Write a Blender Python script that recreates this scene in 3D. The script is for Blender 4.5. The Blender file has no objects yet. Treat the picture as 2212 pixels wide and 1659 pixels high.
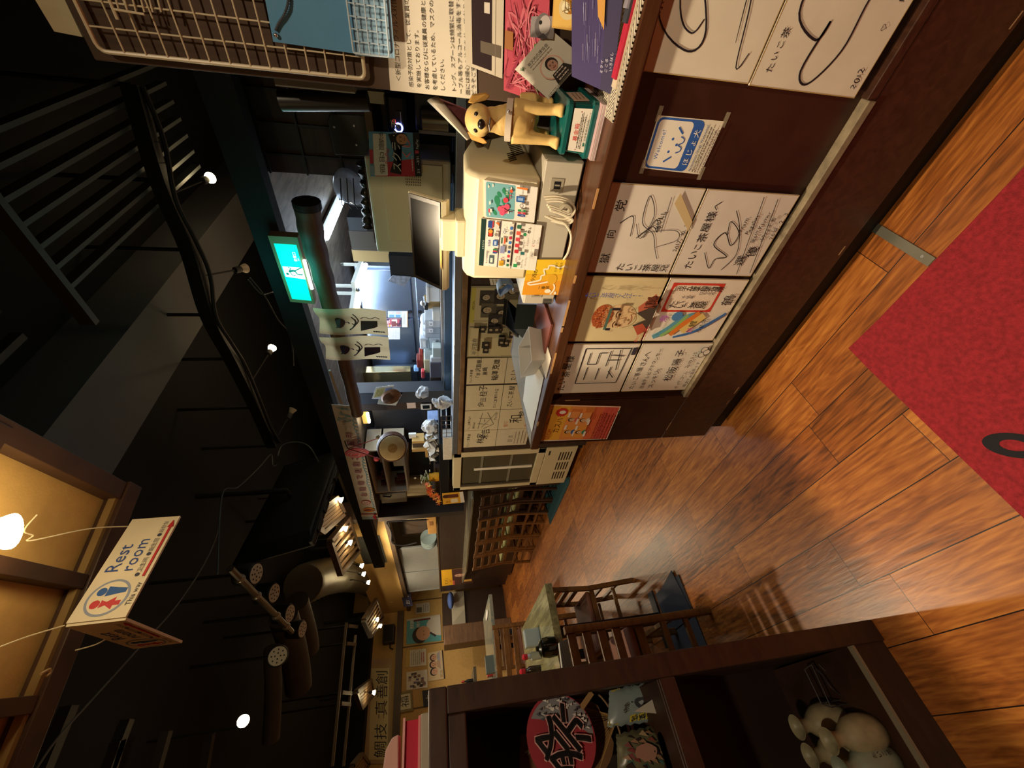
import bpy, bmesh, math, random
import numpy as np
from mathutils import Matrix, Vector
random.seed(7)
SC = bpy.context.scene
COL = SC.collection
# ------------------------------------------------------------------ camera
FOC, YAW, PIT, ROL, EYE = 869.63, .756498784, .179417084, -.0253261311, np.array([0, 0, 1.3])
def _cam_rows():
    cy, sy = math.cos(YAW), math.sin(YAW)
    m = np.array([[cy, -sy, 0], [0, 0, -1], [sy, cy, 0]], float)
    cp, sp, cr, sr = math.cos(PIT), math.sin(PIT), math.cos(ROL), math.sin(ROL)
    return np.array([[cr, -sr, 0], [sr, cr, 0], [0, 0, 1]]) @ np.array([[1, 0, 0], [0, cp, -sp], [0, sp, cp]]) @ m
RW = _cam_rows()                       # rows: upright right, upright down, forward (the phone was held upright, the file lies on its side)
cam = bpy.data.objects.new('camera', bpy.data.cameras.new('camera'))
cam.data.sensor_width = 36; cam.data.lens = FOC * 36 / 2212; cam.data.clip_start = .02
cam.matrix_world = Matrix(((RW[1][0], RW[0][0], -RW[2][0], 0), (RW[1][1], RW[0][1], -RW[2][1], 0), (RW[1][2], RW[0][2], -RW[2][2], 1.3), (0, 0, 0, 1)))
COL.objects.link(cam); SC.camera = cam
# ------------------------------------------------------------------ world, exposure
w = bpy.data.worlds.new('world'); SC.world = w; w.use_nodes = True
w.node_tree.nodes['Background'].inputs[0].default_value = (.9, .95, 1, 1)
w.node_tree.nodes['Background'].inputs[1].default_value = .004
SC.view_settings.view_transform = 'Standard'; SC.view_settings.look = 'None'
SC.view_settings.exposure = 0.3; SC.view_settings.gamma = 1; SC.view_settings.use_curve_mapping = False
WARM, COOL = (1, .80, .54), (.72, .86, 1)
def lamp(name, loc, power, col=WARM, radius=.03, spot=None, aim=None, blend=.5):
    d = bpy.data.lights.new(name, 'SPOT' if spot else 'POINT'); d.energy = power; d.color = col; d.shadow_soft_size = radius
    o = bpy.data.objects.new(name, d); o.location = loc; COL.objects.link(o)
    if spot:
        d.spot_size = math.radians(spot); d.spot_blend = blend
        o.rotation_euler = (Vector(aim) - Vector(loc)).to_track_quat('-Z', 'Y').to_euler()
    return o
def area(name, loc, aim, power, sx, sy, col=WARM):
    d = bpy.data.lights.new(name, 'AREA'); d.energy = power; d.color = col; d.shape = 'RECTANGLE'; d.size = sx; d.size_y = sy
    o = bpy.data.objects.new(name, d); o.location = loc; COL.objects.link(o)
    o.rotation_euler = (Vector(aim) - Vector(loc)).to_track_quat('-Z', 'Y').to_euler()
    return o
# unseen warm fill added behind the camera, canopy bulb beam, kitchen tube light
lamp('fill_spot', (-.5, -.9, 2.75), 95, WARM, .05, 160, (-.5, -.9, 0))
lamp('canopy_spot', (.49, .93, 2.10), 105, WARM, .03, 80, (.45, -.35, 0), .18)
area('kitchen_light', (2.95, 2.2, 2.12), (2.95, 2.2, 0), 48, 1.6, 2.2, COOL)
# ------------------------------------------------------------------ helpers
def ray(x, y): return RW.T @ np.array([(829.5 - y) / FOC, (x - 1106) / FOC, 1.])
def P(x, y, ax, c):
    "point where the sight line through photo pixel (x, y) meets the plane X, Y or Z = c"
    i = 'XYZ'.index(ax); d = ray(x, y); return EYE + d * (c - EYE[i]) / d[i]
def Pp(x, y, o, n):
    d = ray(x, y); o = np.array(o, float); n = np.array(n, float); return EYE + d * np.dot(o - EYE, n) / np.dot(d, n)
V = lambda *a: np.array(a, float)
nrm = lambda v: v / (np.linalg.norm(v) + 1e-12)
def lin(h):
    if not isinstance(h, str): return h
    h = h.lstrip('#'); c = [int(h[i:i+2], 16) / 255 for i in (0, 2, 4)]
    return tuple(x / 12.92 if x <= .04045 else ((x + .055) / 1.055) ** 2.4 for x in c)
MATS = {}
def mat(col, rough=.6, metal=0, emit=0, var=0, vs=8, bump=0, bs=60, alpha=1, trans=0, stretch=None, key=None, ior=1.45, spec=.5, coat=0):
    k = (col, rough, metal, emit, var, vs, bump, bs, alpha, trans, stretch, spec, coat)
    if k in MATS: return MATS[k]
    m = bpy.data.materials.new('material'); m.use_nodes = True; n = m.node_tree.nodes; l = m.node_tree.links
    b = n['Principled BSDF']; c = lin(col)
    b.inputs['Base Color'].default_value = (*c, 1); b.inputs['Roughness'].default_value = rough; b.inputs['Metallic'].default_value = metal
    b.inputs['IOR'].default_value = ior; b.inputs['Specular IOR Level'].default_value = spec; b.inputs['Coat Weight'].default_value = coat
    b.inputs['Alpha'].default_value = alpha; b.inputs['Transmission Weight'].default_value = trans
    if emit: b.inputs['Emission Color'].default_value = (*c, 1); b.inputs['Emission Strength'].default_value = emit
    if var or bump:
        tc = n.new('ShaderNodeTexCoord'); mp = n.new('ShaderNodeMapping'); l.new(tc.outputs['Object'], mp.inputs[0])
        if stretch: mp.inputs['Scale'].default_value = stretch
    if var:
        t = n.new('ShaderNodeTexNoise'); t.inputs['Scale'].default_value = vs; t.inputs['Detail'].default_value = 6; l.new(mp.outputs[0], t.inputs[0])
        r = n.new('ShaderNodeValToRGB'); r.color_ramp.elements[0].position = .3; r.color_ramp.elements[1].position = .72
        r.color_ramp.elements[0].color = (*[x * (1 - var) for x in c], 1); r.color_ramp.elements[1].color = (*[min(1, x * (1 + var)) for x in c], 1)
        l.new(t.outputs[0], r.inputs[0]); l.new(r.outputs[0], b.inputs['Base Color'])
    if bump:
        t = n.new('ShaderNodeTexNoise'); t.inputs['Scale'].default_value = bs; t.inputs['Detail'].default_value = 4; l.new(mp.outputs[0], t.inputs[0])
        u = n.new('ShaderNodeBump'); u.inputs['Strength'].default_value = bump; u.inputs['Distance'].default_value = .004
        l.new(t.outputs[0], u.inputs['Height']); l.new(u.outputs[0], b.inputs['Normal'])
    MATS[k] = m; return m
class Fr:
    "a frame: origin and three axes"
    def __init__(s, o, u=(1, 0, 0), v=(0, 1, 0), n=None):
        s.o = np.array(o, float); s.u = nrm(np.array(u, float)); s.v = nrm(np.array(v, float)); s.n = nrm(np.cross(s.u, s.v)) if n is None else nrm(np.array(n, float))
    def p(s, a, b, c=0): return s.o + s.u * a + s.v * b + s.n * c
def rotz(o, deg):
    a = math.radians(deg); return Fr(o, (math.cos(a), math.sin(a), 0), (-math.sin(a), math.cos(a), 0))
WF = Fr((0, 0, 0))
class MB:
    def __init__(s): s.v = []; s.f = []; s.m = []; s.ms = []
    def mi(s, m):
        if m not in s.ms: s.ms.append(m)
        return s.ms.index(m)
    def add(s, vs, fs, m):
        k = len(s.v); i = s.mi(m); s.v += [tuple(map(float, x)) for x in vs]
        for f in fs: s.f.append([k + j for j in f]); s.m.append(i)
        return s
    def box(s, a, b, m, fr=WF):
        (x0, y0, z0), (x1, y1, z1) = a, b
        return s.add([fr.p(x, y, z) for x, y, z in ((x0, y0, z0), (x1, y0, z0), (x1, y1, z0), (x0, y1, z0), (x0, y0, z1), (x1, y0, z1), (x1, y1, z1), (x0, y1, z1))],
                     [(3, 2, 1, 0), (4, 5, 6, 7), (0, 1, 5, 4), (1, 2, 6, 5), (2, 3, 7, 6), (3, 0, 4, 7)], m)
    def bar(s, p, q, wd, ht, m, up=(0, 0, 1)):
        p = np.array(p, float); q = np.array(q, float); d = nrm(q - p); sd = np.cross(d, up)
        if np.linalg.norm(sd) < 1e-4: sd = np.cross(d, (1, 0, 0))
        sd = nrm(sd); u = np.cross(sd, d); L = np.linalg.norm(q - p)
        return s.box((0, -wd / 2, -ht / 2), (L, wd / 2, ht / 2), m, Fr(p, d, sd, u))
    def tube(s, pts, r, m, n=8, cap=True, closed=False):
        pts = [np.array(p, float) for p in pts]; N = len(pts); rs = r if isinstance(r, (list, tuple)) else [r] * N
        vs = []; fs = []; prev = None
        for i, p in enumerate(pts):
            t = nrm((pts[(i + 1) % N] if closed or i < N - 1 else p) - (pts[i - 1] if closed or i else p))
            if prev is None: a = np.cross(t, (0, 0, 1)); a = np.cross(t, (1, 0, 0)) if np.linalg.norm(a) < .05 else a
            else: a = prev - t * np.dot(prev, t)
            a = nrm(a); b = np.cross(t, a); prev = a
            for j in range(n):
                g = 2 * math.pi * j / n; vs.append(p + rs[i] * (a * math.cos(g) + b * math.sin(g)))
        for i in range(N if closed else N - 1):
            for j in range(n):
                k = (i + 1) % N; fs.append((i * n + j, i * n + (j + 1) % n, k * n + (j + 1) % n, k * n + j))
        if cap and not closed: fs.append(tuple(range(n - 1, -1, -1))); fs.append(tuple((N - 1) * n + j for j in range(n)))
        return s.add(vs, fs, m)
    def cyl(s, p, q, r, m, r2=None, n=16): return s.tube([p, q], [r, r if r2 is None else r2], m, n)
    def lathe(s, prof, fr, m, n=24, cap=True):
        "prof: (radius, height) pairs, round fr.n"
        vs = []; fs = []
        for r, h in prof:
            for j in range(n): g = 2 * math.pi * j / n; vs.append(fr.p(r * math.cos(g), r * math.sin(g), h))
        for i in range(len(prof) - 1):
            for j in range(n): fs.append((i * n + j, i * n + (j + 1) % n, (i + 1) * n + (j + 1) % n, (i + 1) * n + j))
        if cap: fs.append(tuple(range(n - 1, -1, -1))); fs.append(tuple((len(prof) - 1) * n + j for j in range(n)))
        return s.add(vs, fs, m)
    def ell(s, c, r, m, fr=WF, n=14, k=9):
        r = (r, r, r) if not isinstance(r, (tuple, list)) else r; f2 = Fr(fr.p(*c), fr.u, fr.v, fr.n)
        vs = [f2.p(0, 0, -r[2])]; fs = []
        for i in range(1, k):
            a = -math.pi / 2 + math.pi * i / k
            for j in range(n): g = 2 * math.pi * j / n; vs.append(f2.p(r[0] * math.cos(a) * math.cos(g), r[1] * math.cos(a) * math.sin(g), r[2] * math.sin(a)))
        vs.append(f2.p(0, 0, r[2])); T = len(vs) - 1
        for j in range(n): fs.append((0, 1 + (j + 1) % n, 1 + j)); fs.append((T, T - n + j, T - n + (j + 1) % n))
        for i in range(k - 2):
            for j in range(n): fs.append((1 + i * n + j, 1 + i * n + (j + 1) % n, 1 + (i + 1) * n + (j + 1) % n, 1 + (i + 1) * n + j))
        return s.add(vs, fs, m)
    def prism(s, poly, fr, h0, h1, m):
        n = len(poly); vs = [fr.p(a, b, h0) for a, b in poly] + [fr.p(a, b, h1) for a, b in poly]
        return s.add(vs, [tuple(range(n - 1, -1, -1)), tuple(range(n, 2 * n))] + [(i, (i + 1) % n, n + (i + 1) % n, n + i) for i in range(n)], m)
    def loft(s, rings, m, cap=True):
        n = len(rings[0]); vs = [p for r in rings for p in r]; fs = []
        for i in range(len(rings) - 1):
            for j in range(n): fs.append((i * n + j, i * n + (j + 1) % n, (i + 1) * n + (j + 1) % n, (i + 1) * n + j))
        if cap: fs.append(tuple(range(n - 1, -1, -1))); fs.append(tuple((len(rings) - 1) * n + j for j in range(n)))
        return s.add(vs, fs, m)
    def grid(s, fn, nu, nv, m):
        return s.add([fn(i / nu, j / nv) for j in range(nv + 1) for i in range(nu + 1)],
                     [(j * (nu + 1) + i, j * (nu + 1) + i + 1, (j + 1) * (nu + 1) + i + 1, (j + 1) * (nu + 1) + i) for j in range(nv) for i in range(nu)], m)
    def build(s, name, parent=None, label=None, cat=None, group=None, kind=None, bevel=0, smooth=False, ang=35, solid=0, remesh=0, fix=True):
        vv = np.array(s.v, float)
        if parent is None: lo, hi = vv.min(0), vv.max(0); o = V((lo[0] + hi[0]) / 2, (lo[1] + hi[1]) / 2, lo[2])
        else:
            r = parent
            while r.parent: r = r.parent
            o = np.array(r.location)
        me = bpy.data.meshes.new(name); me.from_pydata([tuple(x) for x in vv - o], [], s.f)
        for m in s.ms: me.materials.append(m)
        me.polygons.foreach_set('material_index', s.m)
        if fix:
            b = bmesh.new(); b.from_mesh(me); bmesh.ops.recalc_face_normals(b, faces=b.faces); b.to_mesh(me); b.free()
        if smooth: me.polygons.foreach_set('use_smooth', [True] * len(me.polygons)); me.set_sharp_from_angle(angle=math.radians(ang))
        ob = bpy.data.objects.new(name, me); COL.objects.link(ob)
        if parent is None: ob.location = o
        else: ob.parent = parent
        if remesh:
            d = ob.modifiers.new('r', 'REMESH'); d.mode = 'VOXEL'; d.voxel_size = remesh; d.use_smooth_shade = True
            d = ob.modifiers.new('s', 'SMOOTH'); d.iterations = 4; d.factor = .6
        if solid: d = ob.modifiers.new('s', 'SOLIDIFY'); d.thickness = solid; d.offset = 0
        if bevel: d = ob.modifiers.new('b', 'BEVEL'); d.width = bevel; d.segments = 2; d.limit_method = 'ANGLE'; d.angle_limit = math.radians(40); d.harden_normals = False
        return tag(ob, label, cat, group, kind)
def tag(o, label=None, cat=None, group=None, kind=None):
    for k, x in (('label', label), ('category', cat), ('group', group), ('kind', kind)):
        if x: o[k] = x
    return o
def thing(name, loc, label, cat, group=None):
    o = bpy.data.objects.new(name, None); o.location = tuple(map(float, loc)); o.empty_display_size = .05; COL.objects.link(o); return tag(o, label, cat, group)
def copy_tree(o, parent=None):
    c = o.copy(); COL.objects.link(c); c.parent = parent
    for ch in [x for x in bpy.data.objects if x.parent == o]: copy_tree(ch, c)
    return c
def struct(mb, name, **k): return mb.build(name, kind='structure', **k)
# ---- writing: built-in font outlines turned into mesh, mapped onto a flat sign
_G = {}
def glyphs(s, sp=1.0):
    if (s, sp) in _G: return _G[s, sp]
    c = bpy.data.curves.new('t', 'FONT'); c.body = s; c.resolution_u = 2; c.space_character = sp
    o = bpy.data.objects.new('t', c); COL.objects.link(o); bpy.context.view_layer.update()
    me = o.evaluated_get(bpy.context.evaluated_depsgraph_get()).to_mesh()
    vs = np.array([x.co[:2] for x in me.vertices]) if me.vertices else np.zeros((0, 2)); fs = [tuple(p.vertices) for p in me.polygons]
    bpy.data.objects.remove(o); bpy.data.curves.remove(c)
    _G[s, sp] = (vs, fs); return _G[s, sp]
def ink(h, r=.55): return mat(h, r)
class Sign:
    "flat sheet given by its corners in reading order; design coordinates 0..1 right and 0..1 up, sizes in sheet heights"
    def __init__(s, tl, tr, br, bl, col, t=.002, rough=.6, bulge=0, m=None):
        s.c = [np.array(x, float) for x in (tl, tr, br, bl)]
        s.W = np.linalg.norm(s.c[1] - s.c[0] + s.c[2] - s.c[3]) / 2; s.H = np.linalg.norm(s.c[0] - s.c[3] + s.c[1] - s.c[2]) / 2
        s.n = nrm(np.cross(s.c[1] - s.c[3], s.c[0] - s.c[3])); s.asp = s.W / s.H; s.k = 0; s.t = t
        s.board = MB(); s.pr = MB(); mm = m or mat(col, rough, var=.05, vs=14)
        s.board.add([p for p in s.c] + [p - s.n * t for p in s.c], [(3, 2, 1, 0), (4, 5, 6, 7), (0, 1, 5, 4), (1, 2, 6, 5), (2, 3, 7, 6), (3, 0, 4, 7)], mm)
    def p(s, a, b, off=0):
        tl, tr, br, bl = s.c; return (tl * (1 - a) + tr * a) * b + (bl * (1 - a) + br * a) * (1 - b) + s.n * off
    def _lay(s, pts, fs, col):
        s.k += 1; o = .0002 + .00012 * s.k; s.pr.add([s.p(a, b, o) for a, b in pts], fs, ink(col) if isinstance(col, str) else col); return s
    def poly(s, pts, col): return s._lay(pts, [tuple(range(len(pts)))], col)
    def rect(s, x0, y0, x1, y1, col): return s.poly([(x0, y0), (x1, y0), (x1, y1), (x0, y1)], col)
    def rrect(s, x0, y0, x1, y1, r, col, n=4):
        pts = []
        for cx, cy, g in ((x1 - r / s.asp, y0 + r, -90), (x1 - r / s.asp, y1 - r, 0), (x0 + r / s.asp, y1 - r, 90), (x0 + r / s.asp, y0 + r, 180)):
            for i in range(n + 1): a = math.radians(g + 90 * i / n); pts.append((cx + r / s.asp * math.cos(a), cy + r * math.sin(a)))
        return s.poly(pts, col)
    def circ(s, x, y, r, col, n=20, sy=1, rot=0):
        pts = []
        for i in range(n):
            a = 2 * math.pi * i / n; u, v = r * math.cos(a), r * sy * math.sin(a); c, d = math.cos(rot), math.sin(rot); pts.append((x + (u * c - v * d) / s.asp, y + u * d + v * c))
        return s.poly(pts, col)
    def line(s, pts, wd, col, taper=0, curve=True):
        "brush stroke along design points"
        q = np.array([(a * s.asp, b) for a, b in pts], float)
        if curve and len(q) > 2: q = spline(q, 6)
        d = np.gradient(q, axis=0); d /= np.linalg.norm(d, axis=1)[:, None] + 1e-9; nn = np.stack([-d[:, 1], d[:, 0]], 1); N = len(q)
        wv = np.array([wd * (1 - taper * abs(2 * i / max(1, N - 1) - 1)) / 2 for i in range(N)])[:, None]
        A, B = q + nn * wv, q - nn * wv; pts = [(a / s.asp, b) for a, b in np.concatenate([A, B])]
        return s._lay(pts, [(i, i + 1, N + i + 1, N + i) for i in range(N - 1)], col)
    def text(s, t, x, y, h, col='1a1512', al='l', sp=1.0, shear=0, rot=0, sx=1, jit=0, vert=False, gap=1.05):
        if vert:
            for i, ch in enumerate(t): s.text(ch, x, y - i * h * gap, h, col, 'c', 1, shear, rot, sx, jit)
            return s
        if jit and len(t) > 1:
            k = x
            for ch in t:
                vs, _ = glyphs(ch); wd = (vs[:, 0].max() if len(vs) else .35) * h * sx / s.asp
                s.text(ch, k, y + random.uniform(-1, 1) * jit * h * .25, h * random.uniform(1 - .3 * jit, 1 + .2 * jit), col, 'l', 1, shear + random.uniform(-.2, .2) * jit, rot + random.uniform(-.2, .2) * jit, sx)
                k += wd + h * .08 / s.asp
            return s
        vs, fs = glyphs(t, sp)
        if not len(vs): return s
        q = vs.copy() * h; q[:, 0] = q[:, 0] * sx + q[:, 1] * shear
        if al != 'l': q[:, 0] -= (q[:, 0].max() + q[:, 0].min()) / 2 if al == 'c' else q[:, 0].max()
        c, d = math.cos(rot), math.sin(rot)
        return s._lay([(x + (a * c - b * d) / s.asp, y + a * d + b * c) for a, b in q], fs, col)
    def lines(s, x, y0, y1, n, wd, col='4a423a', x1=.9, th=.3):
        "small print too fine to read"
        for i in range(n):
            y = y0 + (y1 - y0) * i / max(1, n - 1); k = x
            while k < x1 - random.uniform(0, .12): e = min(x1, k + random.uniform(.02, .07)); s.rect(k, y, e, y + wd * random.uniform(.7, 1.1), col); k = e + .012
        return s
    def face(s, x, y, r, skin='c9956a', hair='1c1512', tilt=0, shirt=None, smile=True):
        "a small generic portrait"
        if shirt: s.poly([(x - 1.7 * r / s.asp, y - 2.3 * r), (x - .8 * r / s.asp, y - 1.15 * r), (x + .8 * r / s.asp, y - 1.15 * r), (x + 1.7 * r / s.asp, y - 2.3 * r)], shirt)
        s.circ(x, y + .18 * r, r * 1.1, hair, 16, 1.12, tilt).circ(x, y - .12 * r, r * .86, skin, 16, 1.2, tilt)
        for k in (-1, 1): s.circ(x + k * .33 * r / s.asp, y + .05 * r, r * .1, '201510', 8); s.line([(x + (k * .33 - .2) * r / s.asp, y + .25 * r), (x + (k * .33 + .2) * r / s.asp, y + .27 * r)], r * .09, '2a1c14')
        s.line([(x, y), (x + .07 * r / s.asp, y - .25 * r), (x - .05 * r / s.asp, y - .28 * r)], r * .06, '8a5a3a')
        s.line([(x - .3 * r / s.asp, y - .48 * r), (x, y - .6 * r if smile else y - .48 * r), (x + .3 * r / s.asp, y - .48 * r)], r * .1, '7a2f28'); return s
    def done(s, name, label, cat, group=None, part='lettering', parent=None, bevel=0):
        b = s.board.build(name, parent, label, cat, group)
        if s.pr.v: s.pr.build(part, b, fix=False)
        return b
def spline(q, k=6):
    q = np.array(q, float); n = len(q); out = []
    for i in range(n - 1):
        p0, p1, p2, p3 = q[max(0, i - 1)], q[i], q[i + 1], q[min(n - 1, i + 2)]
        for j in range(k):
            t = j / k; out.append(.5 * (2 * p1 + (p2 - p0) * t + (2 * p0 - 5 * p1 + 4 * p2 - p3) * t * t + (3 * p1 - p0 - 3 * p2 + p3) * t ** 3))
    out.append(q[-1]); return np.array(out)
def rigid(tl, tr, br, bl, t=.0): return [np.array(x, float) for x in (tl, tr, br, bl)]
def quad(ax, c, tl, tr, br, bl): return [P(*q, ax, c) for q in (tl, tr, br, bl)]
# ------------------------------------------------------------------ materials used all over
def wood(base, dark, sc=(14, 1.2, 14), rough=.45, coat=0):
    k = ('wood', base, dark, sc, rough, coat)
    if k in MATS: return MATS[k]
    m = bpy.data.materials.new('wood'); m.use_nodes = True; n = m.node_tree.nodes; l = m.node_tree.links; b = n['Principled BSDF']
    tc = n.new('ShaderNodeTexCoord'); mp = n.new('ShaderNodeMapping'); mp.inputs['Scale'].default_value = sc; l.new(tc.outputs['Object'], mp.inputs[0])
    t = n.new('ShaderNodeTexNoise'); t.inputs['Scale'].default_value = 3; t.inputs['Detail'].default_value = 7; t.inputs['Distortion'].default_value = .7; l.new(mp.outputs[0], t.inputs[0])
    r = n.new('ShaderNodeValToRGB'); r.color_ramp.elements[0].position = .32; r.color_ramp.elements[1].position = .68
    r.color_ramp.elements[0].color = (*lin(dark), 1); r.color_ramp.elements[1].color = (*lin(base), 1); l.new(t.outputs[0], r.inputs[0]); l.new(r.outputs[0], b.inputs['Base Color'])
    b.inputs['Roughness'].default_value = rough; b.inputs['Coat Weight'].default_value = coat
    u = n.new('ShaderNodeBump'); u.inputs['Strength'].default_value = .15; u.inputs['Distance'].default_value = .003; l.new(t.outputs[0], u.inputs['Height']); l.new(u.outputs[0], b.inputs['Normal'])
    MATS[k] = m; return m
def floor_mat():
    m = bpy.data.materials.new('floor_planks'); m.use_nodes = True; n = m.node_tree.nodes; l = m.node_tree.links; b = n['Principled BSDF']
    tc = n.new('ShaderNodeTexCoord'); sep = n.new('ShaderNodeSeparateXYZ'); l.new(tc.outputs['Object'], sep.inputs[0])
    def math_(op, a, bb=None, c=None):
        k = n.new('ShaderNodeMath'); k.operation = op
        for i, x in enumerate((a, bb, c)):
            if x is None: continue
            if isinstance(x, (int, float)): k.inputs[i].default_value = x
            else: l.new(x, k.inputs[i])
        return k.outputs[0]
    row = math_('DIVIDE', math_('SUBTRACT', sep.outputs[0], .0095), .1585); ri = math_('FLOOR', row); rf = math_('FRACT', row)
    wn = n.new('ShaderNodeTexWhiteNoise'); wn.noise_dimensions = '1D'; l.new(ri, wn.inputs['W'])
    col = math_('DIVIDE', math_('ADD', sep.outputs[1], math_('MULTIPLY', wn.outputs['Value'], 1.9)), .95); ci = math_('FLOOR', col); cf = math_('FRACT', col)
    wn2 = n.new('ShaderNodeTexWhiteNoise'); wn2.noise_dimensions = '2D'; cb = n.new('ShaderNodeCombineXYZ'); l.new(ri, cb.inputs[0]); l.new(ci, cb.inputs[1]); l.new(cb.outputs[0], wn2.inputs['Vector'])
    # grain, shifted per plank
    ad = n.new('ShaderNodeVectorMath'); ad.operation = 'MULTIPLY_ADD'; l.new(wn2.outputs['Color'], ad.inputs[0]); ad.inputs[1].default_value = (7, 7, 7); l.new(tc.outputs['Object'], ad.inputs[2])
    mp = n.new('ShaderNodeMapping'); mp.inputs['Scale'].default_value = (9, 1.5, 1); l.new(ad.outputs[0], mp.inputs[0])
    t1 = n.new('ShaderNodeTexNoise'); t1.inputs['Scale'].default_value = 1.3; t1.inputs['Detail'].default_value = 3; t1.inputs['Distortion'].default_value = 1.2; l.new(mp.outputs[0], t1.inputs[0])
    rings = math_('FRACT', math_('MULTIPLY', t1.outputs[0], 9)); rings = math_('ABSOLUTE', math_('SUBTRACT', rings, .5))
    mp2 = n.new('ShaderNodeMapping'); mp2.inputs['Scale'].default_value = (60, 5, 1); l.new(ad.outputs[0], mp2.inputs[0])
    t2 = n.new('ShaderNodeTexNoise'); t2.inputs['Scale'].default_value = 1.5; t2.inputs['Detail'].default_value = 5; l.new(mp2.outputs[0], t2.inputs[0])
    g = math_('ADD', math_('MULTIPLY', rings, .26), math_('MULTIPLY', t2.outputs[0], .98)); g = math_('ADD', g, math_('MULTIPLY', math_('SUBTRACT', wn2.outputs['Value'], .5), .28))
    r = n.new('ShaderNodeValToRGB'); e = r.color_ramp.elements; e[0].position = .22; e[0].color = (*lin('4a2812'), 1); e[1].position = .95; e[1].color = (*lin('c07e36'), 1)
    x = e.new(.5); x.color = (*lin('8a4d1e'), 1); x = e.new(.7); x.color = (*lin('a5642a'), 1); l.new(g, r.inputs[0])
    gap = math_('MAXIMUM', math_('LESS_THAN', math_('MINIMUM', rf, math_('SUBTRACT', 1, rf)), .009), math_('LESS_THAN', cf, .0022))
    mx = n.new('ShaderNodeMix'); mx.data_type = 'RGBA'; l.new(gap, mx.inputs[0]); l.new(r.outputs[0], mx.inputs[6]); mx.inputs[7].default_value = (*lin('1d0d06'), 1); l.new(mx.outputs[2], b.inputs['Base Color'])
    b.inputs['Roughness'].default_value = .34
    u = n.new('ShaderNodeBump'); u.inputs['Strength'].default_value = .25; u.inputs['Distance'].default_value = .002; l.new(math_('SUBTRACT', g, math_('MULTIPLY', gap, 1.5)), u.inputs['Height']); l.new(u.outputs[0], b.inputs['Normal'])
    return m
DKW = wood('3a2015', '2a150d', (3, 3, 3), .42)          # dark stained counter wood
DKB = wood('44281a', '301a10', (2, 14, 14), .4)
BLK = mat('0c0c0e', .6); BLK2 = mat('15151a', .75, var=.2, vs=4); STEEL = mat('b9bcc0', .3, .9, var=.06, vs=3); CHROME = mat('d8d8d8', .18, 1)
CREAM = mat('d3c7a4', .5, var=.03, vs=5); PLW = mat('e6e2d8', .5); CARD = 'e2d8c4'
YEL = mat('c6a263', .8, var=.06, vs=30, bump=.15, bs=200)   # sand-plaster panel
BRN = wood('4b3020', '38221a', (2, 14, 14), .5)
# ================================================================== SETTING
b = MB(); b.box((-3, -2.6, -.1), (6, 10.4, 0), floor_mat()); struct(b, 'floor')
b = MB(); b.box((-3, -2.6, 3.3), (6, 10.4, 3.4), mat('060709', .95)); struct(b, 'ceiling')
b = MB(); b.box((-3, 10.3, 0), (6, 10.4, 3.3), YEL); struct(b, 'wall_back')
b = MB(); b.box((-3, -2.7, 0), (6, -2.6, 3.3), BRN); struct(b, 'wall_front')
b = MB(); b.box((-3.1, -2.6, 0), (-3, 10.4, 3.3), YEL); struct(b, 'wall_left')
b = MB(); b.box((4.9, -2.6, 0), (5, 10.4, 3.3), mat('3a3632', .6, var=.1)); struct(b, 'wall_right')
# ================================================================== RECEPTION COUNTER
XF = .965
c = thing('reception_counter', (1.25, 0, 0), 'dark brown reception counter running into the room, autograph boards on its front', 'counter')
b = MB(); b.box((.985, -1.6, .09), (1.56, 1.40, .885), DKW); b.build('carcass', c)
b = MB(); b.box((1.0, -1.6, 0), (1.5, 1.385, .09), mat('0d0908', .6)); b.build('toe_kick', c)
b = MB(); b.box((XF, -1.6, .09), (.985, 1.405, .31), DKB); b.build('lower_panel', c, bevel=.002)
b = MB(); b.box((XF, 1.12, .312), (.985, 1.405, .884), DKW); b.build('end_stile', c, bevel=.002)
b = MB(); b.box((.945, -1.6, .887), (1.57, 1.415, .922), wood('5a3822', '3c2114', (14, 1.2, 14), .3)); b.build('countertop', c, bevel=.004)
b = MB(); b.box((.9625, -.125, .3125), (.985, .118, .335), DKB); b.box((.958, .118, .3125), (.985, 1.12, .332), mat('7d6f58', .6, var=.35, vs=30)); b.build('ledge', c, bevel=.002)
b = MB()
for k in range(30):
    y = random.uniform(-.2, 1.35); z = random.choice((.308, .318, .1, .93, .6)) ; L = random.uniform(.01, .05)
    if z == .93: b.box((.9443, y, .9165), (.9455, y + L * 2, .9225), mat('b98a55', .8))
    elif z == .6: b.box((XF - .0006, 1.121, .35 + random.random() * .5), (XF + .001, 1.1235, .36 + random.random() * .5), mat('b98a55', .8))
    else: b.box((XF - .0006, y, z), (XF + .001, y + L, z + random.uniform(.001, .004)), mat('9c7a58', .8))
b.build('chipped_edge', c)
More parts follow.
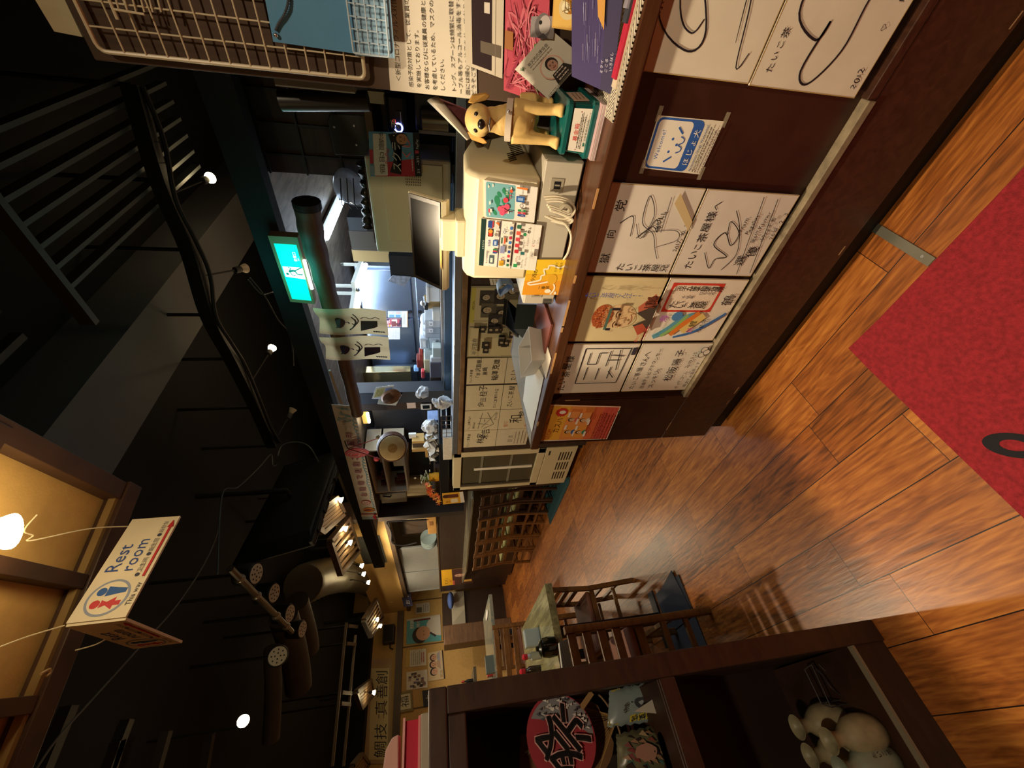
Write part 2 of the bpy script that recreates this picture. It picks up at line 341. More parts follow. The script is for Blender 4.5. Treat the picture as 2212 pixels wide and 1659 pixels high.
# threshold strip and mats on the floor
b = MB(); b.prism([(.80, .405), (1.0, .405), (1.0, .43), (.80, .43)], WF, 0, .004, mat('8f8b7c', .35, .7)); b.cyl((.83, .417, .0042), (.83, .417, .0050), .004, CHROME); struct(b, 'trim_1', smooth=True)
rm = mat('96222b', .95, var=.28, vs=90, bump=.9, bs=420)
c = thing('red_mat', (.2, -.3, 0), 'red carpet doormat with a black oval mark, lying on the wooden floor', 'mat')
b = MB(); b.prism([(-.6, -1.3), (.79, -1.3), (.797, .60), (.803, .724), (.70, .728), (-.6, .738)], WF, 0, .008, rm); b.build('carpet', c, bevel=.003)
b = MB(); o = P(2190, 962, 'Z', .0085); fr = Fr(o, (.7, .7, 0), (-.7, .7, 0)); n = 28
b.add([fr.p(q * .055 * math.cos(2 * math.pi * i / n), q * .028 * math.sin(2 * math.pi * i / n), .0004) for q in (1, .45) for i in range(n)], [(i, (i + 1) % n, n + (i + 1) % n, n + i) for i in range(n)], mat('17141a', .9)); b.build('printed_mark', c)
b = MB(); pts = [P(1168, 1046, 'Z', 0), P(1189, 1133, 'Z', 0), P(1231, 1043, 'Z', 0), (2.12, 3.4, 0), (2.75, 3.5, 0)]
b.prism([(p[0], p[1]) for p in pts], WF, .0, .007, mat('123f45', .95, var=.2, vs=60, bump=.6, bs=300)); b.build('teal_mat', label='dark teal carpet mat on the floor at the foot of the glass fridge', cat='mat')
# ================================================================== AUTOGRAPH BOARDS ON THE COUNTER FRONT
GB = 'autograph boards on the counter front'
def shikishi(tl, tr, br, bl, label, group=GB, X=.972, col=CARD, t=.003):
    s = Sign(*quad('X', X, tl, tr, br, bl), col, t); s.label = label; s.group = group
    e = mat('b79a5e', .4); q = .006
    for a in ((0, 0, 1, q), (0, 1 - q, 1, 1)): s.rect(*a, e)
    for a in ((0, 0, q, 1), (1 - q, 0, 1, 1)): s.rect(*a, e)
    return s
K = '1d1a22'
def fin(s): return s.done('autograph_board', s.label, 'signed board', s.group)
def by(Y0, Y1, Z0, Z1, X=.972): return [V(X, Y1, Z1), V(X, Y0, Z1), V(X, Y0, Z0), V(X, Y1, Z0)]
def board(Y0, Y1, Z0, Z1, label, col=CARD):
    s = Sign(*by(Y0, Y1, Z0, Z1), col, .004); s.label = label; s.group = GB; e = mat('b79a5e', .4); q = .006
    for a in ((0, 0, 1, q), (0, 1 - q, 1, 1), (0, 0, q, 1), (1 - q, 0, 1, 1)): s.rect(*a, e)
    return s
s = board(-.130, .117, .636, .912, 'cream autograph board with long looping pen strokes, top nearest board')
s.text('たいこ茶屋', .07, .88, .085, K, jit=.5); s.line([(.75, 1.0), (.32, .86), (.16, .58), (.30, .50), (.72, .74), (1, .92)], .014, K, .4); s.line([(.9, .9), (.40, .74), (.27, .60), (.36, .54)], .012, K, .5); s.line([(.98, .35), (.6, .30), (.25, .24)], .009, K, .6); s.line([(.95, .48), (.72, .36), (.5, .25), (.1, .16), (.2, .1)], .01, K, .3); s.circ(.52, .27, .012, K); s.rect(.0, .87, .15, .99, mat('b39a52', .4)); fin(s)
s = board(-.130, .119, .362, .632, 'cream autograph board with one big looped signature dated 2012')
s.text('たいこ茶', .10, .87, .07, K, jit=.5, sp=1.5); s.line([(.86, .40), (.94, .60), (.80, .84), (.48, .86), (.34, .62), (.46, .58), (.14, .62), (.06, .50), (.30, .36), (.62, .36), (.86, .30)], .017, K, .3); s.text('2012', .06, .06, .07, K, jit=.5); s.text('10', .62, .08, .06, K, jit=.5); s.text('♡', .45, .09, .06, K); s.text('♡', .86, .09, .06, K); s.text('ちか', .88, .55, .11, K, jit=.6); fin(s)
s = board(.332, .575, .626, .884, 'white autograph board with a dense scribbled signature, tape across its corner', 'd9d0c4')
s.text('獄', .12, .78, .12, K, jit=.4); s.text('向', .42, .80, .10, K, jit=.4); s.text('党', .72, .78, .12, K, jit=.4); s.text('たいこ茶屋兄', .08, .58, .10, K, vert=True, jit=.5); s.line([(.6, .78), (.68, .66), (.46, .62)], .008, K); s.line([(.60, .60), (.44, .50), (.70, .44), (.9, .56), (.62, .54), (.50, .38), (.3, .28), (.2, .22)], .008, K, .3); s.line([(.44, .55), (.58, .42), (.52, .34), (.66, .4), (.45, .47)], .008, K); s.line([(.5, .52), (.55, .15), (.44, .08), (.34, .3)], .007, K, .5); s.text('BULL', .55, .33, .08, K, jit=.4); s.line([(.52, .30), (.9, .33)], .006, K); s.text('2017, 10. 21', .30, .03, .065, K, jit=.4); s.poly([(.55, .0), (.66, .0), (.95, .26), (.84, .28)], mat('cbb588', .4)); fin(s)
s = board(.332, .575, .350, .620, 'white autograph board dated 2018.2.3 with tall zigzag signature', 'd9d0c4')
s.text('たいこ茶屋様へ', .08, .80, .105, K, jit=.5); s.line([(.30, .72), (.10, .58), (.22, .56), (.26, .44), (.40, .66), (.55, .60), (.40, .46), (.55, .44), (.68, .60), (.52, .56)], .011, K, .3); s.line([(.08, .42), (.3, .34), (.6, .46), (.8, .60)], .008, K); s.text('選', .14, .20, .13, K, jit=.4); s.text('優', .26, .12, .13, K, jit=.4); s.line([(.03, .20), (.96, .38)], .007, K); s.line([(.05, .04), (.95, .22)], .007, K); s.text('Team', .56, .42, .06, K, jit=.5); s.text('Pegasus', .54, .33, .06, K, jit=.5); s.text('第6代Khmer', .44, .22, .06, K, jit=.4); s.text('-60kg王者', .46, .13, .06, K, jit=.4); s.text('2018. 2. 3', .50, .03, .065, K, jit=.3); fin(s)
s = board(.588, .832, .620, .890, 'autograph board painted with a portrait in a red headscarf', 'd2c194')
s.circ(.42, .42, .17, 'd9b88a', 26, 1.25).circ(.42, .62, .17, 'a4552e', 22, .75); s.circ(.42, .58, .155, 'c08a5a', 20, .2)
for k in range(120):
    a = random.uniform(0, 6.28); q = random.random() ** .5; s.circ(.42 + .16 * q * math.cos(a) / s.asp, .655 + .10 * q * math.sin(a), .007, random.choice(('b5462c', '6d2f1c', 'd8894e')), 5)
s.rect(.25, .555, .59, .59, '4d6a5c'); s.rect(.24, .50, .28, .56, '2a2028'); s.rect(.56, .46, .60, .56, '2a2028')
for k in (-1, 1): s.line([(.42 + k * .08 - .05, .475), (.42 + k * .08, .49), (.42 + k * .08 + .05, .475)], .014, '4a2c1a'); s.circ(.42 + k * .08, .445, .017, '3a2418', 10); s.line([(.42 + k * .08 - .05, .42), (.42 + k * .08 + .04, .415)], .007, '8a5a34')
s.line([(.42, .45), (.45, .36), (.40, .345)], .009, '8a5a34'); s.line([(.34, .30), (.42, .275), (.50, .305)], .012, '8a4a34'); s.line([(.29, .36), (.33, .27), (.42, .22), (.51, .26), (.55, .36)], .008, '9a6a40')
s.poly([(.20, .10), (.33, .24), (.42, .10), (.52, .24), (.72, .14), (.66, .02), (.22, .02)], '4a4038'); s.poly([(.16, .12), (.31, .22), (.36, .12), (.25, .02)], 'b4553c'); s.poly([(.54, .23), (.62, .26), (.82, .10), (.66, .03)], 'c0664a')
for k in range(30): x = random.uniform(.6, .78); s.rect(x, random.uniform(.05, .2), x + .02, random.uniform(.05, .2), '6d3a2a')
s.text('たいこ茶屋さん江!!', .80, .88, .075, '27408f', vert=True, jit=.4, gap=.9); s.text('2007.11.24', .06, .10, .05, 'c2303a', jit=.5, rot=.2); s.text('Yamano', .10, .03, .06, 'c2303a', jit=.4, rot=.2); fin(s)
s = board(.588, .832, .346, .612, 'colourful painted autograph board with red banner and rainbow fish', 'e6dccb')
s.rect(.50, .28, .94, .94, 'd2402f'); s.rrect(.53, .31, .91, .91, .06, 'ead9c2'); s.text('平成十九年度大相撲九月場所', .86, .83, .075, K, vert=True, gap=.62); s.text('たいこ茶屋', .62, .78, .12, K, vert=True, gap=.80); s.text('千秋楽', .74, .72, .05, '31304a', vert=True); s.text('打ち止め', .80, .52, .05, '31304a', vert=True)
s.line([(.08, .90), (.2, .76), (.40, .60), (.46, .48)], .10, '5d9fb4', .3); s.line([(.10, .80), (.26, .66), (.46, .56)], .06, '8db86a', .3); s.line([(.12, .68), (.34, .54), (.5, .42)], .09, 'dd7e34', .3); s.circ(.44, .70, .07, '4f86bb', 14); s.line([(.08, .62), (.18, .36), (.44, .10), (.5, .06)], .05, '3f6fb0', .4); s.line([(.18, .54), (.46, .34)], .12, 'e3c878', .1); s.text('勝', .16, .40, .09, 'cf6aa0', jit=.3); s.text('鯉', .26, .40, .10, K); s.text('心技体', .16, .28, .07, K, jit=.3); s.text('寿', .34, .82, .12, 'b45fc0', jit=.3); s.text('鶴', .62, .08, .16, K, jit=.4); fin(s)
s = board(.845, 1.088, .614, .890, 'white autograph board with a boxed block letter signature and black mark', 'e0d8c8')
s.text('たい茶屋様', .06, .83, .13, K, jit=.4)
for a, bb in (((.22, .70), (.92, .70)), ((.92, .70), (.92, .10)), ((.92, .10), (.22, .12)), ((.22, .12), (.22, .70)), ((.30, .60), (.56, .60)), ((.30, .44), (.54, .44)), ((.32, .28), (.56, .28)), ((.62, .62), (.84, .62)), ((.62, .62), (.62, .5)), ((.62, .5), (.84, .5)), ((.84, .5), (.84, .4)), ((.58, .36), (.88, .36)), ((.7, .36), (.7, .2)), ((.5, .2), (.9, .24)), ((.80, .34), (.78, .16)), ((.34, .20), (.48, .30))): s.line([a, bb], .012, K, 0, False)
s.rect(.80, .02, .94, .08, '3a3540'); fin(s)
s = board(.845, 1.088, .334, .606, 'white autograph board with five lines of handwriting and small doodle', 'e0d8c8')
s.text('たいこ茶屋さんへ', .05, .84, .09, K, jit=.4); s.text('日本テレビアナウンサー', .06, .70, .07, K, jit=.4); s.text('スッキリ!!', .08, .57, .09, K, jit=.4); s.text('松阪陽子', .22, .36, .15, K, jit=.6, rot=.06); s.text('ボイヤコーム', .05, .16, .06, K, jit=.5); s.text('2009.3.25', .52, .18, .07, K, jit=.4); s.text('明太子丼最高です', .10, .05, .06, K, jit=.5)
for x, y, r in ((.80, .10, .05), (.90, .10, .05), (.85, .05, .05)): s.circ(x, y, r, K).circ(x, y, r - .009, 'e0d8c8')
fin(s)
# welcome sticker and the orange notice
s = Sign(*quad('X', .9842, (1422, 249), (1387, 363), (1512, 377), (1565, 262))[1:] + quad('X', .9842, (1422, 249), (1387, 363), (1512, 377), (1565, 262))[:1], 'e4dcc8', .0006); q = s.c; s = Sign(q[0], q[3], q[2], q[1], 'e4dcc8', .0006)
s.rrect(.02, .27, .98, .985, .08, '2f5fae').rrect(.06, .43, .94, .95, .06, 'ece6d8').text('Welcome!', .20, .81, .085, '2f5fae', sp=1.1)
B = '2f5fae'
s.circ(.37, .67, .018, B).circ(.61, .67, .018, B).circ(.51, .585, .018, B).line([(.17, .70), (.28, .60)], .025, B, 0, False).line([(.83, .64), (.72, .55)], .025, B, 0, False).line([(.36, .56), (.40, .50), (.47, .50), (.51, .56), (.56, .50), (.63, .50), (.67, .56)], .014, B)
s.text('ほじょ犬', .14, .30, .105, 'f2eee2', sp=1.35).text('Assistance Dogs Welcome!', .04, .20, .055, '3d5f96').lines(.04, .155, .04, 4, .018, '77706a'); s.done('welcome_sticker', 'blue and white assistance dogs welcome sticker taped to the counter front', 'sticker')
b = MB()
q = s.c
for i in range(4): a = q[i]; b.box((a[0] - .0012, a[1] - .018, a[2] - .006), (a[0] - .0008, a[1] + .012, a[2] + .004), mat('c8bda0', .15, alpha=.25)); 
b.build('sticky_tape', label='clear tape pieces at the corners of the welcome sticker', cat='tape')
s = Sign(*quad('X', .9635, (1158, 953), (1188, 874), (1341, 878), (1311, 948)), 'e8a13a', .0008)
s.rect(0, 0, 1, .22, 'd95f50').rect(0, .22, 1, .36, 'e07045').rect(0, .36, 1, .7, 'e8944a').rect(0, .7, 1, 1, 'eeb03e'); e = 'efe6d6'
for a in ((0, 0, 1, .012), (0, .988, 1, 1), (0, 0, .02, 1), (.98, 0, 1, 1)): s.rect(*a, e)
s.text('その客、サービスの域を超えていませんか？', .06, .93, .035, '3a2010', sp=.98).text('STOP!', .06, .84, .085, 'c0302a').text('カスハラ', .24, .75, .105, '4a2412'); s.circ(.82, .80, .085, 'c8362c', 8, 1, .39).circ(.82, .79, .035, 'f0e8dc', 8, 1.3)
for i, (x, y) in enumerate(((.30, .60), (.66, .62), (.30, .45), (.66, .46))):
    s.rect(x - .19, y - .075, x + .19, y + .075, ('eaa042', 'e99a52')[i % 2]).face(x - .03, y + .01, .035, 'e8c39a', '15120f', 0, ('3b66b0', 'd8635a', '3b8a6a', 'e0d8cc')[i]); s.rrect(x - .16, y - .09, x + .0, y - .06, .012, 'f2ece0').rrect(x + .04, y + .055, x + .18, y + .085, .012, 'f2ece0')
s.lines(.08, .25, .05, 6, .014, '7c2418', .9); s.poly([(.9, .02), (.97, .02), (.94, .06)], '1f5c48'); s.done('orange_notice', 'orange and red STOP notice with cartoon figures taped to the counter end', 'notice', part='printed_design')
# ================================================================== SHELF UNIT ON THE LEFT
Y0 = 1.27
c = thing('shelf_unit', (-.25, 1.45, 0), 'tall open shelf unit of dark stained wood standing on the left', 'shelf')
SW = wood('3b2417', '2a170e', (3, 3, 12), .5)
b = MB(); b.box((.102, Y0, 0), (.158, Y0 + .06, 1.30), SW); b.build('post', c, bevel=.003)
b = MB(); b.box((.11, Y0 + .06, 0), (.15, Y0 + .40, 1.30), SW); b.build('side_panel', c)
b = MB(); b.box((-.9, Y0, 1.30), (.158, Y0 + .42, 1.345), SW); b.box((-.9, Y0 + .006, 1.255), (.102, Y0 + .03, 1.30), SW); b.build('top_board', c, bevel=.004)
b = MB(); b.box((-.9, Y0 + .004, .715), (.102, Y0 + .40, .747), SW); b.box((-.9, Y0, .695), (.102, Y0 + .012, .742), SW); b.build('shelf_board', c, bevel=.003)
b = MB(); b.box((-.9, Y0 + .004, .10), (.102, Y0 + .40, .125), SW); b.box((-.9, Y0 - .006, .118), (.102, Y0 + .012, .127), mat('7c7260', .5)); b.build('bottom_board', c)
b = MB(); b.box((-.9, Y0 + .01, 0), (.102, Y0 + .03, .10), SW); b.build('plinth', c)
b = MB(); b.box((-.9, Y0 + .40, 0), (.15, Y0 + .42, 1.30), mat('23140c', .6)); b.build('back_panel', c)
# ================================================================== THINGS ON THE RECEPTION COUNTER
CT = .9225
GREY = mat('a39c8c', .5, var=.05, vs=6); BEI = mat('d6cbaa', .45, var=.04, vs=5)
def FX(x): return Fr((x, 0, 0), (0, -1, 0), (0, 0, 1))        # a frame on a plane X = x seen from the aisle: a = -Y, b = Z
# cash drawer
c = thing('cash_till', (1.25, .53, CT), 'grey steel cash till under the beige register', 'cash till')
b = MB(); b.box((1.056, .316, CT + .004), (1.46, .745, 1.03), GREY); b.build('body', c, bevel=.006)
b = MB(); b.box((1.053, .32, CT + .008), (1.057, .741, 1.026), mat('b5ad9c', .5)); b.build('drawer_front', c, bevel=.002)
for y in (.375, .70):
    b = MB(); b.box((1.0515, y - .016, .972), (1.0532, y + .016, 1.006), mat('9a927f', .5)); b.build('lock_plate', c)
    b = MB(); b.box((1.0508, y - .009, .980), (1.0518, y + .009, .997), BLK); b.box((1.0502, y - .002, .982), (1.051, y + .002, .995), mat('8f8878', .4)); b.build('lock', c)
b = MB(); b.cyl((1.0515, .43, .945), (1.0535, .43, .945), .004, BLK); b.build('screw', c)
b = MB()
for i in range(7): b.box((1.052, .722 + i * .003, .935), (1.054, .7235 + i * .003, .965), BLK)
b.build('vent', c)
# register
c = thing('cash_register', (1.25, .5, 1.031), 'beige cash register with sloping sides standing on the grey drawer', 'register')
prof = [(1.052, 1.0305), (1.050, 1.19), (1.066, 1.213), (1.09, 1.222), (1.22, 1.218), (1.455, 1.155), (1.44, 1.10), (1.42, 1.0305)]
fr = Fr((0, .655, 0), (1, 0, 0), (0, 0, 1)); b = MB(); b.prism(prof, fr, 0, .295, BEI); b.build('body', c, bevel=.012, smooth=True)
b = MB()
for i in range(9): b.bar((1.20 + i * .014, .3592, 1.085), (1.235 + i * .014, .3592, 1.048), .002, .0035, mat('4a4030', .7), up=(0, 1, 0))
for i in range(5): b.bar((1.155 + i * .014, .3592, 1.10), (1.175 + i * .014, .3592, 1.078), .002, .0035, mat('4a4030', .7), up=(0, 1, 0))
b.build('vent', c)
b = MB(); b.prism([(1.24, 1.15), (1.33, 1.19), (1.40, 1.17), (1.34, 1.13)], Fr((0, .3595, 0), (1, 0, 0), (0, 0, 1)), -.003, .002, mat('6d6350', .6)); b.build('handle_recess', c)
b = MB(); b.box((1.075, .49, 1.215), (1.16, .60, 1.245), BEI); b.box((1.09, .495, 1.24), (1.15, .59, 1.285), BEI); b.build('stand', c, bevel=.006)
b = MB(); a = [V(.0, 0, 0)]
tl, tr, br, bl = P(892, 598, 'X', 1.15), P(885, 417, 'X', 1.15), P(955, 438, 'X', 1.10), P(950, 626, 'X', 1.10)
tl[2] = tr[2] = (tl[2] + tr[2]) / 2; bl[2] = br[2] = (bl[2] + br[2]) / 2
s = Sign(tl, tr, br, bl, '0e0e0f', .004, m=mat('0d0d0e', .16, spec=.8)); nn = s.n
s.k = 1; e = mat('2b2723', .35)
for r_ in ((0, 0, .04, 1), (.96, 0, 1, 1), (0, .94, 1, 1), (0, 0, 1, .05)): s.rect(*r_, e)
s.done('screen', None, None, part='bezel', parent=c)
q = [s.p(-.01, 1.03), s.p(1.01, 1.03), s.p(1.01, -.03), s.p(-.01, -.03)]; b = MB()
b.loft([[p - nn * .003 for p in q], [p - nn * .016 for p in q], [s.p(x, y) - nn * .035 for x, y in ((.08, .9), (.92, .9), (.92, .06), (.08, .06))]], BEI); b.build('monitor_back', c, bevel=.002)
b = MB(); b.loft([[s.p(-.01, -.03) - nn * .001, s.p(1.01, -.03) - nn * .001, s.p(1.01, -.12) - nn * .012, s.p(-.01, -.12) - nn * .012], [s.p(-.01, -.03) - nn * .03, s.p(1.01, -.03) - nn * .03, s.p(1.01, -.12) - nn * .03, s.p(-.01, -.12) - nn * .03]], BEI)
b.build('monitor_chin', c, bevel=.002)
b = MB(); p0, p1, p2, p3 = s.p(.30, .02, .0015), s.p(.62, .02, .0015), s.p(.66, -.035, .0015), s.p(.26, -.035, .0015); b.add([p0, p1, p2, p3], [(0, 1, 2, 3)], mat('b7a25a', .2, .8)); b.build('bezel_trim', c)
# cards taped to the register
Xc = 1.0465
s = Sign(*quad('X', Xc, (1047, 470), (1046, 389), (1162, 405), (1154, 481)), 'e8e3da', .004)
s.rrect(.03, .42, .97, .97, .03, '79b4bb'); G, R_ = '2f8a63', 'd8485a'
for x, y, r in ((.18, .80, .06), (.34, .72, .07), (.52, .76, .09), (.68, .72, .06), (.50, .64, .05), (.72, .58, .07), (.80, .64, .05)): s.circ(x, y, r, G, 12, .6, random.random())
for x, y in ((.12, .9), (.86, .92), (.9, .84), (.14, .66), (.88, .5), (.22, .54)): s.circ(x, y, .03, 'eee8dc', 10, .5)
for x, y in ((.26, .60), (.33, .64), (.20, .66), (.30, .70), (.38, .57), (.27, .66)): s.circ(x, y, .055, 'e05a78', 10)
s.line([(.26, .45), (.28, .55), (.34, .62)], .018, '5a2a20').line([(.28, .55), (.22, .61)], .012, '5a2a20'); s.circ(.56, .60, .05, R_).rect(.60, .52, .74, .535, 'c03a44').rect(.62, .48, .635, .53, 'c03a44').rect(.70, .48, .715, .53, 'c03a44'); s.circ(.82, .50, .03, 'e0603c'); s.rect(.18, .86, .28, .91, 'e9e4da').rect(.18, .90, .28, .93, R_); s.circ(.44, .90, .035, 'f2eee6', 10, .5).text('2016', .70, .56, .06, 'eee8dc')
s.rrect(.56, .24, .72, .40, .01, '2f62ab').rect(.60, .27, .68, .37, '8fb0dc'); s.rrect(.76, .20, .96, .40, .01, 'f2efe8').text('DISCOVER', .77, .27, .036, '2a2622').poly([(.90, .20), (.96, .20), (.96, .40), (.92, .40)], 'e0803c')
for i, q_ in enumerate(('2c4c97', 'c23a4a', '2f8a4e')): s.rrect(.16 + .07 * i, .20, .225 + .07 * i, .36, .02, q_).text('JCB'[i], .175 + .07 * i, .25, .06, 'f2eee6')
s.rrect(.42, .22, .53, .36, .01, 'f2efe8').circ(.475, .29, .04, '9a9a9a').circ(.475, .29, .025, 'e8e4dc'); s.done('picture_card', 'taped pastel landscape card with payment logos, right of pair on the register', 'card', part='printed_design')
s = Sign(*quad('X', Xc - .001, (1034, 573), (1040, 472), (1171, 487), (1156, 585)), 'e9e4da', .003)
s.rect(0, .92, 1, 1, '183832').text('stera', .38, .935, .05, 'd8e2d8', sp=1.5); L = '5a4a58'
s.rect(0, .675, 1, .69, L).rect(0, .44, 1, .45, L)
s.text('タッチ決済対応', .06, .86, .035).rect(.07, .75, .26, .83, '4a6068').rect(.1, .77, .2, .81, 'e9e4da'); s.text(')))', .30, .84, .04, '3a342e'); s.text('VISA', .44, .83, .06, '27408f', shear=.2).rect(.66, .80, .82, .88, '3a2018').circ(.71, .84, .034, 'd8402c').circ(.77, .84, .034, 'e8963a'); s.rrect(.84, .80, .98, .89, .01, '2b4c8f').rect(.84, .80, .98, .82, 'c23a44')
for i, q_ in enumerate(('2c4c97', 'c23a4a', '2f8a4e')): s.rrect(.31 + .035 * i, .71, .345 + .035 * i, .78, .008, q_)
s.rect(.48, .71, .60, .79, '2f62ab').rect(.50, .73, .58, .77, 'b8cbe6').rrect(.66, .71, .78, .78, .01, 'dcd6cc').circ(.72, .745, .028, '8f8a84').rrect(.82, .71, .97, .78, .01, 'dcd6cc').poly([(.9, .71), (.97, .71), (.97, .78)], 'dd7034')
s.rect(.05, .58, .17, .66, 'd6a52c').text('iD', .065, .595, .05, '3a2c10').text('R', .20, .60, .06, 'b02c3a').text('Edy', .20, .57, .03, 'b02c3a').rect(.34, .58, .50, .66, '8e93b8').rect(.55, .58, .68, .61, 'd86a44').rect(.55, .61, .68, .64, 'e0d8cc').rect(.55, .63, .68, .66, '5a7a60').text('Q+', .76, .59, .07, '2a3460'); s.rect(.04, .47, .98, .545, 'e2dccf')
for i, q_ in enumerate(('2f7a4a', '2a2a2a', 'd0404a', '33509a', '6a6a6a', '3f78c0', 'c03050', '8a8a8a', '3f78c0')): s.rrect(.06 + .10 * i, .485, .12 + .10 * i, .53, .012, q_)
s.rrect(.06, .34, .14, .41, .01, '2f9a5a').text('B/Pay', .19, .35, .05, 'a0413a')
for i, q_ in enumerate(('c0303c', 'd2404a', 'd04a58', 'e06050', '2f6a50')): s.rrect(.38 + .13 * i, .345, .46 + .13 * i, .42, .015, q_)
s.text('Bank Pay', .06, .25, .045, '5a5450').rrect(.36, .24, .43, .31, .01, '2f6a6a').text('Alipay+', .50, .26, .05, '3f4a50').circ(.80, .275, .03, '2f8a5a').lines(.85, .27, .25, 2, .02, '7a7a74', .97); s.rect(0, .2, 1, .203, 'b0aaa0').rrect(.30, .08, .46, .15, .015, 'd8d2c8').text('Pay', .35, .095, .045).text('G', .56, .09, .055, 'c0403a').text('Pay', .62, .09, .055, '5a5650'); s.done('payment_card', 'white card of payment brand logos with dark green top band on the register', 'card', part='printed_design')
s = Sign(*quad('X', Xc, (1127, 637), (1142, 561), (1226, 561), (1211, 637)), 'e8bf2a', .0015)
s.rect(0, 0, .42, 1, 'dc9524').rect(.42, 0, .6, 1, 'e2aa26'); s.text('今週の', .38, .76, .12, '3a3010', rot=-.12); s.text('一番店', .22, .56, .10, '5a4410', rot=-.05, vert=True)
hand = [(.02, .84), (.10, .90), (.36, .74), (.44, .80), (.54, .86), (.62, .78), (.70, .82), (.78, .70), (.86, .66), (.90, .46), (.78, .28), (.70, .02), (.40, .02), (.42, .28), (.30, .40), (.24, .56), (.30, .62), (.14, .76)]
s.line([(b_, a_) for a_, b_ in ((.84, .30), (.90, .36), (.62, .44), (.60, .56), (.52, .60), (.56, .74), (.46, .76), (.44, .84), (.32, .84), (.16, .78), (.02, .86))], .04, 'f0e6cc'); s.line([(.30, .84), (.36, .52), (.40, .36), (.32, .24), (.18, .20), (.02, .28)], .04, 'f0e6cc'); s.circ(.46, .30, .15, 'dba52a', 16, .8); s.circ(.12, .36, .06, 'f0e6d0', 12, 1.4).circ(.06, .16, .05, 'f0e0c8', 10, .7); s.text('スカロケ', .66, .24, .07, '4a3c10').text('一番搾り', .66, .12, .07, '4a3c10'); s.done('yellow_sign', 'yellow card with a pointing hand leaning on the cash drawer', 'sign', part='printed_design')
# white cables on the drawer
c = mat('cfc4ac', .45)
for nm, pts in (('looped white cable bundle on the front of the cash drawer', [(1.04, .40, 1.022), (1.035, .395, .99), (1.03, .402, .955), (1.028, .415, .945), (1.025, .43, .955), (1.03, .425, .98), (1.036, .42, 1.01), (1.033, .43, .97), (1.027, .44, .945), (1.03, .452, .96), (1.04, .45, 1.0)]), ('single white cable hanging down beside the cash drawer', [(1.04, .45, 1.01), (1.03, .458, .98), (1.02, .462, .955), (1.012, .49, .935), (1.02, .54, .93), (1.03, .57, .935)])):
    b = MB(); b.tube(spline(pts, 6), .0032, c, 6)
    if 'bundle' in nm:
        for k in range(3): b.tube(spline([(p[0] - .003 * k, p[1] + .005 * k, p[2] - .004 * k) for p in pts], 5), .0034, c, 6)
        b.tube(spline([(1.03, .425, .975), (1.022, .41, .965), (1.02, .42, .95), (1.03, .435, .955)], 5), .007, mat('8a806c', .5), 6)
    b.build('cable', label=nm, cat='cable', smooth=True)
# donation box, papers under it, dog statue
b = MB()
for i in range(6): x = .004 * random.random(); b.box((1.0 + x, .185, CT + i * .0022), (1.16 + x, .297, CT + i * .0022 + .0018), mat(('cbb6b4', 'd8c8c4', 'b89a9c')[i % 3], .6))
b.build('leaflets', label='thin pile of pink leaflets under the teal collection box', cat='leaflets')
TE = mat('0f5552', .25, var=.08, coat=.4); bz = CT + .0135
c = thing('donation_box', (1.1, .24, bz), 'teal plastic collection box with white label beneath the dog statue', 'donation box')
b = MB(); fr = Fr((1.095, .243, 0))
def rr(w_, d_, z, r=.012, n=4):
    o = []
    for sx, sy, g in ((1, -1, -90), (1, 1, 0), (-1, 1, 90), (-1, -1, 180)):
        for i in range(n + 1): a = math.radians(g + 90 * i / n); o.append(fr.p(sx * (d_ / 2 - r) + r * math.cos(a), sy * (w_ / 2 - r) + r * math.sin(a), z))
    return o
b.loft([rr(.118, .155, bz), rr(.118, .155, bz + .010), rr(.104, .140, bz + .013), rr(.098, .132, bz + .055), rr(.110, .144, bz + .057), rr(.110, .144, bz + .066), rr(.10, .134, bz + .070)], TE); b.build('box', c, smooth=True)
lx = 1.095 - .0680
s = Sign((lx - .003, .285, bz + .051), (lx - .003, .201, bz + .053), (lx - .0045, .199, bz + .012), (lx - .0045, .287, bz + .011), 'e6ded0', .001)
s.text('募金箱', .24, .58, .30, 'd23a34').lines(.08, .50, .30, 3, .05, '4a4440', .92).circ(.06, .60, .035, '8a3040').circ(.94, .60, .035, '8a3040').rect(.16, .10, .24, .22, '1f6a52').text('日本盲導犬協会', .28, .09, .15, '2a3a34'); s.done('label_plate', None, None, parent=c)
s = Sign((1.045, .1915, bz + .052), (1.125, .1915, bz + .052), (1.13, .189, bz + .014), (1.05, .189, bz + .014), 'c2a592', .001); s.lines(.1, .7, .3, 3, .06, '6a4a40', .9); s.done('side_label', None, None, parent=c)
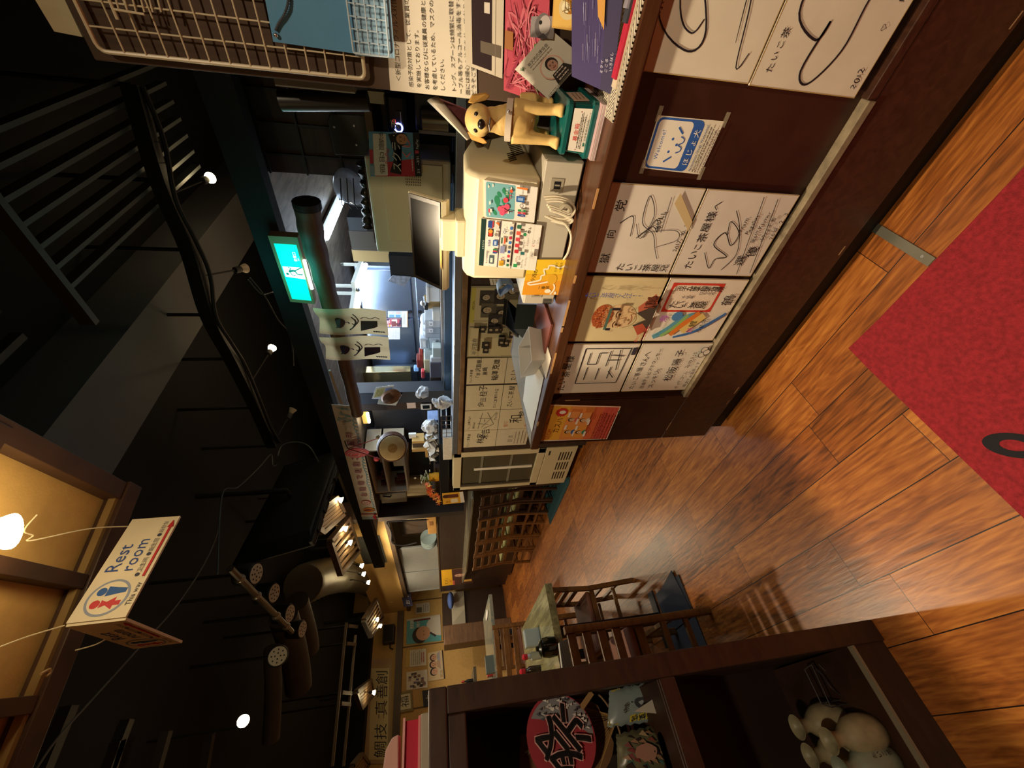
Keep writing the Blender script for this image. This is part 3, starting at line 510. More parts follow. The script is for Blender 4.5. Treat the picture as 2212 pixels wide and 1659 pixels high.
def dog():
    T = bz + .0702; M_ = mat('cfae6c', .55, var=.18, vs=30); D = mat('191412', .3); c = thing('dog_statue', (1.09, .245, T), 'yellow labrador puppy statue with white collar harness standing on the teal box', 'statue')
    f = Fr((1.072, .247, T), (-1, -.10, 0), (-.10, 1, 0), (0, 0, 1))      # a: forward, b: to its right, c: up
    b = MB()
    b.ell((.000, 0, .108), (.036, .036, .050), M_, f); b.ell((.010, 0, .135), (.030, .031, .034), M_, f); b.ell((-.045, 0, .085), (.055, .034, .038), M_, f); b.ell((-.085, 0, .070), (.036, .034, .040), M_, f)
    b.ell((.012, 0, .160), (.026, .026, .028), M_, f)                     # neck
    b.ell((.022, .002, .192), (.033, .033, .031), M_, f); b.ell((.050, .003, .183), (.020, .018, .015), M_, f); b.ell((.044, .003, .176), (.018, .016, .012), M_, f); b.ell((.03, .02, .19), (.02, .014, .02), M_, f); b.ell((.03, -.014, .19), (.02, .014, .02), M_, f)
    for k in (-1, 1):
        b.tube([f.p(.006, k * .026, .11), f.p(.012, k * .029, .07), f.p(.014, k * .030, .035), f.p(.016, k * .031, .010)], [.021, .0145, .0125, .012], M_, 10); b.ell((.024, k * .032, .010), (.019, .014, .011), M_, f)
        for j in (-1, 0, 1): b.ell((.037, k * .032 + j * .0085, .008), (.007, .0055, .007), M_, f)
        b.tube([f.p(-.085, k * .024, .075), f.p(-.075, k * .033, .050), f.p(-.098, k * .033, .026), f.p(-.088, k * .033, .008)], [.027, .020, .012, .011], M_, 10); b.ell((-.078, k * .034, .008), (.018, .013, .009), M_, f)
    b.tube([f.p(-.105, 0, .085), f.p(-.118, .012, .055), f.p(-.112, .03, .02)], [.010, .008, .005], M_, 8)
    b.build('body', c, remesh=.0036)
    for k in (-1, 1):
        b = MB(); e = [(.006, k * .027, .216), (.004, k * .043, .206), (.008, k * .049, .178), (.016, k * .045, .168), (.020, k * .036, .178), (.016, k * .028, .206)]
        g = [f.p(*p) for p in e]; h = [p + f.u * .010 for p in g]; b.loft([g, h], mat('b88a42', .55, var=.15, vs=30)); b.build('ear', c, bevel=.003, smooth=True)
        b = MB(); b.ell((.047, .003 + k * .0145, .199), (.0050, .0055, .0055), D, f, 10, 6); b.build('eye', c, smooth=True)
    b = MB(); b.ell((.068, .003, .190), (.007, .010, .008), D, f, 12, 8); b.build('nose', c, smooth=True)
    b = MB(); b.tube([f.p(.066, -.010, .170), f.p(.069, .003, .173), f.p(.066, .015, .170)], .0015, D, 6); b.build('mouth', c)
    b = MB(); n = 24
    ring = lambda h, q: [f.p(-.002 + q * .0425 * math.cos(2 * math.pi * i / n) , q * .0425 * math.sin(2 * math.pi * i / n), .119 + h + .008 * math.cos(2 * math.pi * i / n)) for i in range(n)]
    b.loft([ring(-.007, .97), ring(-.007, 1), ring(.007, 1), ring(.007, .97)], mat('cdbfae', .5), cap=False); b.build('harness', c, smooth=True)
    b = MB(); b.ell((.041, -.022, .128), .004, CHROME, f, 8, 6); b.build('buckle', c, smooth=True)
    b = MB(); n = 18; b.tube([f.p(.010 + .011 * math.cos(2 * math.pi * i / n), 0.0 + .0, .0) + f.v * (.020 * math.sin(2 * math.pi * i / n) * .6) + f.n * (.072 + .004 * math.sin(2 * math.pi * i / n)) for i in range(n)], .002, mat('d8cdb8', .5), 6, closed=True); b.build('strap', c)
dog()
# herringbone mat, magazines and flyers leaning on the notice board
hb = bpy.data.materials.new('herringbone'); hb.use_nodes = True; n_ = hb.node_tree.nodes; l_ = hb.node_tree.links
def HB():
    tc = n_.new('ShaderNodeTexCoord'); sp = n_.new('ShaderNodeSeparateXYZ'); l_.new(tc.outputs['Object'], sp.inputs[0])
    def m_(op, a, b=0.):
        k = n_.new('ShaderNodeMath'); k.operation = op
        for i, x in enumerate((a, b)):
            if isinstance(x, (int, float)): k.inputs[i].default_value = x
            else: l_.new(x, k.inputs[i])
        return k.outputs[0]
    z = m_('ABSOLUTE', m_('SUBTRACT', m_('FRACT', m_('DIVIDE', sp.outputs[0], .044)), .5)); st = m_('LESS_THAN', m_('FRACT', m_('ADD', m_('DIVIDE', sp.outputs[1], .0085), m_('MULTIPLY', z, 5.2))), .42)
    mx = n_.new('ShaderNodeMix'); mx.data_type = 'RGBA'; l_.new(st, mx.inputs[0]); mx.inputs[6].default_value = (*lin('d8cdb8'), 1); mx.inputs[7].default_value = (*lin('1a1513'), 1); l_.new(mx.outputs[2], n_['Principled BSDF'].inputs['Base Color'])
HB()
b = MB(); b.box((.947, -.6, CT), (1.075, .205, CT + .003), hb); b.build('counter_mat', label='black and white herringbone mat along the counter edge under the magazines', cat='mat')
GM = 'magazines and flyers leaning at the notice board'
def lean(x0, tl, tr, br, bl, col, zb=None, tilt=.35):
    "sheet leaning back from X = x0 at its foot"
    o = (x0, 0, CT); n = nrm(V(-1, 0, tilt)); return Sign(*[Pp(*q, o, n) for q in (tl, tr, br, bl)], col, .0025)
for i, (q_, y1) in enumerate((('c9b8a2', .150), ('b3243c', .135), ('3a3a42', .05), ('8a8490', .03))):
    b = MB(); b.box((.964 + i * .002, -.35, CT + .0035 + i * .0045), (.99, y1, CT + .0035 + i * .0045 + .0042), mat(q_, .5, var=.1, vs=40)); b.build('leaflet', label=('pale leaflet lying lowest in the flat pile on the herringbone mat', 'red leaflet second from bottom of the flat pile', 'dark leaflet third from bottom of the flat pile', 'grey leaflet on top of the flat pile')[i], cat='leaflet', group='leaflets lying flat on the counter mat')
s = lean(.995, (1235, 165), (1235, -150), (1362, -150), (1322, 205), '32235a', tilt=.62)
s.rect(0, 0, 1, .3, '2a2048').rect(0, .1, .1, .0, '2a2048')
for i in range(40): x = random.uniform(.15, .9); y = random.uniform(.35, .75); s.line([(x, y), (x + .12, y + random.uniform(-.03, .03))], .012, random.choice(('8a86a4', '6a6690', 'b0acc0', '4f4a78')), .6)
s.poly([(.42, .30), (.9, .34), (.9, .56), (.5, .44)], 'c08a3a')
for i, t in enumerate(('ミライ', 'こころ', 'いろはし')): s.text(t, .12 + .02 * i, .26 - .10 * i, .07, 'd8d2e4', sp=1.2)
s.done('magazine', 'purple magazine cover with mountain picture leaning behind the collection box', 'magazine', GM, part='printed_design')
s = lean(1.172, (1088, 195), (1095, -160), (1185, -160), (1190, 230), 'b8485a', tilt=.12)
for i in range(40): s.line([(random.random() * .6, random.random()), (random.random() * .6, random.random()), (random.random() * .7, random.random())], random.uniform(.02, .07), random.choice(('c45a68', 'a83c50', 'd07a84', '98344a', 'c86874')), .7)
s.circ(.36, .30, .07, '4a7038').circ(.10, .30, .06, '55783c').rect(.3, .82, .42, 1, 'a0683a').line([(.2, .5), (.04, .25)], .02, 'e0d4b0').done('magazine', 'pink photo cover of sliced tuna standing behind the white flyer', 'magazine', GM, part='printed_design')
s = lean(1.135, (1140, 195), (1205, 75), (1250, 110), (1215, 250), 'd9d2c4', tilt=.35); s.c[0] = Pp(1112, 148, (1.135, 0, CT), nrm(V(-1, 0, .14)))
tl, tr, br, bl = [Pp(*q, (1.135, 0, CT), nrm(V(-1, 0, .14))) for q in ((1112, 150), (1188, 62), (1262, 125), (1185, 215))]; s = Sign(tl, tr, br, bl, 'd9d2c4', .001)
s.text('被災地応援協会', .22, .80, .085, '3a3430').lines(.22, .76, .70, 2, .015, '8a827a', .8).circ(.5, .42, .26, 'd8a896', 24).circ(.5, .42, .23, 'd9d2c4', 24)
for i in range(6): a = .5 + i * .35; s.line([(.10, .84), (.10 + .07 * math.cos(a), .84 + .09 * math.sin(a))], .02, '4a7048', .5)
s.face(.54, .46, .12, 'b88a78', '231a18').poly([(.40, .30), (.70, .30), (.80, .05), (.34, .05)], '2a2422').lines(.42, .25, .10, 3, .03, 'c8b8b0', .72).lines(.05, .06, .03, 2, .014, '6a645c', .9); s.done('flyer', 'tilted white flyer with a dark figure leaning on the pink magazine', 'flyer', GM, part='printed_design')
s = lean(1.130, (1145, 80), (1148, 35), (1200, 35), (1195, 85), '8d8687', tilt=.14); s.pr = MB(); s.circ(.55, .5, .42, '6a6466', 18, .8).circ(.62, .42, .3, 'b0a8a6', 16, .8).circ(.72, .6, .07, '1a1816').poly([(0, .2), (.25, .45), (0, .7)], '4a4648'); s.done('fish_card', 'grey fish picture card beside the gold coaster', 'card', GM, part='printed_design')
s = lean(1.118, (1192, 60), (1199, -55), (1261, -55), (1253, 69), 'd5a552', tilt=.16); s.rect(.04, .04, .96, .96, 'dfb45e').circ(.4, .5, .30, 'd8c290', 20).circ(.44, .42, .2, 'c0802a', 16).circ(.42, .55, .15, 'e8dcb8', 14)
for i in range(10): s.line([(.3 + random.random() * .3, .3 + random.random() * .4), (.3 + random.random() * .3, .3 + random.random() * .4)], .02, '7a5a20')
s.done('gold_card', 'square gold card with a round emblem in front of the purple magazine', 'card', GM, part='printed_design')
# ================================================================== NOTICE BOARD AT THE END OF THE COUNTER
c = thing('notice_board', (1.235, -.3, CT), 'tall brown notice board standing on the counter at the right', 'board')
b = MB(); b.box((1.222, -1.1, CT), (1.25, .242, 2.015), mat('4a382b', .7, var=.1, vs=6)); b.build('panel', c, bevel=.003)
W_ = mat('d5c7a8', .35)
def wiregrid(name, X, y0, y1, z0, z1, st, label, r=.0017, re=.0042, col=W_, rad=.014):
    c = thing(name, (X, y1, z0), label, 'wire grid')
    b = MB(); pts = [(X, y0, z0), (X, y1 - rad, z0)] + [(X, y1 - rad + rad * math.sin(a), z0 + rad - rad * math.cos(a)) for a in (.5, 1.0, 1.57)] + [(X, y1, z1 - rad)] + [(X, y1 - rad + rad * math.cos(a), z1 - rad + rad * math.sin(a)) for a in (.5, 1.0, 1.57)] + [(X, y0, z1)]
    b.tube(pts, re, col, 8); b.build('frame', c, smooth=True)
    z = z0 + st
    k = 1
    b = MB()
    while z < z1 - .01: b.tube([(X - .003, y0, z), (X - .003, y1 - .002, z)], r, col, 6); z += st
    b.build('horizontal_wires', c, smooth=True); b = MB(); y = y1 - st
    while y > y0: b.tube([(X, y, z0), (X, y, z1)], r, col, 6); y -= st
    b.build('vertical_wires', c, smooth=True); return c
wiregrid('wire_grid', 1.203, -.75, .221, 1.452, 1.986, .0405, 'large white wire grid panel on the brown notice board')
c = thing('wire_hook', (1.19, .10, 1.9), 'white wire rack hooked near the top of the wire grid', 'rack')
b = MB()
for i in range(6): b.tube([P(258 + i * 18, 26, 'X', 1.185), P(240 + i * 18, -40, 'X', 1.185)], .0016, W_, 6)
b.tube([P(246, 20, 'X', 1.183), P(312, 31, 'X', 1.183)], .0022, W_, 6); b.tube([P(236, 0, 'X', 1.187), P(254, 42, 'X', 1.187)], .003, W_, 6); b.build('wires', c, smooth=True)
b = MB(); o = (1.192, 0, 0); q = [P(590, 90, 'X', 1.192), P(573, 0, 'X', 1.192), P(560, -70, 'X', 1.192), P(740, -70, 'X', 1.192), P(758, 0, 'X', 1.192), P(775, 117, 'X', 1.192)]
b.add([p for p in q] + [p + V(.003, 0, 0) for p in q], [tuple(range(6)), tuple(range(11, 5, -1))] + [(i, (i + 1) % 6, 6 + (i + 1) % 6, 6 + i) for i in range(6)], mat('5b93bd', .45, var=.08, vs=10)); b.build('blue_board', label='plain blue sheet hung on the wire grid with chain', cat='board')
b = MB(); b.tube(spline([P(624, -6, 'X', 1.187), P(620, 15, 'X', 1.185), P(612, 35, 'X', 1.186), P(602, 50, 'X', 1.187), P(595, 66, 'X', 1.188)], 8), [.0022 + .0009 * (i % 2) for i in range(33)], mat('5a6672', .4, .6), 6); b.ell(tuple(P(596, 76, 'X', 1.187)), .0045, CHROME, n=10, k=6); b.build('cord', label='thin grey coil cord hanging on the blue sheet', cat='cord', smooth=True)
wiregrid('wire_basket', 1.183, -.7, .172, 1.392, 1.468, .0205, 'small white wire rack in front of the blue sheet foot', .0012, .002, mat('b9cad6', .35), .004)
b = MB(); q = [P(x, y, 'X', 1.19) for x, y in ((768, 120), (756, -60), (838, -60), (853, 126))]; b.add(q + [p + V(.004, 0, 0) for p in q], [(0, 1, 2, 3), (7, 6, 5, 4), (0, 4, 5, 1), (1, 5, 6, 2), (2, 6, 7, 3), (3, 7, 4, 0)], mat('8fb2cc', .3, var=.15, vs=25)); b.build('clear_sleeve', label='pale blue document sleeve held in the small wire rack', cat='sleeve')
s = Sign(*[P(x, y, 'X', 1.219) for x, y in ((843, 195), (826, -70), (1024, -70), (1031, 215))], 'd2c9b8', .0008); Tn = '3a352f'
s.text('＜新型コロナウィルス対策について＞', .09, .875, .066, Tn, sp=.95)
for t, y, x in (('感染予防対策として、従業員のマスク着用', .74, .05), ('を実施しております。', .65, .05), ('お客様ならびに従業員の健康と安全確保', .56, .04), ('を考慮しているため、マスクの着用をお許', .47, .04), ('しください。', .38, .04), ('トング、スプーンは頻繁に取替え、椅子テ', .25, .04), ('ーブル等もアルコール消毒をする等、衛生', .17, .03), ('面には細心の注意を払っております。', .09, .03), ('どうぞご安心の上当店をご利用ください', .02, .03)): s.text(t, x, y, .058, Tn)
s.done('notice', 'white printed notice of many text lines on the brown board', 'notice')
s = Sign(*[P(x, y, 'X', 1.214) for x, y in ((1006, 140), (1001, -70), (1090, -70), (1085, 170))], 'cfc5b2', .001); s.rect(.04, .30, 1, .82, '2c1d20').rect(.2, .05, .32, .6, '6a6054').rect(.0, .2, 1, .21, '8a8070').rect(.60, .36, .70, .5, 'd8d0c4').text('TAIKO', .72, .38, .14, 'b8a8a0'); s.done('notice', 'cream sheet with dark brown rectangle under the printed notice', 'notice', part='printed_design')
b = MB(); q = [P(x, y, 'X', 1.26) for x, y in ((76, 0), (60, -60), (130, -60), (140, 0), (178, 80), (117, 68))]; b.add([p for p in q] + [p + V(.15, 0, 0) for p in q], [tuple(range(6)), tuple(range(11, 5, -1))] + [(i, (i + 1) % 6, 6 + (i + 1) % 6, 6 + i) for i in range(6)], mat('d6c9a4', .6, var=.08, vs=20)); b.build('white_box', label='cream box edge showing above the brown notice board', cat='box')
# ================================================================== KITCHEN SIDE
SS = mat('aab4c2', .32, .85, var=.12, vs=5); SSD = mat('6d7482', .35, .8, var=.15, vs=4); DK = mat('1c1c20', .5); OAK = wood('8a6a45', '6a4c2e', (3, 3, 3), .5)
b = MB(); b.box((1.98, -1.5, 2.03), (2.06, 5.4, 2.156), mat('141517', .8, var=.2, vs=3)); struct(b, 'trim_2')
b = MB(); b.box((2.06, -1.5, 2.145), (4.9, 5.3, 2.155), wood('8a7c6c', '5c5348', (2, 9, 2), .5)); struct(b, 'trim_3')
b = MB(); b.box((4.4, -1.5, 0), (4.5, 5.3, 2.145), mat('6d6a66', .5, var=.1)); b.box((2.95, 5.56, 0), (4.5, 5.62, 2.145), mat('33302e', .7)); struct(b, 'wall_kitchen')
c = thing('kitchen_counter', (2.1, 1.5, 0), 'long kitchen counter with autograph cards on its front and steel top', 'counter')
b = MB(); b.box((1.985, -.4, 0), (2.30, 2.94, 1.125), wood('3a2b1e', '2c2016', (2, 2, 14), .6)); b.build('front_panel', c)
b = MB(); b.box((1.962, -.4, 1.125), (2.32, 2.945, 1.158), OAK); b.build('wood_rail', c, bevel=.003)
b = MB(); b.box((1.968, -.4, 1.1585), (2.22, 2.945, 1.202), SS); b.build('steel_ledge', c, bevel=.004)
b = MB(); b.box((2.33, -.4, 0), (2.9, 2.94, 1.02), SSD); b.build('worktop', c)
c = thing('glass_case', (2.56, 1.4, 1.02), 'long low steel and glass display case behind the kitchen counter ledge', 'display case')
b = MB(); b.box((2.44, -.3, 1.022), (2.8, 2.62, 1.19), mat('47505c', .4, .4)); b.build('base', c)
b = MB(); b.box((2.43, -.3, 1.19), (2.82, 2.64, 1.252), mat('5f7894', .25, .7)); b.build('steel_trim', c, bevel=.006)
b = MB(); b.box((2.445, -.3, 1.252), (2.80, 2.62, 1.275), STEEL); b.build('top', c, bevel=.003)
TOPZ = 1.2755
def pbox(name, x0, y0, x1, y1, X, d, m, label, cat, z0=None, group=None, bevel=.003, build=True):
    a, e = P(x0, (y0 + y1) / 2, 'X', X), P(x1, (y0 + y1) / 2, 'X', X); ya = P((x0 + x1) / 2, y0, 'X', X)[1]; yb = P((x0 + x1) / 2, y1, 'X', X)[1]
    zl = e[2] if z0 is None else z0; b = MB(); b.box((X, ya, zl), (X + d, yb, a[2]), m)
    return b.build(name, label=label, cat=cat, group=group, bevel=bevel) if build else (b, ya, yb, zl, a[2])
# ---- steel doors behind
c = thing('steel_fridge', (3.95, 3.2, 0), 'tall stainless fridge with four doors at the back of the kitchen', 'fridge')
b = MB(); b.box((3.82, 2.25, 0), (4.38, 4.45, 2.11), SS); b.build('body', c)
for y0, y1 in ((2.28, 2.88), (2.90, 3.62), (3.66, 4.40)):
    for z0, z1 in ((1.57, 2.10), (.9, 1.52)):
        b = MB(); b.box((3.795, y0, z0), (3.82, y1, z1), mat('9fb0cc', .22, .85, var=.1, vs=3)); d = b.build('door', c, bevel=.006)
        b = MB(); b.box((3.775, y1 - .10, (z0 if z0 > 1.2 else z1 - .06) + .02), (3.797, y1 - .07, (z0 if z0 > 1.2 else z1 - .06) + .05), DK); b.build('handle', d)
GP = 'papers on the fridge doors'
for i, (q, col, lab) in enumerate((((838, 672, 868, 686), 'c8d4e4', 'small pale blue chart on the steel fridge door'), ((834, 688, 866, 706), 'e0b0b8', 'colourful food leaflet on the steel fridge door'), ((868, 672, 881, 707), 'e8e2d4', 'narrow white notepad with brown foot on the steel fridge door'), ((838, 708, 864, 733), 'eceaf0', 'plain white sheet on the steel fridge door'))):
    x0, y0, x1, y1 = q; s = Sign(*[P(x, y, 'X', 3.79) for x, y in ((x0, y1), (x0, y0), (x1, y0), (x1, y1))], col, .002)
    if i == 0: s.rect(.05, .1, .45, .45, '6fa0cc').rect(.05, .55, .45, .9, '6fa0cc').rect(.55, .1, .9, .45, 'd8b8b0').rect(.55, .55, .9, .9, 'd0c0c8')
    elif i == 1:
        for k in range(26): s.rect(random.uniform(0, .85), random.uniform(0, .85), random.uniform(.1, 1), random.uniform(.1, 1), random.choice(('c05a68', '8a4a50', 'e8d8c8', 'd89a3a', '4a3a58')))
    elif i == 2: s.rect(0, 0, 1, .1, 'c8945a').lines(.2, .8, .5, 4, .02, '9a9a9a')
    else: s.lines(.1, .85, .15, 7, .02, 'aaa8b4')
    s.done('paper', lab, 'paper', GP, part='printed_design')
pbox('splash_sheet', 762, 804, 889, 844, 3.4, .1, mat('b0a27a', .16, .9, var=.2, vs=2), 'reflective golden steel splash panel left of the fridge', 'panel')
# ---- fluorescent lamps
def tube_light(px0, px1, z, col, e, label):
    a, q = P(*px0, 'Z', z), P(*px1, 'Z', z); c = thing('fluorescent_light', (a + q) / 2, label, 'light', 'kitchen tube lights'); d = nrm(q - a)
    b = MB(); b.bar(a - d * .03 + V(0, 0, .036), q + d * .03 + V(0, 0, .036), .09, .03, mat('8d9088', .5))
    for k in (a, q): b.box((k[0] - .01, k[1] - .01, z + .05), (k[0] + .01, k[1] + .01, 2.146), mat('8d9088', .5))
    b.build('housing', c)
    m = mat(col, .5, emit=e); b = MB(); b.tube([a, q], .019, m, 12); b.build('tube', c, smooth=True)
tube_light((738, 437), (705, 514), 2.085, 'd8ecff', 26, 'bright white tube light nearest over the beige cabinet')
tube_light((790, 572), (775, 618), 1.93, 'd8ecff', 22, 'second tube light above the steel fridge doors')
tube_light((777, 634), (769, 690), 1.93, 'ffe9c0', 16, 'warm tube light half behind the hanging cloths')
c = thing('wall_lamp', P(795, 908, 'X', 2.9), 'small warm box lamp left of the dark post', 'light'); b, y0, y1, z0, z1 = pbox('x', 783, 897, 796, 915, 2.9, .05, mat('c9a050', .5, emit=1.2), '', '', build=False); b.build('shade', c)
b, *_ = pbox('x', 793, 895, 798, 914, 2.89, .03, mat('fff0cc', .5, emit=14), '', '', build=False); b.build('lamp', c)
# ---- containers along the case top
GC = 'containers along the steel case'
def cont(x0, y0, x1, y1, col, lab, nm='container', X=2.56, d=.16, alpha=1, lid=None, z0=TOPZ):
    b, ya, yb, zl, zh = pbox(nm, x0, y0, x1, y1, X, d, mat(col, .25, alpha=alpha) if alpha < 1 else mat(col, .45, var=.06), '', '', z0, build=False)
    o = b.build(nm, label=lab, cat=nm.replace('_', ' '), group=GC, bevel=.008)
    if lid: b = MB(); b.box((X - .006, ya - .006, zh), (X + d + .006, yb + .006, zh + .02), mat(lid, .4)); b.build('lid', o, bevel=.004)
    return o
cont(927, 621, 946, 652, 'dfe6ee', 'clear plastic box tilted at the right end of the case', X=2.5, lid='eef2f6')
cont(919, 631, 930, 651, '1f1c18', 'black canister beside the clear plastic box', 'canister', X=2.68, d=.1)
cont(915, 653, 938, 668, 'a48a5c', 'tan block with a small pot on top', 'block', d=.1)
cont(916, 660, 925, 671, '20252a', 'small dark pot holding a ladle', 'pot', X=2.52, d=.06, z0=None)
cont(934, 673, 948, 694, 'cfd0cc', 'clear jar of white rice cakes on the case', 'jar', X=2.5, d=.09)
cont(919, 675, 935, 692, '6a675e', 'low grey tray behind the clear jar', 'tray', X=2.74, d=.05)
for i, (y0, y1) in enumerate(((692, 709), (709, 721), (721, 731))):
    o = cont(917, y0, 948, y1, 'b8bec8', ('tall steel lidded bin first from the clear jar', 'tall steel lidded bin in the middle of three', 'tall steel lidded bin last from the clear jar')[i], 'bin', X=2.55, lid=None)
    b = MB(); a = P(917, (y0 + y1) / 2, 'X', 2.55); b.ell((2.62, a[1], a[2]), (.07, (y1 - y0) * .0016, .035), mat('c6ccd4', .3)); b.build('lid', o, smooth=True)
    if i < 2:
        q = P(931, (y0 + y1) / 2 - 1, 'X', 2.543); b = MB(); b.box((2.54, q[1] - .018, q[2] - .016), (2.5485, q[1] + .018, q[2] + .016), mat('e8ecf2', .5)); b.box((2.539, q[1] - .005, q[2] - .004), (2.5405, q[1] + .005, q[2] + .004), mat('3f5a8a', .5)); b.build('label_tag', o)
for i, (x0, x1, y0, y1) in enumerate(((907, 926, 732, 755), (928, 948, 732, 753))):
    z0 = None if i == 0 else TOPZ; o = cont(x0, y0, x1, y1, 'c6ced6', ('upper drawer box with white tag in the stack of two', 'lower drawer box with white tag in the stack of two')[i], 'drawer_box', X=2.54, z0=z0)
    q = P((x0 + x1) / 2, (y0 + y1) / 2, 'X', 2.538); b = MB(); b.box((2.535, q[1] - .03, q[2] - .010), (2.5395, q[1] + .03, q[2] + .010), mat('f0f2f2', .5)); b.box((2.536, q[1] - .045, q[2] - .03), (2.5385, q[1] + .045, q[2] - .018), mat('8f979e', .4)); b.build('label_tag', o)
cont(916, 757, 934, 778, 'c8d2ce', 'pale translucent bin left of the drawer boxes', 'bin', X=2.55); cont(934, 752, 949, 778, 'd0dad6', 'pale translucent tub in front of the bin', 'tub', X=2.455, d=.075)
cont(930, 773, 944, 783, 'd9dde2', 'bunched clear film roll at the foot of the bins', 'film_roll', X=2.45, d=.04)
cont(916, 778, 928, 806, 'c2b48c', 'beige carton standing behind the dark box', 'carton', X=2.62); cont(929, 784, 951, 816, '5a5660', 'grey paper pile on the steel case', 'pile', X=2.50, d=.10); cont(929, 817, 951, 845, '2c2018', 'dark slatted wooden box left end of the case', 'box', X=2.56)
cont(905, 766, 914, 780, '7a2c22', 'small red bowl behind the bins', 'bowl', X=2.75, d=.1, z0=None); cont(900, 778, 915, 795, '6d241c', 'large red lacquer bowl behind the carton', 'bowl', X=2.75, d=.1, z0=None)
cont(894, 795, 905, 803, '7fa8dc', 'blue plastic packet hanging by the post', 'packet', X=2.9, d=.05, z0=None); cont(910, 803, 918, 818, 'b0343c', 'red and white packet beside the carton', 'packet', X=2.6, d=.05, z0=None)
c = thing('ladle', P(918, 648, 'X', 2.53), 'steel ladle standing in the small dark pot', 'ladle'); b = MB(); b.tube([P(920, 665, 'X', 2.53), P(915, 640, 'X', 2.56)], .006, STEEL, 6); b.ell(tuple(P(914, 655, 'X', 2.52)), .022, STEEL); b.build('handle', c, smooth=True)
# ---- things hanging in front: exit sign
c = thing('exit_sign', (1.93, 1.2, 1.95), 'lit green emergency exit sign with running figure above the kitchen', 'exit sign')
q = quad('X', 1.93, (627, 652), (578, 509), (642, 513), (680, 657)); s = Sign(*q, '8a7a58', .05); 
s.k = 2; gm = mat('00b8a4', .4, emit=1.5); wm = mat('eafff8', .4, emit=1.7); s.rect(.055, .10, .90, .88, gm)
s.poly([(.40, .10), (.565, .10), (.575, .2), (.575, .84), (.42, .84)], wm); E_ = mat('0a6a60', .4, emit=.3)
s.circ(.465, .735, .055, E_); s.line([(.50, .66), (.52, .50), (.515, .40)], .09, E_, 0); s.line([(.50, .62), (.45, .55), (.455, .44)], .035, E_); s.line([(.52, .62), (.555, .56), (.57, .64)], .035, E_); s.line([(.52, .42), (.47, .34), (.47, .16)], .05, E_); s.line([(.52, .42), (.55, .28), (.575, .14)], .045, E_)
s.text('非常口', .66, .22, .14, wm).text('EXIT', .675, .14, .06, wm)
s.done('housing', None, None, part='lit_panel', parent=c)
b = MB(); a, e = P(657, 562, 'X', 1.925), P(674, 624, 'X', 1.925); b.tube([a, e], .008, mat('f4fff4', .5, emit=5), 8); b.build('lamp_strip', c)
lamp('exit_glow', (1.80, 1.2, 2.0), 1.6, (.05, 1, .85), .12)
# ---- crooked log beam
c = thing('log_beam', P(700, 640, 'X', 1.93), 'crooked brown log beam spanning over the kitchen opening', 'beam')
pts = [P(x, y, 'X', 1.925) for x, y in ((662, 436), (672, 500), (690, 570), (712, 650), (736, 740), (757, 830), (772, 893))]
b = MB(); sp = spline(pts, 5); b.tube(sp, [.058 - .020 * i / len(sp) + .003 * math.sin(i * 1.7) for i in range(len(sp))], wood('6a4a30', '4a3220', (3, 1.5, 14), .55), 14); b.build('log', c, smooth=True)
b = MB(); b.tube([pts[0] - V(0, .004, 0), pts[0] + V(0, .028, .001)], .0605, DK, 14); b.build('end_band', c, smooth=True)
b = MB(); pp = [P(x, y, 'X', 1.885) for x, y in ((712, 800), (724, 835), (738, 872))]; b.tube(spline(pp, 4), .008, mat('b8b2a4', .5), 8); b.build('pipe', label='thin pale pipe along the log beam above the banner', cat='pipe', smooth=True)
# ---- slatted wall at the right of the opening
c = thing('slatted_screen', P(700, 320, 'X', 2.28), 'dark brown slatted wooden screen behind the notice board', 'screen')
b = MB(); b.box((2.26, -.35, 1.205), (2.28, .83, 2.14), wood('3a2a22', '261b16', (2, 2, 14), .6)); b.build('panel', c)
b = MB()
for i in range(9): b.box((2.245, -.3 + .13 * i, 1.205), (2.26, -.29 + .13 * i, 2.14), DK)
for i in range(5): b.box((2.24, -.35, 1.4 + .17 * i), (2.255, .83, 1.408 + .17 * i), DK)
b.build('slats', c)
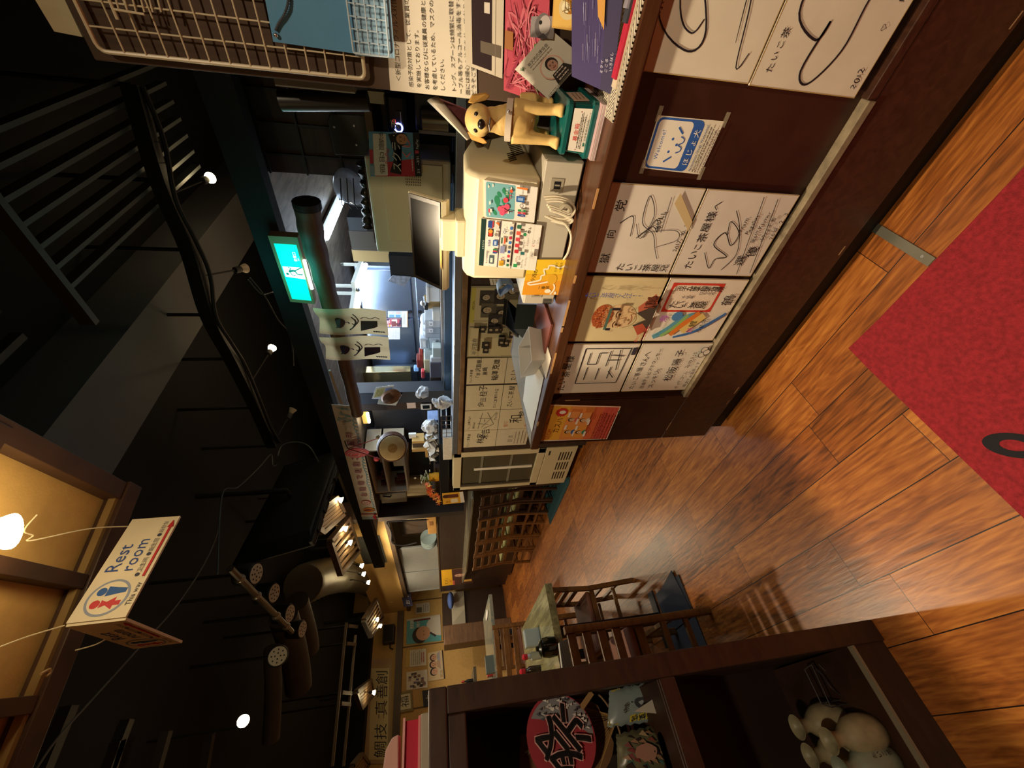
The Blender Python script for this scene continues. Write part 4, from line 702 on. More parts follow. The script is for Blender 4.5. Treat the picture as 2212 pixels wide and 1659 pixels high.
# ---- hanging cloths
cl = bpy.data.materials.new('thin_cloth'); cl.use_nodes = True; nn_ = cl.node_tree.nodes; tr_ = nn_.new('ShaderNodeBsdfTranslucent'); mx_ = nn_.new('ShaderNodeMixShader'); mx_.inputs[0].default_value = .45
tr_.inputs[0].default_value = (*lin('d8c094'), 1); nn_['Principled BSDF'].inputs['Base Color'].default_value = (*lin('cbb68e'), 1); nn_['Principled BSDF'].inputs['Roughness'].default_value = .9
cl.node_tree.links.new(nn_['Principled BSDF'].outputs[0], mx_.inputs[1]); cl.node_tree.links.new(tr_.outputs[0], mx_.inputs[2]); cl.node_tree.links.new(mx_.outputs[0], nn_['Material Output'].inputs[0])
def noren(tl, tr, br, bl, ink_, label):
    tl, tr, br, bl = [P(*q, 'X', 1.86) for q in (tl, tr, br, bl)]; n = V(-1, 0, 0)
    S_ = lambda a, t: (tl * (1 - a) + tr * a) * (1 - t) + (bl * (1 - a) + br * a) * t + n * (.012 * math.sin(a * 9 + t * 2) * (1 - t * .5)) + V(0, 0, -.014 * math.sin(a * 3.14) * (1 - t)) + V(0, .006 * math.sin(t * 7), 0)
    b = MB(); b.grid(S_, 16, 24, cl); o = b.build('noren_cloth', label=label, cat='curtain', group='cloths hanging under the log beam', smooth=True, fix=False)
    b = MB(); im = mat(ink_, .8)
    def put(poly):
        b.add([S_(a, t) + n * .004 for a, t in poly], [tuple(range(len(poly)))], im)
    def strip(pts, w_):
        q = spline(pts, 5); d = np.gradient(q, axis=0); d /= np.linalg.norm(d, axis=1)[:, None] + 1e-9
        A = q + np.stack([-d[:, 1], d[:, 0]], 1) * w_; B = q - np.stack([-d[:, 1], d[:, 0]], 1) * w_; N = len(q)
        b.add([S_(*p) + n * .004 for p in np.concatenate([A, B])], [(i, i + 1, N + i + 1, N + i) for i in range(N - 1)], im)
    put([(.50 + .22 * math.cos(g) * (1 - .15 * math.sin(g)), .30 + .075 * math.sin(g)) for g in np.linspace(0, 6.28, 18)[:-1]]); put([(.30, .27), (.28, .23), (.36, .25)])
    strip([(.45, .38), (.47, .41), (.40, .43)], .012); put([(.24, .46), (.30, .52), (.45, .545), (.60, .54), (.72, .50), (.60, .515), (.45, .515), (.32, .49)])
    strip([(.24, .46), (.20, .44), (.30, .50), (.5, .53), (.74, .49)], .012); strip([(.40, .47), (.34, .52), (.5, .57), (.72, .56), (.84, .52)], .010)
    put([(.14, .60), (.40, .60), (.52, .61), (.60, .86), (.30, .85), (.24, .80)]); strip([(.66, .62), (.72, .68), (.68, .76), (.74, .84), (.70, .9)], .010)
    for k in range(5): strip([(.10, .80 + .035 * k), (.14, .79 + .035 * k), (.11, .815 + .035 * k)], .010)
    b.build('printed_design', o, fix=False); return o
noren((690, 720), (676, 664), (833, 672), (839, 722), '4a4a4c', 'beige hanging cloth with grey leek print, right of the two cloths')
noren((704, 776), (689, 727), (839, 729), (843, 775), '31263f', 'beige hanging cloth with dark purple leek print, left of the two cloths')
# ---- banner, charm and drum
s = Sign(*quad('X', 1.94, (783, 1121), (716, 874), (764, 877), (817, 1120)), 'd9d3c6', .003)
bl = '6fa5bd'
for k in range(38):
    x = .02 + .97 * k / 38; s.line([(x, .02), (x + .012, .17 + .05 * math.sin(k)), (x + .03, .12), (x + .022, .05)], .05, bl, .5)
for k in range(12): a = random.uniform(.86, .995); s.line([(a, random.uniform(.2, .9)), (a + .01, random.uniform(.3, .95)), (a + .015, random.uniform(.2, .8))], .05, bl, .4)
s.rect(.0, 0, .035, 1, 'a8c6d2').rect(.035, 0, .06, 1, 'e0dace').rect(.062, 0, .068, 1, 'c0404a'); s.circ(.115, .45, .30, 'e0943c', 20, 1.2).circ(.115, .50, .20, 'c9683a', 16, 1.2).line([(.11, .05), (.115, .5), (.10, .8)], .12, '4a4658', .6)
s.circ(.20, .52, .30, 'c8404a', 8).circ(.20, .52, .25, 'd9d3c6', 8).text('祝', .20, .36, .34, 'c8404a', 'c')
for i, ch in enumerate('お陰様で創業二十周年'):
    for dx, dy in ((-.006, 0), (.006, 0), (0, .03), (0, -.03)): s.text(ch, .285 + .058 * i + dx, .38 + dy, .40, 'd8a8a4', 'c')
    s.text(ch, .285 + .058 * i, .38, .40, '3a2f4a', 'c')
s.text('たいこ茶屋', .875, .55, .16, '4a4048', 'c').text('１９９７', .86, .32, .10, '8a6068', 'c'); s.done('banner', 'long white anniversary banner with blue waves along the kitchen fascia', 'banner')
b = MB(); q = P(808, 1117, 'X', 1.92); b.ell(tuple(q), (.012, .02, .012), mat('c0404a', .6)); 
for k in (-1, 1): b.ell((q[0], q[1] + k * .03, q[2] - .01), (.008, .022, .012), mat('c0404a', .6))
b.build('ribbon', label='small red ribbon bow tied at the far end of the banner', cat='ribbon', smooth=True)
b = MB(); o = P(771, 978, 'X', 1.87); f = Fr(o, (0, -1, 0), (0, 0, 1)); e = [(.062 * math.cos(g), .092 * math.sin(g) * (1 - .25 * abs(math.cos(g)))) for g in np.linspace(0, 2 * math.pi, 24)[:-1]]
f = Fr(o, *(lambda a: ((0, -math.cos(a), math.sin(a)), (0, math.sin(a), math.cos(a))))(.06)); b.prism(e, f, -.004, .004, mat('d0606a', .6)); ch = b.build('paper_charm', label='pink leaf shaped paper charm hanging on the banner by red cord', cat='charm')
b = MB()
for pts in ([(-.03, .05), (-.04, .0), (0, -.02), (.01, .03), (-.02, .05)], [(.0, .07), (.03, .03), (.02, -.03), (.04, -.05)], [(-.02, -.05), (.01, -.06), (.0, -.04)]): b.tube([f.p(x, y, -.0052) for x, y in spline(pts, 5)], .003, mat('eac4c4', .6), 5); b.tube([f.p(x, y, .0052) for x, y in spline(pts, 5)], .003, mat('eac4c4', .6), 5)
b.build('printed_swirl', ch)
c = thing('taiko_drum', P(850, 966, 'X', 1.80), 'small barrel drum hanging by red cords in front of the kitchen', 'drum')
o = P(848, 968, 'X', 1.78); f = Fr(o, nrm(np.cross((0, 0, 1), (.62, .78, .02))), (0, 0, 1)); f.n = nrm(V(.70, .72, .14)); f.u = nrm(np.cross((0, 0, 1), f.n)); f.v = np.cross(f.n, f.u)
b = MB(); b.lathe([(.088, -.0), (.100, .004), (.107, .03), (.113, .07), (.110, .12), (.098, .16)], f, mat('4a2a1e', .4), 28); b.build('shell', c, smooth=True)
b = MB(); b.lathe([(.0001, -.006), (.080, -.005), (.092, 0), (.099, .012), (.099, .018), (.09, .019)], f, mat('cdb07a', .6, var=.1, vs=20), 28); b.build('skin', c, smooth=True)
b = MB(); b.lathe([(.0001, -.0075), (.022, -.0072), (.034, -.0068)], f, mat('a67e42', .7, var=.25, vs=60), 24, False); b.build('worn_patch', c)
b = MB(); 
for i in range(26): g = 2 * math.pi * i / 26; b.ell(tuple(f.p(.1005 * math.cos(g), .1005 * math.sin(g), .014)), .0035, mat('8a6a3a', .4, .5), n=6, k=4)
b.build('studs', c)
b = MB(); t_ = P(751, 969, 'X', 1.87); k1, k2 = f.p(.05, .09, .09), f.p(-.06, .085, .09); cm = mat('8a2a2a', .7)
for k in (f.p(.085, .085, .06), f.p(-.075, .09, .06)): b.tube([t_, (t_ + k) / 2 + V(0, 0, -.004), k], .0035, cm, 6)
b.build('cord', c)
b = MB(); q = P(816, 944, 'X', 1.80); b.ell(tuple(q), (.016, .018, .014), mat('9a8a6a', .5)); q = P(813, 992, 'X', 1.8); b.ell(tuple(q), (.014, .022, .02), mat('c8404a', .6)); b.build('knot', c, smooth=True)
b = MB(); b.tube([t_, V(1.982, t_[1], t_[2] + .05)], .004, DK, 6); b.build('hook', c)
# ---- post with papers
c = thing('kitchen_post', (2.36, 2.58, 0), 'dark square post with papers pinned on it beside the kitchen', 'post'); b, ya, yb, z0, z1 = pbox('x', 755, 847, 962, 871, 2.33, .12, mat('2f333c', .55, var=.1, vs=3), '', '', 1.26, build=False); b.build('post', c)
b, *_ = pbox('x', 765, 871, 962, 885, 2.34, .08, mat('3a2a1e', .6), '', '', 1.26, build=False); b.build('side_board', c)
for i, (q, col, lab) in enumerate((([(815, 873), (826, 834), (868, 853), (855, 876)], 'b8b4a4', 'pale sheet hanging under the papers on the dark post'), ([(806, 862), (840, 832), (860, 842), (826, 862)], 'cfd6e0', 'white sheet tucked behind the yellow note on the post'), ([(803, 862), (812, 837), (851, 832), (848, 851)], 'cbc9bc', 'sheet with yellow note and blue table on the post'))):
    X = 2.325 - .012 * i; s = Sign(*[P(x, y, 'X', X) for x, y in (q[0], q[1], q[2], q[3])], col, .0015)
    if i == 2: s.rect(.1, .48, .85, .92, 'c9bf7c').rect(.1, .08, .8, .42, '8f98b8').lines(.14, .84, .56, 5, .03, '8a8350', .8)
    s.done('paper', lab, 'paper', 'papers on the dark post')
b = MB(); q = P(845, 855, 'X', 2.29); b.lathe([(.075, 0), (.085, .012), (.07, .025), (.02, .03)], Fr(q, (0, 1, 0), (0, .3, 1), (-1, 0, 0)), mat('6a4a34', .3, .4), 24); b.build('round_basket', label='brown round woven plate half behind the papers on the post', cat='basket', smooth=True)
def bag(name, x0, y0, x1, y1, X, d, m, label, z0=None, seed=1):
    random.seed(seed); sh = seed * 1.3; a = P(x0, (y0 + y1) / 2, 'X', X); e = P(x1, (y0 + y1) / 2, 'X', X); ya = P((x0 + x1) / 2, y0, 'X', X)[1]; yb = P((x0 + x1) / 2, y1, 'X', X)[1]; z0 = e[2] if z0 is None else z0; H_ = a[2] - z0
    b = MB(); b.ell((X + d / 2, (ya + yb) / 2, z0 + H_ * .42), (d / 2, (yb - ya) * .5, H_ * .42), m, n=18, k=12); b.ell((X + d / 2, (ya + yb) / 2 + random.uniform(-.3, .3) * (yb - ya), z0 + H_ * .8), (d * .3, (yb - ya) * .22, H_ * .2), m, n=12, k=8)
    v = np.array(b.v)
    for p in v: p += np.array([math.sin(p[1] * 95 + p[2] * 60), math.sin(p[2] * 80 + p[0] * 70 + sh), math.sin(p[1] * 60 + seed)]) * .06 * (yb - ya) + np.array([random.uniform(-1, 1) for _ in range(3)]) * .035 * (yb - ya)
    v[:, 2] = np.maximum(v[:, 2], z0); b.v = [tuple(p) for p in v]; return b.build(name, label=label, cat='bag', smooth=True, ang=22)
PL = mat('c4c6c8', .3, alpha=.92); bag('plastic_bag', 897, 843, 927, 866, 2.26, .08, PL, 'white plastic packet hanging on the dark post', seed=2)
b, *_ = pbox('x', 879, 870, 898, 882, 2.335, .004, mat('dcc8bc', .5), '', '', build=False); b.build('paper_tag', label='small pale pink tag on the post under the papers', cat='tag')
c = thing('phone', P(920, 880, 'X', 2.2), 'white handset phone standing against the dark post', 'phone'); b, *_ = pbox('x', 909, 874, 932, 885, 2.317, .012, mat('e6e6e2', .3), '', '', build=False); b.build('case', c, bevel=.004); b, *_ = pbox('x', 913, 876, 928, 883, 2.314, .003, mat('15202a', .15), '', '', build=False); b.build('screen', c)
# ---- calendar fridge with drum in front, cupboard with bowls
s = Sign(*quad('X', 3.2, (806, 985), (810, 896), (874, 894), (872, 985)), 'b8d0e8', .3, m=mat('a8c4e2', .3, var=.08)); s.rect(.02, .04, .98, .96, 'c4d8ee').rect(.3, .06, .62, .86, 'd8e4f0')
for i in range(7): s.line([(.30 + .0533 * i, .08), (.30 + .0533 * i, .6)], .008, '6f88a8', 0, False)
for i in range(6): s.line([(.30, .08 + .1 * i), (.62, .08 + .1 * i)], .008, '6f88a8', 0, False)
s.text('1', .36, .66, .12, '5a7090').done('glass_door', 'pale blue lit fridge door with a calendar behind the drum', 'door')
s = Sign(*quad('X', 3.15, (851, 933), (855, 905), (874, 908), (873, 934)), '8d887a', .01); s.text('お飲物', .5, .58, .22, '2a2620', 'c').text('コーナー', .5, .26, .18, '2a2620', 'c').done('small_sign', 'grey wooden plate sign on the pale blue door', 'sign')
c = thing('dish_cupboard', P(835, 1020, 'X', 2.7), 'white framed open cupboard with lacquer bowls left of the drum', 'cupboard')
X = 2.7; pq = lambda x, y, X=X: P(x, y, 'X', X)
ya, yb = pq(835, 972)[1], pq(835, 1064)[1]; z1, z0 = pq(802, 1015)[2], pq(873, 1015)[2]; zm = pq(831, 1015)[2]
fm = mat('cfc4ac', .4); b = MB(); b.box((X + .3, ya, z0), (X + .32, yb, z1), DK); b.build('back', c)
b = MB(); b.box((X, ya, z0 - .02), (X + .3, yb, z0), fm); b.box((X, ya, z1), (X + .3, yb, z1 + .02), fm); b.box((X, ya, zm - .01), (X + .3, yb, zm + .01), fm); b.box((X, yb - .02, z0), (X + .3, yb, z1), fm); b.box((X, ya, z0), (X + .3, ya + .02, z1), fm); b.build('frame', c)
RB = mat('4a1a16', .25); rng = [(yb - .10, z0, 4), (yb - .20, z0, 3), (yb - .10, zm + .01, 2), (yb - .24, zm + .01, 3), (yb - .34, zm + .01, 1)]
k = 0
for yy, zz, n in rng:
    for i in range(n):
        b = MB(); b.lathe([(.025, 0), (.028, .006), (.045, .025), (.05, .05), (.046, .05), (.042, .03), (.02, .012)], Fr((X + .10, yy, zz + .0005 + i * .032)), RB, 18); b.build('lacquer_bowl', label='dark red lacquer bowl stacked in the white framed cupboard', cat='bowl', group='lacquer bowls in the cupboard', smooth=True)
b = MB(); b.box((X + .05, ya + .25, z0 + .0005), (X + .15, ya + .42, z0 + .12), mat('d8cfa8', .5, var=.2, vs=40)); b.build('packet', label='cream packet standing on the lower cupboard shelf', cat='packet')
b = MB(); b.box((X + .06, ya + .14, z0 + .0005), (X + .15, ya + .24, z0 + .055), mat('2f6a48', .5)); b.build('packet', label='green packet on the lower cupboard shelf near the drum', cat='packet')
b = MB(); b.box((X + .05, ya + .05, zm + .0105), (X + .12, ya + .32, zm + .045), mat('b08a58', .6)); b.build('wooden_tray', label='flat light wooden tray on the upper cupboard shelf', cat='tray')
c = thing('side_cabinet', P(850, 1078, 'X', 2.7), 'grey metal cabinet door with black handle left of the bowls', 'cabinet'); b, *_ = pbox('x', 822, 1066, 878, 1086, 2.7, .3, mat('a9a493', .35, .3), '', '', build=False); b.build('body', c, bevel=.004); b = MB(); b.tube([P(827, 1072, 'X', 2.69), P(843, 1073, 'X', 2.68), P(845, 1070, 'X', 2.69)], .01, DK, 6); b.build('handle', c)
# dark partition wall behind bar and cork window
b = MB(); b.box((3.02, 3.5, 1.1), (3.06, 5.55, 2.04), mat('2e2f35', .7, var=.1)); b.build('dark_partition', label='dark grey partition board behind the flowers', cat='partition')
s = Sign(*[P(x, y, 'X', 3.0) for x, y in ((879, 1100), (875, 1030), (928, 1028), (930, 1096))], 'a8956e', .02, .9); s.rect(0, 0, .16, 1, '2a3a3c').rect(0, .96, 1, 1, '4a3c2a').rect(.97, 0, 1, 1, '4a3c2a').done('cork_board', 'tan cork board with dark lower strip behind the orange leaves', 'board', part='frame_strip')
s = Sign(*[P(x, y, 'X', 3.0) for x, y in ((880, 1005), (880, 955), (930, 955), (930, 1003))], '27383a', .02, .2); s.rect(0, 0, 1, .05, 'b8a888').rect(.0, .95, 1, 1, 'b8a888').done('hatch_window', 'dark green glass hatch behind the wooden box rack', 'window', part='frame_strip')
# counter end with black top above the glass fridge
c = thing('service_counter', (2.2, 3.6, 0), 'black topped service counter above and behind the glass fridge', 'counter')
b = MB(); b.box((2.08, 2.95, 1.225), (2.6, 3.92, 1.315), mat('14161a', .35)); b.build('top', c, bevel=.004)
b = MB(); b.box((2.13, 3.62, .02), (2.55, 3.90, 1.224), wood('3a2a20', '2a1d15', (2, 2, 14), .5)); b.build('side_panel', c)
b = MB(); b.box((2.62, 2.95, .02), (3.0, 3.95, 1.30), mat('26231f', .6)); b.build('rear_panel', c)
# glass-door fridge
c = thing('showcase_fridge', (2.05, 3.27, 0), 'cream glass-door drinks fridge standing at the end of the kitchen counter', 'fridge')
FC = mat('cdbf98', .45, var=.05, vs=4); y0, y1 = 2.955, 3.60; f0 = 1.985
b = MB(); b.box((2.03, y0, .06), (2.118, y1, 1.195), FC); b.build('body', c, bevel=.006)
b = MB()
for a_, e_ in (((f0, y0, .36), (2.03, y0 + .075, 1.19)), ((f0, y1 - .05, .36), (2.03, y1, 1.19)), ((f0, y0, 1.12), (2.03, y1, 1.19)), ((f0, y0, .36), (2.03, y1, .43))): b.box(a_, e_, FC)
b.build('door_frame', c, bevel=.004)
b = MB(); b.box((f0 + .02, y0 + .075, .43), (f0 + .028, y1 - .05, 1.12), mat('504c3a', .08, spec=.9, alpha=1)); b.build('glass', c)
b = MB(); b.box((f0 + .012, y0 + .075, .43), (f0 + .026, y0 + .09, 1.12), mat('4a473e', .3, .6)); b.box((f0 + .012, y1 - .085, .43), (f0 + .026, y1 - .05, 1.12), mat('5c574a', .3, .6)); b.build('gasket', c)
b = MB()
for z in (.65, .92): b.box((f0 + .014, y0 + .09, z), (f0 + .0195, y1 - .085, z + .022), mat('7c7866', .4))
b.build('shelf_edge', c)
b = MB(); b.box((f0 + .008, 3.235, .45), (f0 + .018, 3.272, 1.0), mat('e3dcc8', .5)); b.build('center_strip', c)
b = MB(); b.box((f0, y0, .06), (2.03, y1, .355), FC); b.build('lower_panel', c, bevel=.005)
b = MB()
for g in range(3):
    for r_ in range(5): b.box((f0 - .001, y0 + .08 + g * .17, .10 + r_ * .026), (f0 + .003, y0 + .21 + g * .17, .112 + r_ * .026), mat('2a2418', .7))
b.box((f0 - .001, y0 + .05, .31), (f0 + .003, y0 + .12, .325), DK); b.build('vent', c)
for y in (y0 + .06, y1 - .06): b = MB(); b.cyl((2.03, y, 0), (2.03, y, .06), .02, DK); b.build('foot', c)
# ---- odds and ends on the ledge
bag('plastic_bag', 931, 868, 951, 890, 2.0, .08, PL, 'crumpled clear bag behind the steel ledge', 1.2025, 3); bag('plastic_bag', 922, 946, 946, 1002, 2.28, .14, mat('c9c4ba', .3, alpha=.95), 'large pale plastic bag on the black counter top', 1.316, 4); bag('plastic_bag', 908, 921, 944, 943, 2.28, .12, mat('d4d6d6', .3, alpha=.95), 'white plastic bag beside the blue box', 1.316, 5)
pbox('blue_box', 924, 908, 943, 930, 2.4, .12, mat('8fa6d2', .5, var=.15, vs=30), 'small blue printed box behind the white bag', 'box', 1.316)
b, *_ = pbox('x', 883, 938, 899, 947, 2.5, .02, mat('e4e2da', .4), '', '', build=False); b.build('white_card', label='small white card holder above the wooden rack', cat='card holder')
c = thing('wooden_rack', P(905, 968, 'X', 2.5), 'small light wooden rack holding a brown packet', 'rack'); X = 2.45
for (x0, yy0, x1, yy1) in ((890, 953, 916, 958), (890, 970, 918, 976), (918, 958, 924, 988)):
    b, *_ = pbox('x', x0, yy0, x1, yy1, X, .10, mat('c29a58', .6), '', '', build=False); b.build('board', c, bevel=.002)
b, *_ = pbox('x', 891, 958.5, 914, 969.5, X + .02, .06, mat('5a4a3c', .5, var=.3, vs=40), '', '', build=False); b.build('brown_packet', label='brown packet lying inside the light wooden rack', cat='packet')
pbox('newspaper', 957, 946, 976, 993, 2.0, .09, mat('d2cabc', .6, var=.12, vs=60), 'folded white leaflet pile with red print on the ledge', 'paper', 1.203)
# wire basket on ledge
c = thing('wire_basket', P(950, 905, 'X', 2.05), 'chrome wire basket on the ledge behind the crumpled bag', 'basket'); b = MB()
for z in (1.21, 1.25, 1.29):
    b.tube([(1.99, 2.45, z), (1.99, 2.72, z), (2.15, 2.72, z), (2.15, 2.45, z)], .003, CHROME, 6, closed=True)
for y in np.linspace(2.45, 2.72, 6): b.tube([(1.99, y, 1.206), (1.99, y, 1.29)], .002, CHROME, 6)
b.build('wires', c, smooth=True)
# flowers in a yellow vase, orange leaves, beer card, box and plates
c = thing('flower_vase', P(935, 1037, 'X', 2.35), 'yellow vase of small white and orange flowers on the black counter top', 'vase'); q = P(930, 1036, 'X', 2.35); o = V(2.38, q[1], 1.3155)
b = MB(); b.lathe([(.03, 0), (.045, .01), (.05, .05), (.042, .10), (.046, .115), (.04, .115), (.03, .05)], Fr(o), mat('c68a1c', .35), 20); b.build('vase', c, smooth=True)
random.seed(5)
for k in range(30):
    d = V(random.uniform(-.06, .05), random.uniform(-.075, .075), random.uniform(.10, .20)); b = MB(); b.tube([o + V(0, 0, .08), o + d * V(.7, .7, .9), o + d], .0018, mat('6a7a3a', .7), 5)
    cc = random.choice(('d6cfae', 'c8c49a', 'd8a878', 'b8bc88', 'e0d4b8'))
    for j in range(6): g = j * 1.05; b.ell(tuple(o + d + V(.009 * math.cos(g), .009 * math.sin(g), .003)), (.008, .008, .005), mat(cc, .7), n=6, k=4)
    b.build('flower', c)
b = MB(); q = P(897, 1033, 'X', 2.36); b.prism([(-.02, 0), (0, .015), (.02, 0), (0, -.015)], Fr(q, (0, 1, .1), (0, -.1, 1)), 0, .002, mat('dccbb0', .6)); b.build('price_tag', c)
c = thing('orange_leaves', P(940, 1062, 'X', 2.3), 'spray of orange autumn leaves beside the yellow vase', 'leaves')
for k in range(26):
    t = k / 25; base = P(920 + 34 * t + random.uniform(-6, 6), 1045 + 42 * t + random.uniform(-5, 8), 'X', 2.2 + random.uniform(-.05, .1)); base[2] = max(base[2], 1.335) if base[0] > 2.11 else base[2]; g = random.uniform(0, 6); a = nrm(V(random.uniform(-1, 1), random.uniform(-1, 1), random.uniform(-1, 1))); e = nrm(np.cross(a, (0, 0, 1))); b = MB(); s_ = random.uniform(.025, .045)
    b.prism([(s_ * q * math.cos(2 * math.pi * i / 10), s_ * q * math.sin(2 * math.pi * i / 10)) for i, q in enumerate((1, .4) * 5)], Fr(base, a, np.cross(a, e) + e * .3), 0, .0012, mat(random.choice(('c8551e', 'd8782c', 'b03c18', 'd89a3c')), .6)); b.build('leaf', c)
s = Sign(*[P(x, y, 'X', 2.07) for x, y in ((957, 1090), (955, 1066), (1000, 1062), (1004, 1085))], 'cf9a2c', .003); s.c = [p + V(0, .25, 0) * 0 for p in s.c]; s.rect(0, 0, 1, .18, 'd8d2c4').rect(.55, .25, .85, .92, '5a2a1a').rect(.60, .75, .8, .98, '3a1c12').rect(.08, .3, .45, .62, 'd8c8a0').text('生', .12, .68, .22, '8a3a18').done('beer_card', 'orange beer advertisement card hanging beside the black counter top', 'sign', part='printed_design')
# ================================================================== CARDS ON THE KITCHEN FRONT
GK = 'autograph cards on the kitchen counter front'
def kcard(tl, tr, br, bl, label, col='d6c9a6', X=1.9795):
    s = Sign(*quad('X', X, tl, tr, br, bl), col, .003); s.label, s.group = label, GK; return s
def kbox(y0, y1, z0, z1, label, col='d6c9a6', X=1.9795):
    s = Sign(V(X, y1, z1), V(X, y0, z1), V(X, y0, z0), V(X, y1, z0), col, .003); s.label, s.group = label, GK; return s
zt, zm, zb = 1.108, .838, .565
s = kbox(2.64, 2.872, zm, zt, 'pale card with tall scribble column next to the glass fridge'); s.text('たいこ茶屋様', .06, .82, .11, K, jit=.4).text('林家', .2, .42, .26, K, jit=.5).text('米吉', .46, .26, .26, K, jit=.6); fin(s)
s = kbox(2.386, 2.636, zm, zt, 'pale card with a large angular line drawing second from the fridge'); s.text('たいこ茶屋さんへ', .06, .84, .08, K, jit=.4).text('東北FREE', .10, .70, .07, K, jit=.4)
for a, e in (((.08, .6), (.9, .5)), ((.35, .62), (.30, .3)), ((.62, .6), (.60, .24)), ((.15, .5), (.60, .24)), ((.6, .24), (.9, .10)), ((.08, .44), (.3, .14)), ((.3, .14), (.9, .36)), ((.44, .42), (.56, .42))): s.line([a, e], .010, K, 0, False)
s.text('アイドル', .5, .06, .09, K, jit=.5); fin(s)
s = kbox(2.106, 2.380, zm, zt, 'pale card with one slanting signature third from the fridge'); s.text('伊田桂子', .12, .48, .22, K, jit=.6, rot=-.1).text('たいこ茶屋さん江', .08, .14, .10, K, jit=.5); fin(s)
s = kbox(1.838, 2.090, zm, zt, 'pale card with brackets and six bold characters beside the photo poster'); s.text('たいこ茶屋様', .06, .86, .08, K, jit=.4).text('「半沢直樹」', .18, .66, .14, K, jit=.3).text('黒崎', .36, .48, .14, K, jit=.3).text('稲澤克雄', .14, .20, .19, K, jit=.4); fin(s)
s = kbox(2.64, 2.872, zb, zm - .004, 'pale lower card with faint pencil marks next to the glass fridge', 'd2c6a8'); s.text('鉄道', .2, .5, .2, '8a8274', jit=.5).lines(.1, .4, .1, 4, .02, '8a8274'); fin(s)
s = kbox(2.386, 2.636, zb, zm - .004, 'lower card with bold black and red brush characters second from the fridge'); s.text('和', .3, .34, .42, K, jit=.2).text('堂', .6, .2, .3, K, jit=.2).text('信じ', .12, .74, .14, 'c0402c', jit=.3).text('印', .08, .1, .12, 'c0402c'); fin(s)
s = kbox(2.106, 2.380, zb, zm - .004, 'lower card with a column of four characters third from the fridge'); s.text('たいこ茶屋', .08, .70, .18, K, jit=.4); fin(s)
s = kbox(1.838, 2.090, zb, zm - .004, 'lower card mostly hidden behind the plastic tray', 'd2c6a8'); s.text('たい', .1, .7, .2, K, jit=.4); fin(s)
s = kcard((1007, 772), (1018, 618), (1128, 618), (1113, 772), 'framed poster of black and white group photos on the kitchen front', '8f8868')
s.rect(.02, .30, .98, .98, 'b7ab86').rect(.03, .04, .30, .96, 'c9bc92'); s.rect(.52, .90, .98, .985, 'b3ab4e').text('SPECIAL', .7, .91, .06, '2a2a18')
for i, (x, y, r) in enumerate(((.86, .70, .07), (.70, .66, .08), (.88, .42, .08), (.66, .36, .08), (.94, .2, .06), (.56, .5, .07))): s.rect(x - .10, y - .16, x + .09, y + .12, ('3a342c', '57503f', '2a2622')[i % 3]).face(x, y, r, 'a8987c', '15110e', .2 - .1 * i, '4a4438')
for i in range(14): x, y = random.uniform(.10, .46), random.uniform(.06, .76); s.rect(x - .05, y - .06, x + .05, y + .06, random.choice(('2a251e', '6d6450', '8f8468', '3a3228'))).face(x, y, .032, 'b4a282', '17120f', random.uniform(-.3, .3))
s.rect(.06, .80, .48, .95, 'c9bc92').text('半沢直樹', .08, .815, .115, '23243a', sp=.95); s.rect(.495, .02, .505, .98, '1a1612'); s.done('photo_poster', s.label, 'poster', part='printed_design')
s = Sign(*quad('X', 1.9785, (1060, 616), (1057, 602), (1104, 602), (1108, 616)), 'dcd4c2', .001); s.lines(.08, .85, .12, 6, .03, '5a544c'); s.done('note', 'small white printed note above the photo poster behind the register', 'note')
# ---- tablet, plastic tray, vinyl sheet, clip on the counter
c = thing('tablet', (1.42, 1.08, CT), 'black tablet terminal leaning on a small stand on the counter', 'tablet')
tl, tr, br, bl = P(1091, 702, 'Z', 1.045), P(1095.6, 647, 'Z', 1.045), P(1129, 678, 'Z', .955), P(1120, 729.5, 'Z', .955)
s = Sign(tl, tr, br, bl, '0a0a0b', .012, m=mat('08080a', .25)); s.k = 1; e = mat('77746c', .4)
for r_ in ((0, 0, .03, 1), (0, .97, 1, 1)): s.rect(*r_, e)
s.done('screen', None, None, part='bezel', parent=c); b = MB(); m_ = (bl + br) / 2; t2 = (tl + tr) / 2; b.add([bl + V(.0, 0, -.015), br + V(0, 0, -.015), V(*br[:2], CT), V(*bl[:2], CT), tl * .7 + bl * .3 + V(0, 0, -.018), tr * .7 + br * .3 + V(0, 0, -.018), V(*(tr * .7 + br * .3)[:2], CT), V(*(tl * .7 + bl * .3)[:2], CT)], [(0, 1, 2, 3), (4, 5, 6, 7), (0, 1, 5, 4), (1, 2, 6, 5), (3, 2, 6, 7), (0, 3, 7, 4)], mat('2c332f', .4)); b.build('stand', c)
b = MB(); fr = rotz((1.10, 1.0, CT + .0035), 62); pc = mat('c9c4bd', .35, alpha=.9)
b.loft([[fr.p(x * q, y * q, z) for x, y in ((-.105, -.065), (.105, -.065), (.105, .065), (-.105, .065))] for z, q in ((.0, .86), (.004, .88), (.055, 1.0), (.055, .96), (.006, .85))], pc, False); b.box((-.088, -.055, .0), (.088, .055, .004), pc, fr); t = b.build('plastic_tray', label='white perforated plastic tray lying on the counter', cat='tray', bevel=.004)
b = MB()
for i in range(9):
    for j in range(5): b.cyl(fr.p(-.066 + .0165 * i, -.0605 - .0008 * j, .014 + .008 * j), fr.p(-.066 + .0165 * i, -.0632 - .0008 * j, .014 + .008 * j), .0022, mat('7a7670', .6), n=6)
b.build('hole_pattern', t)
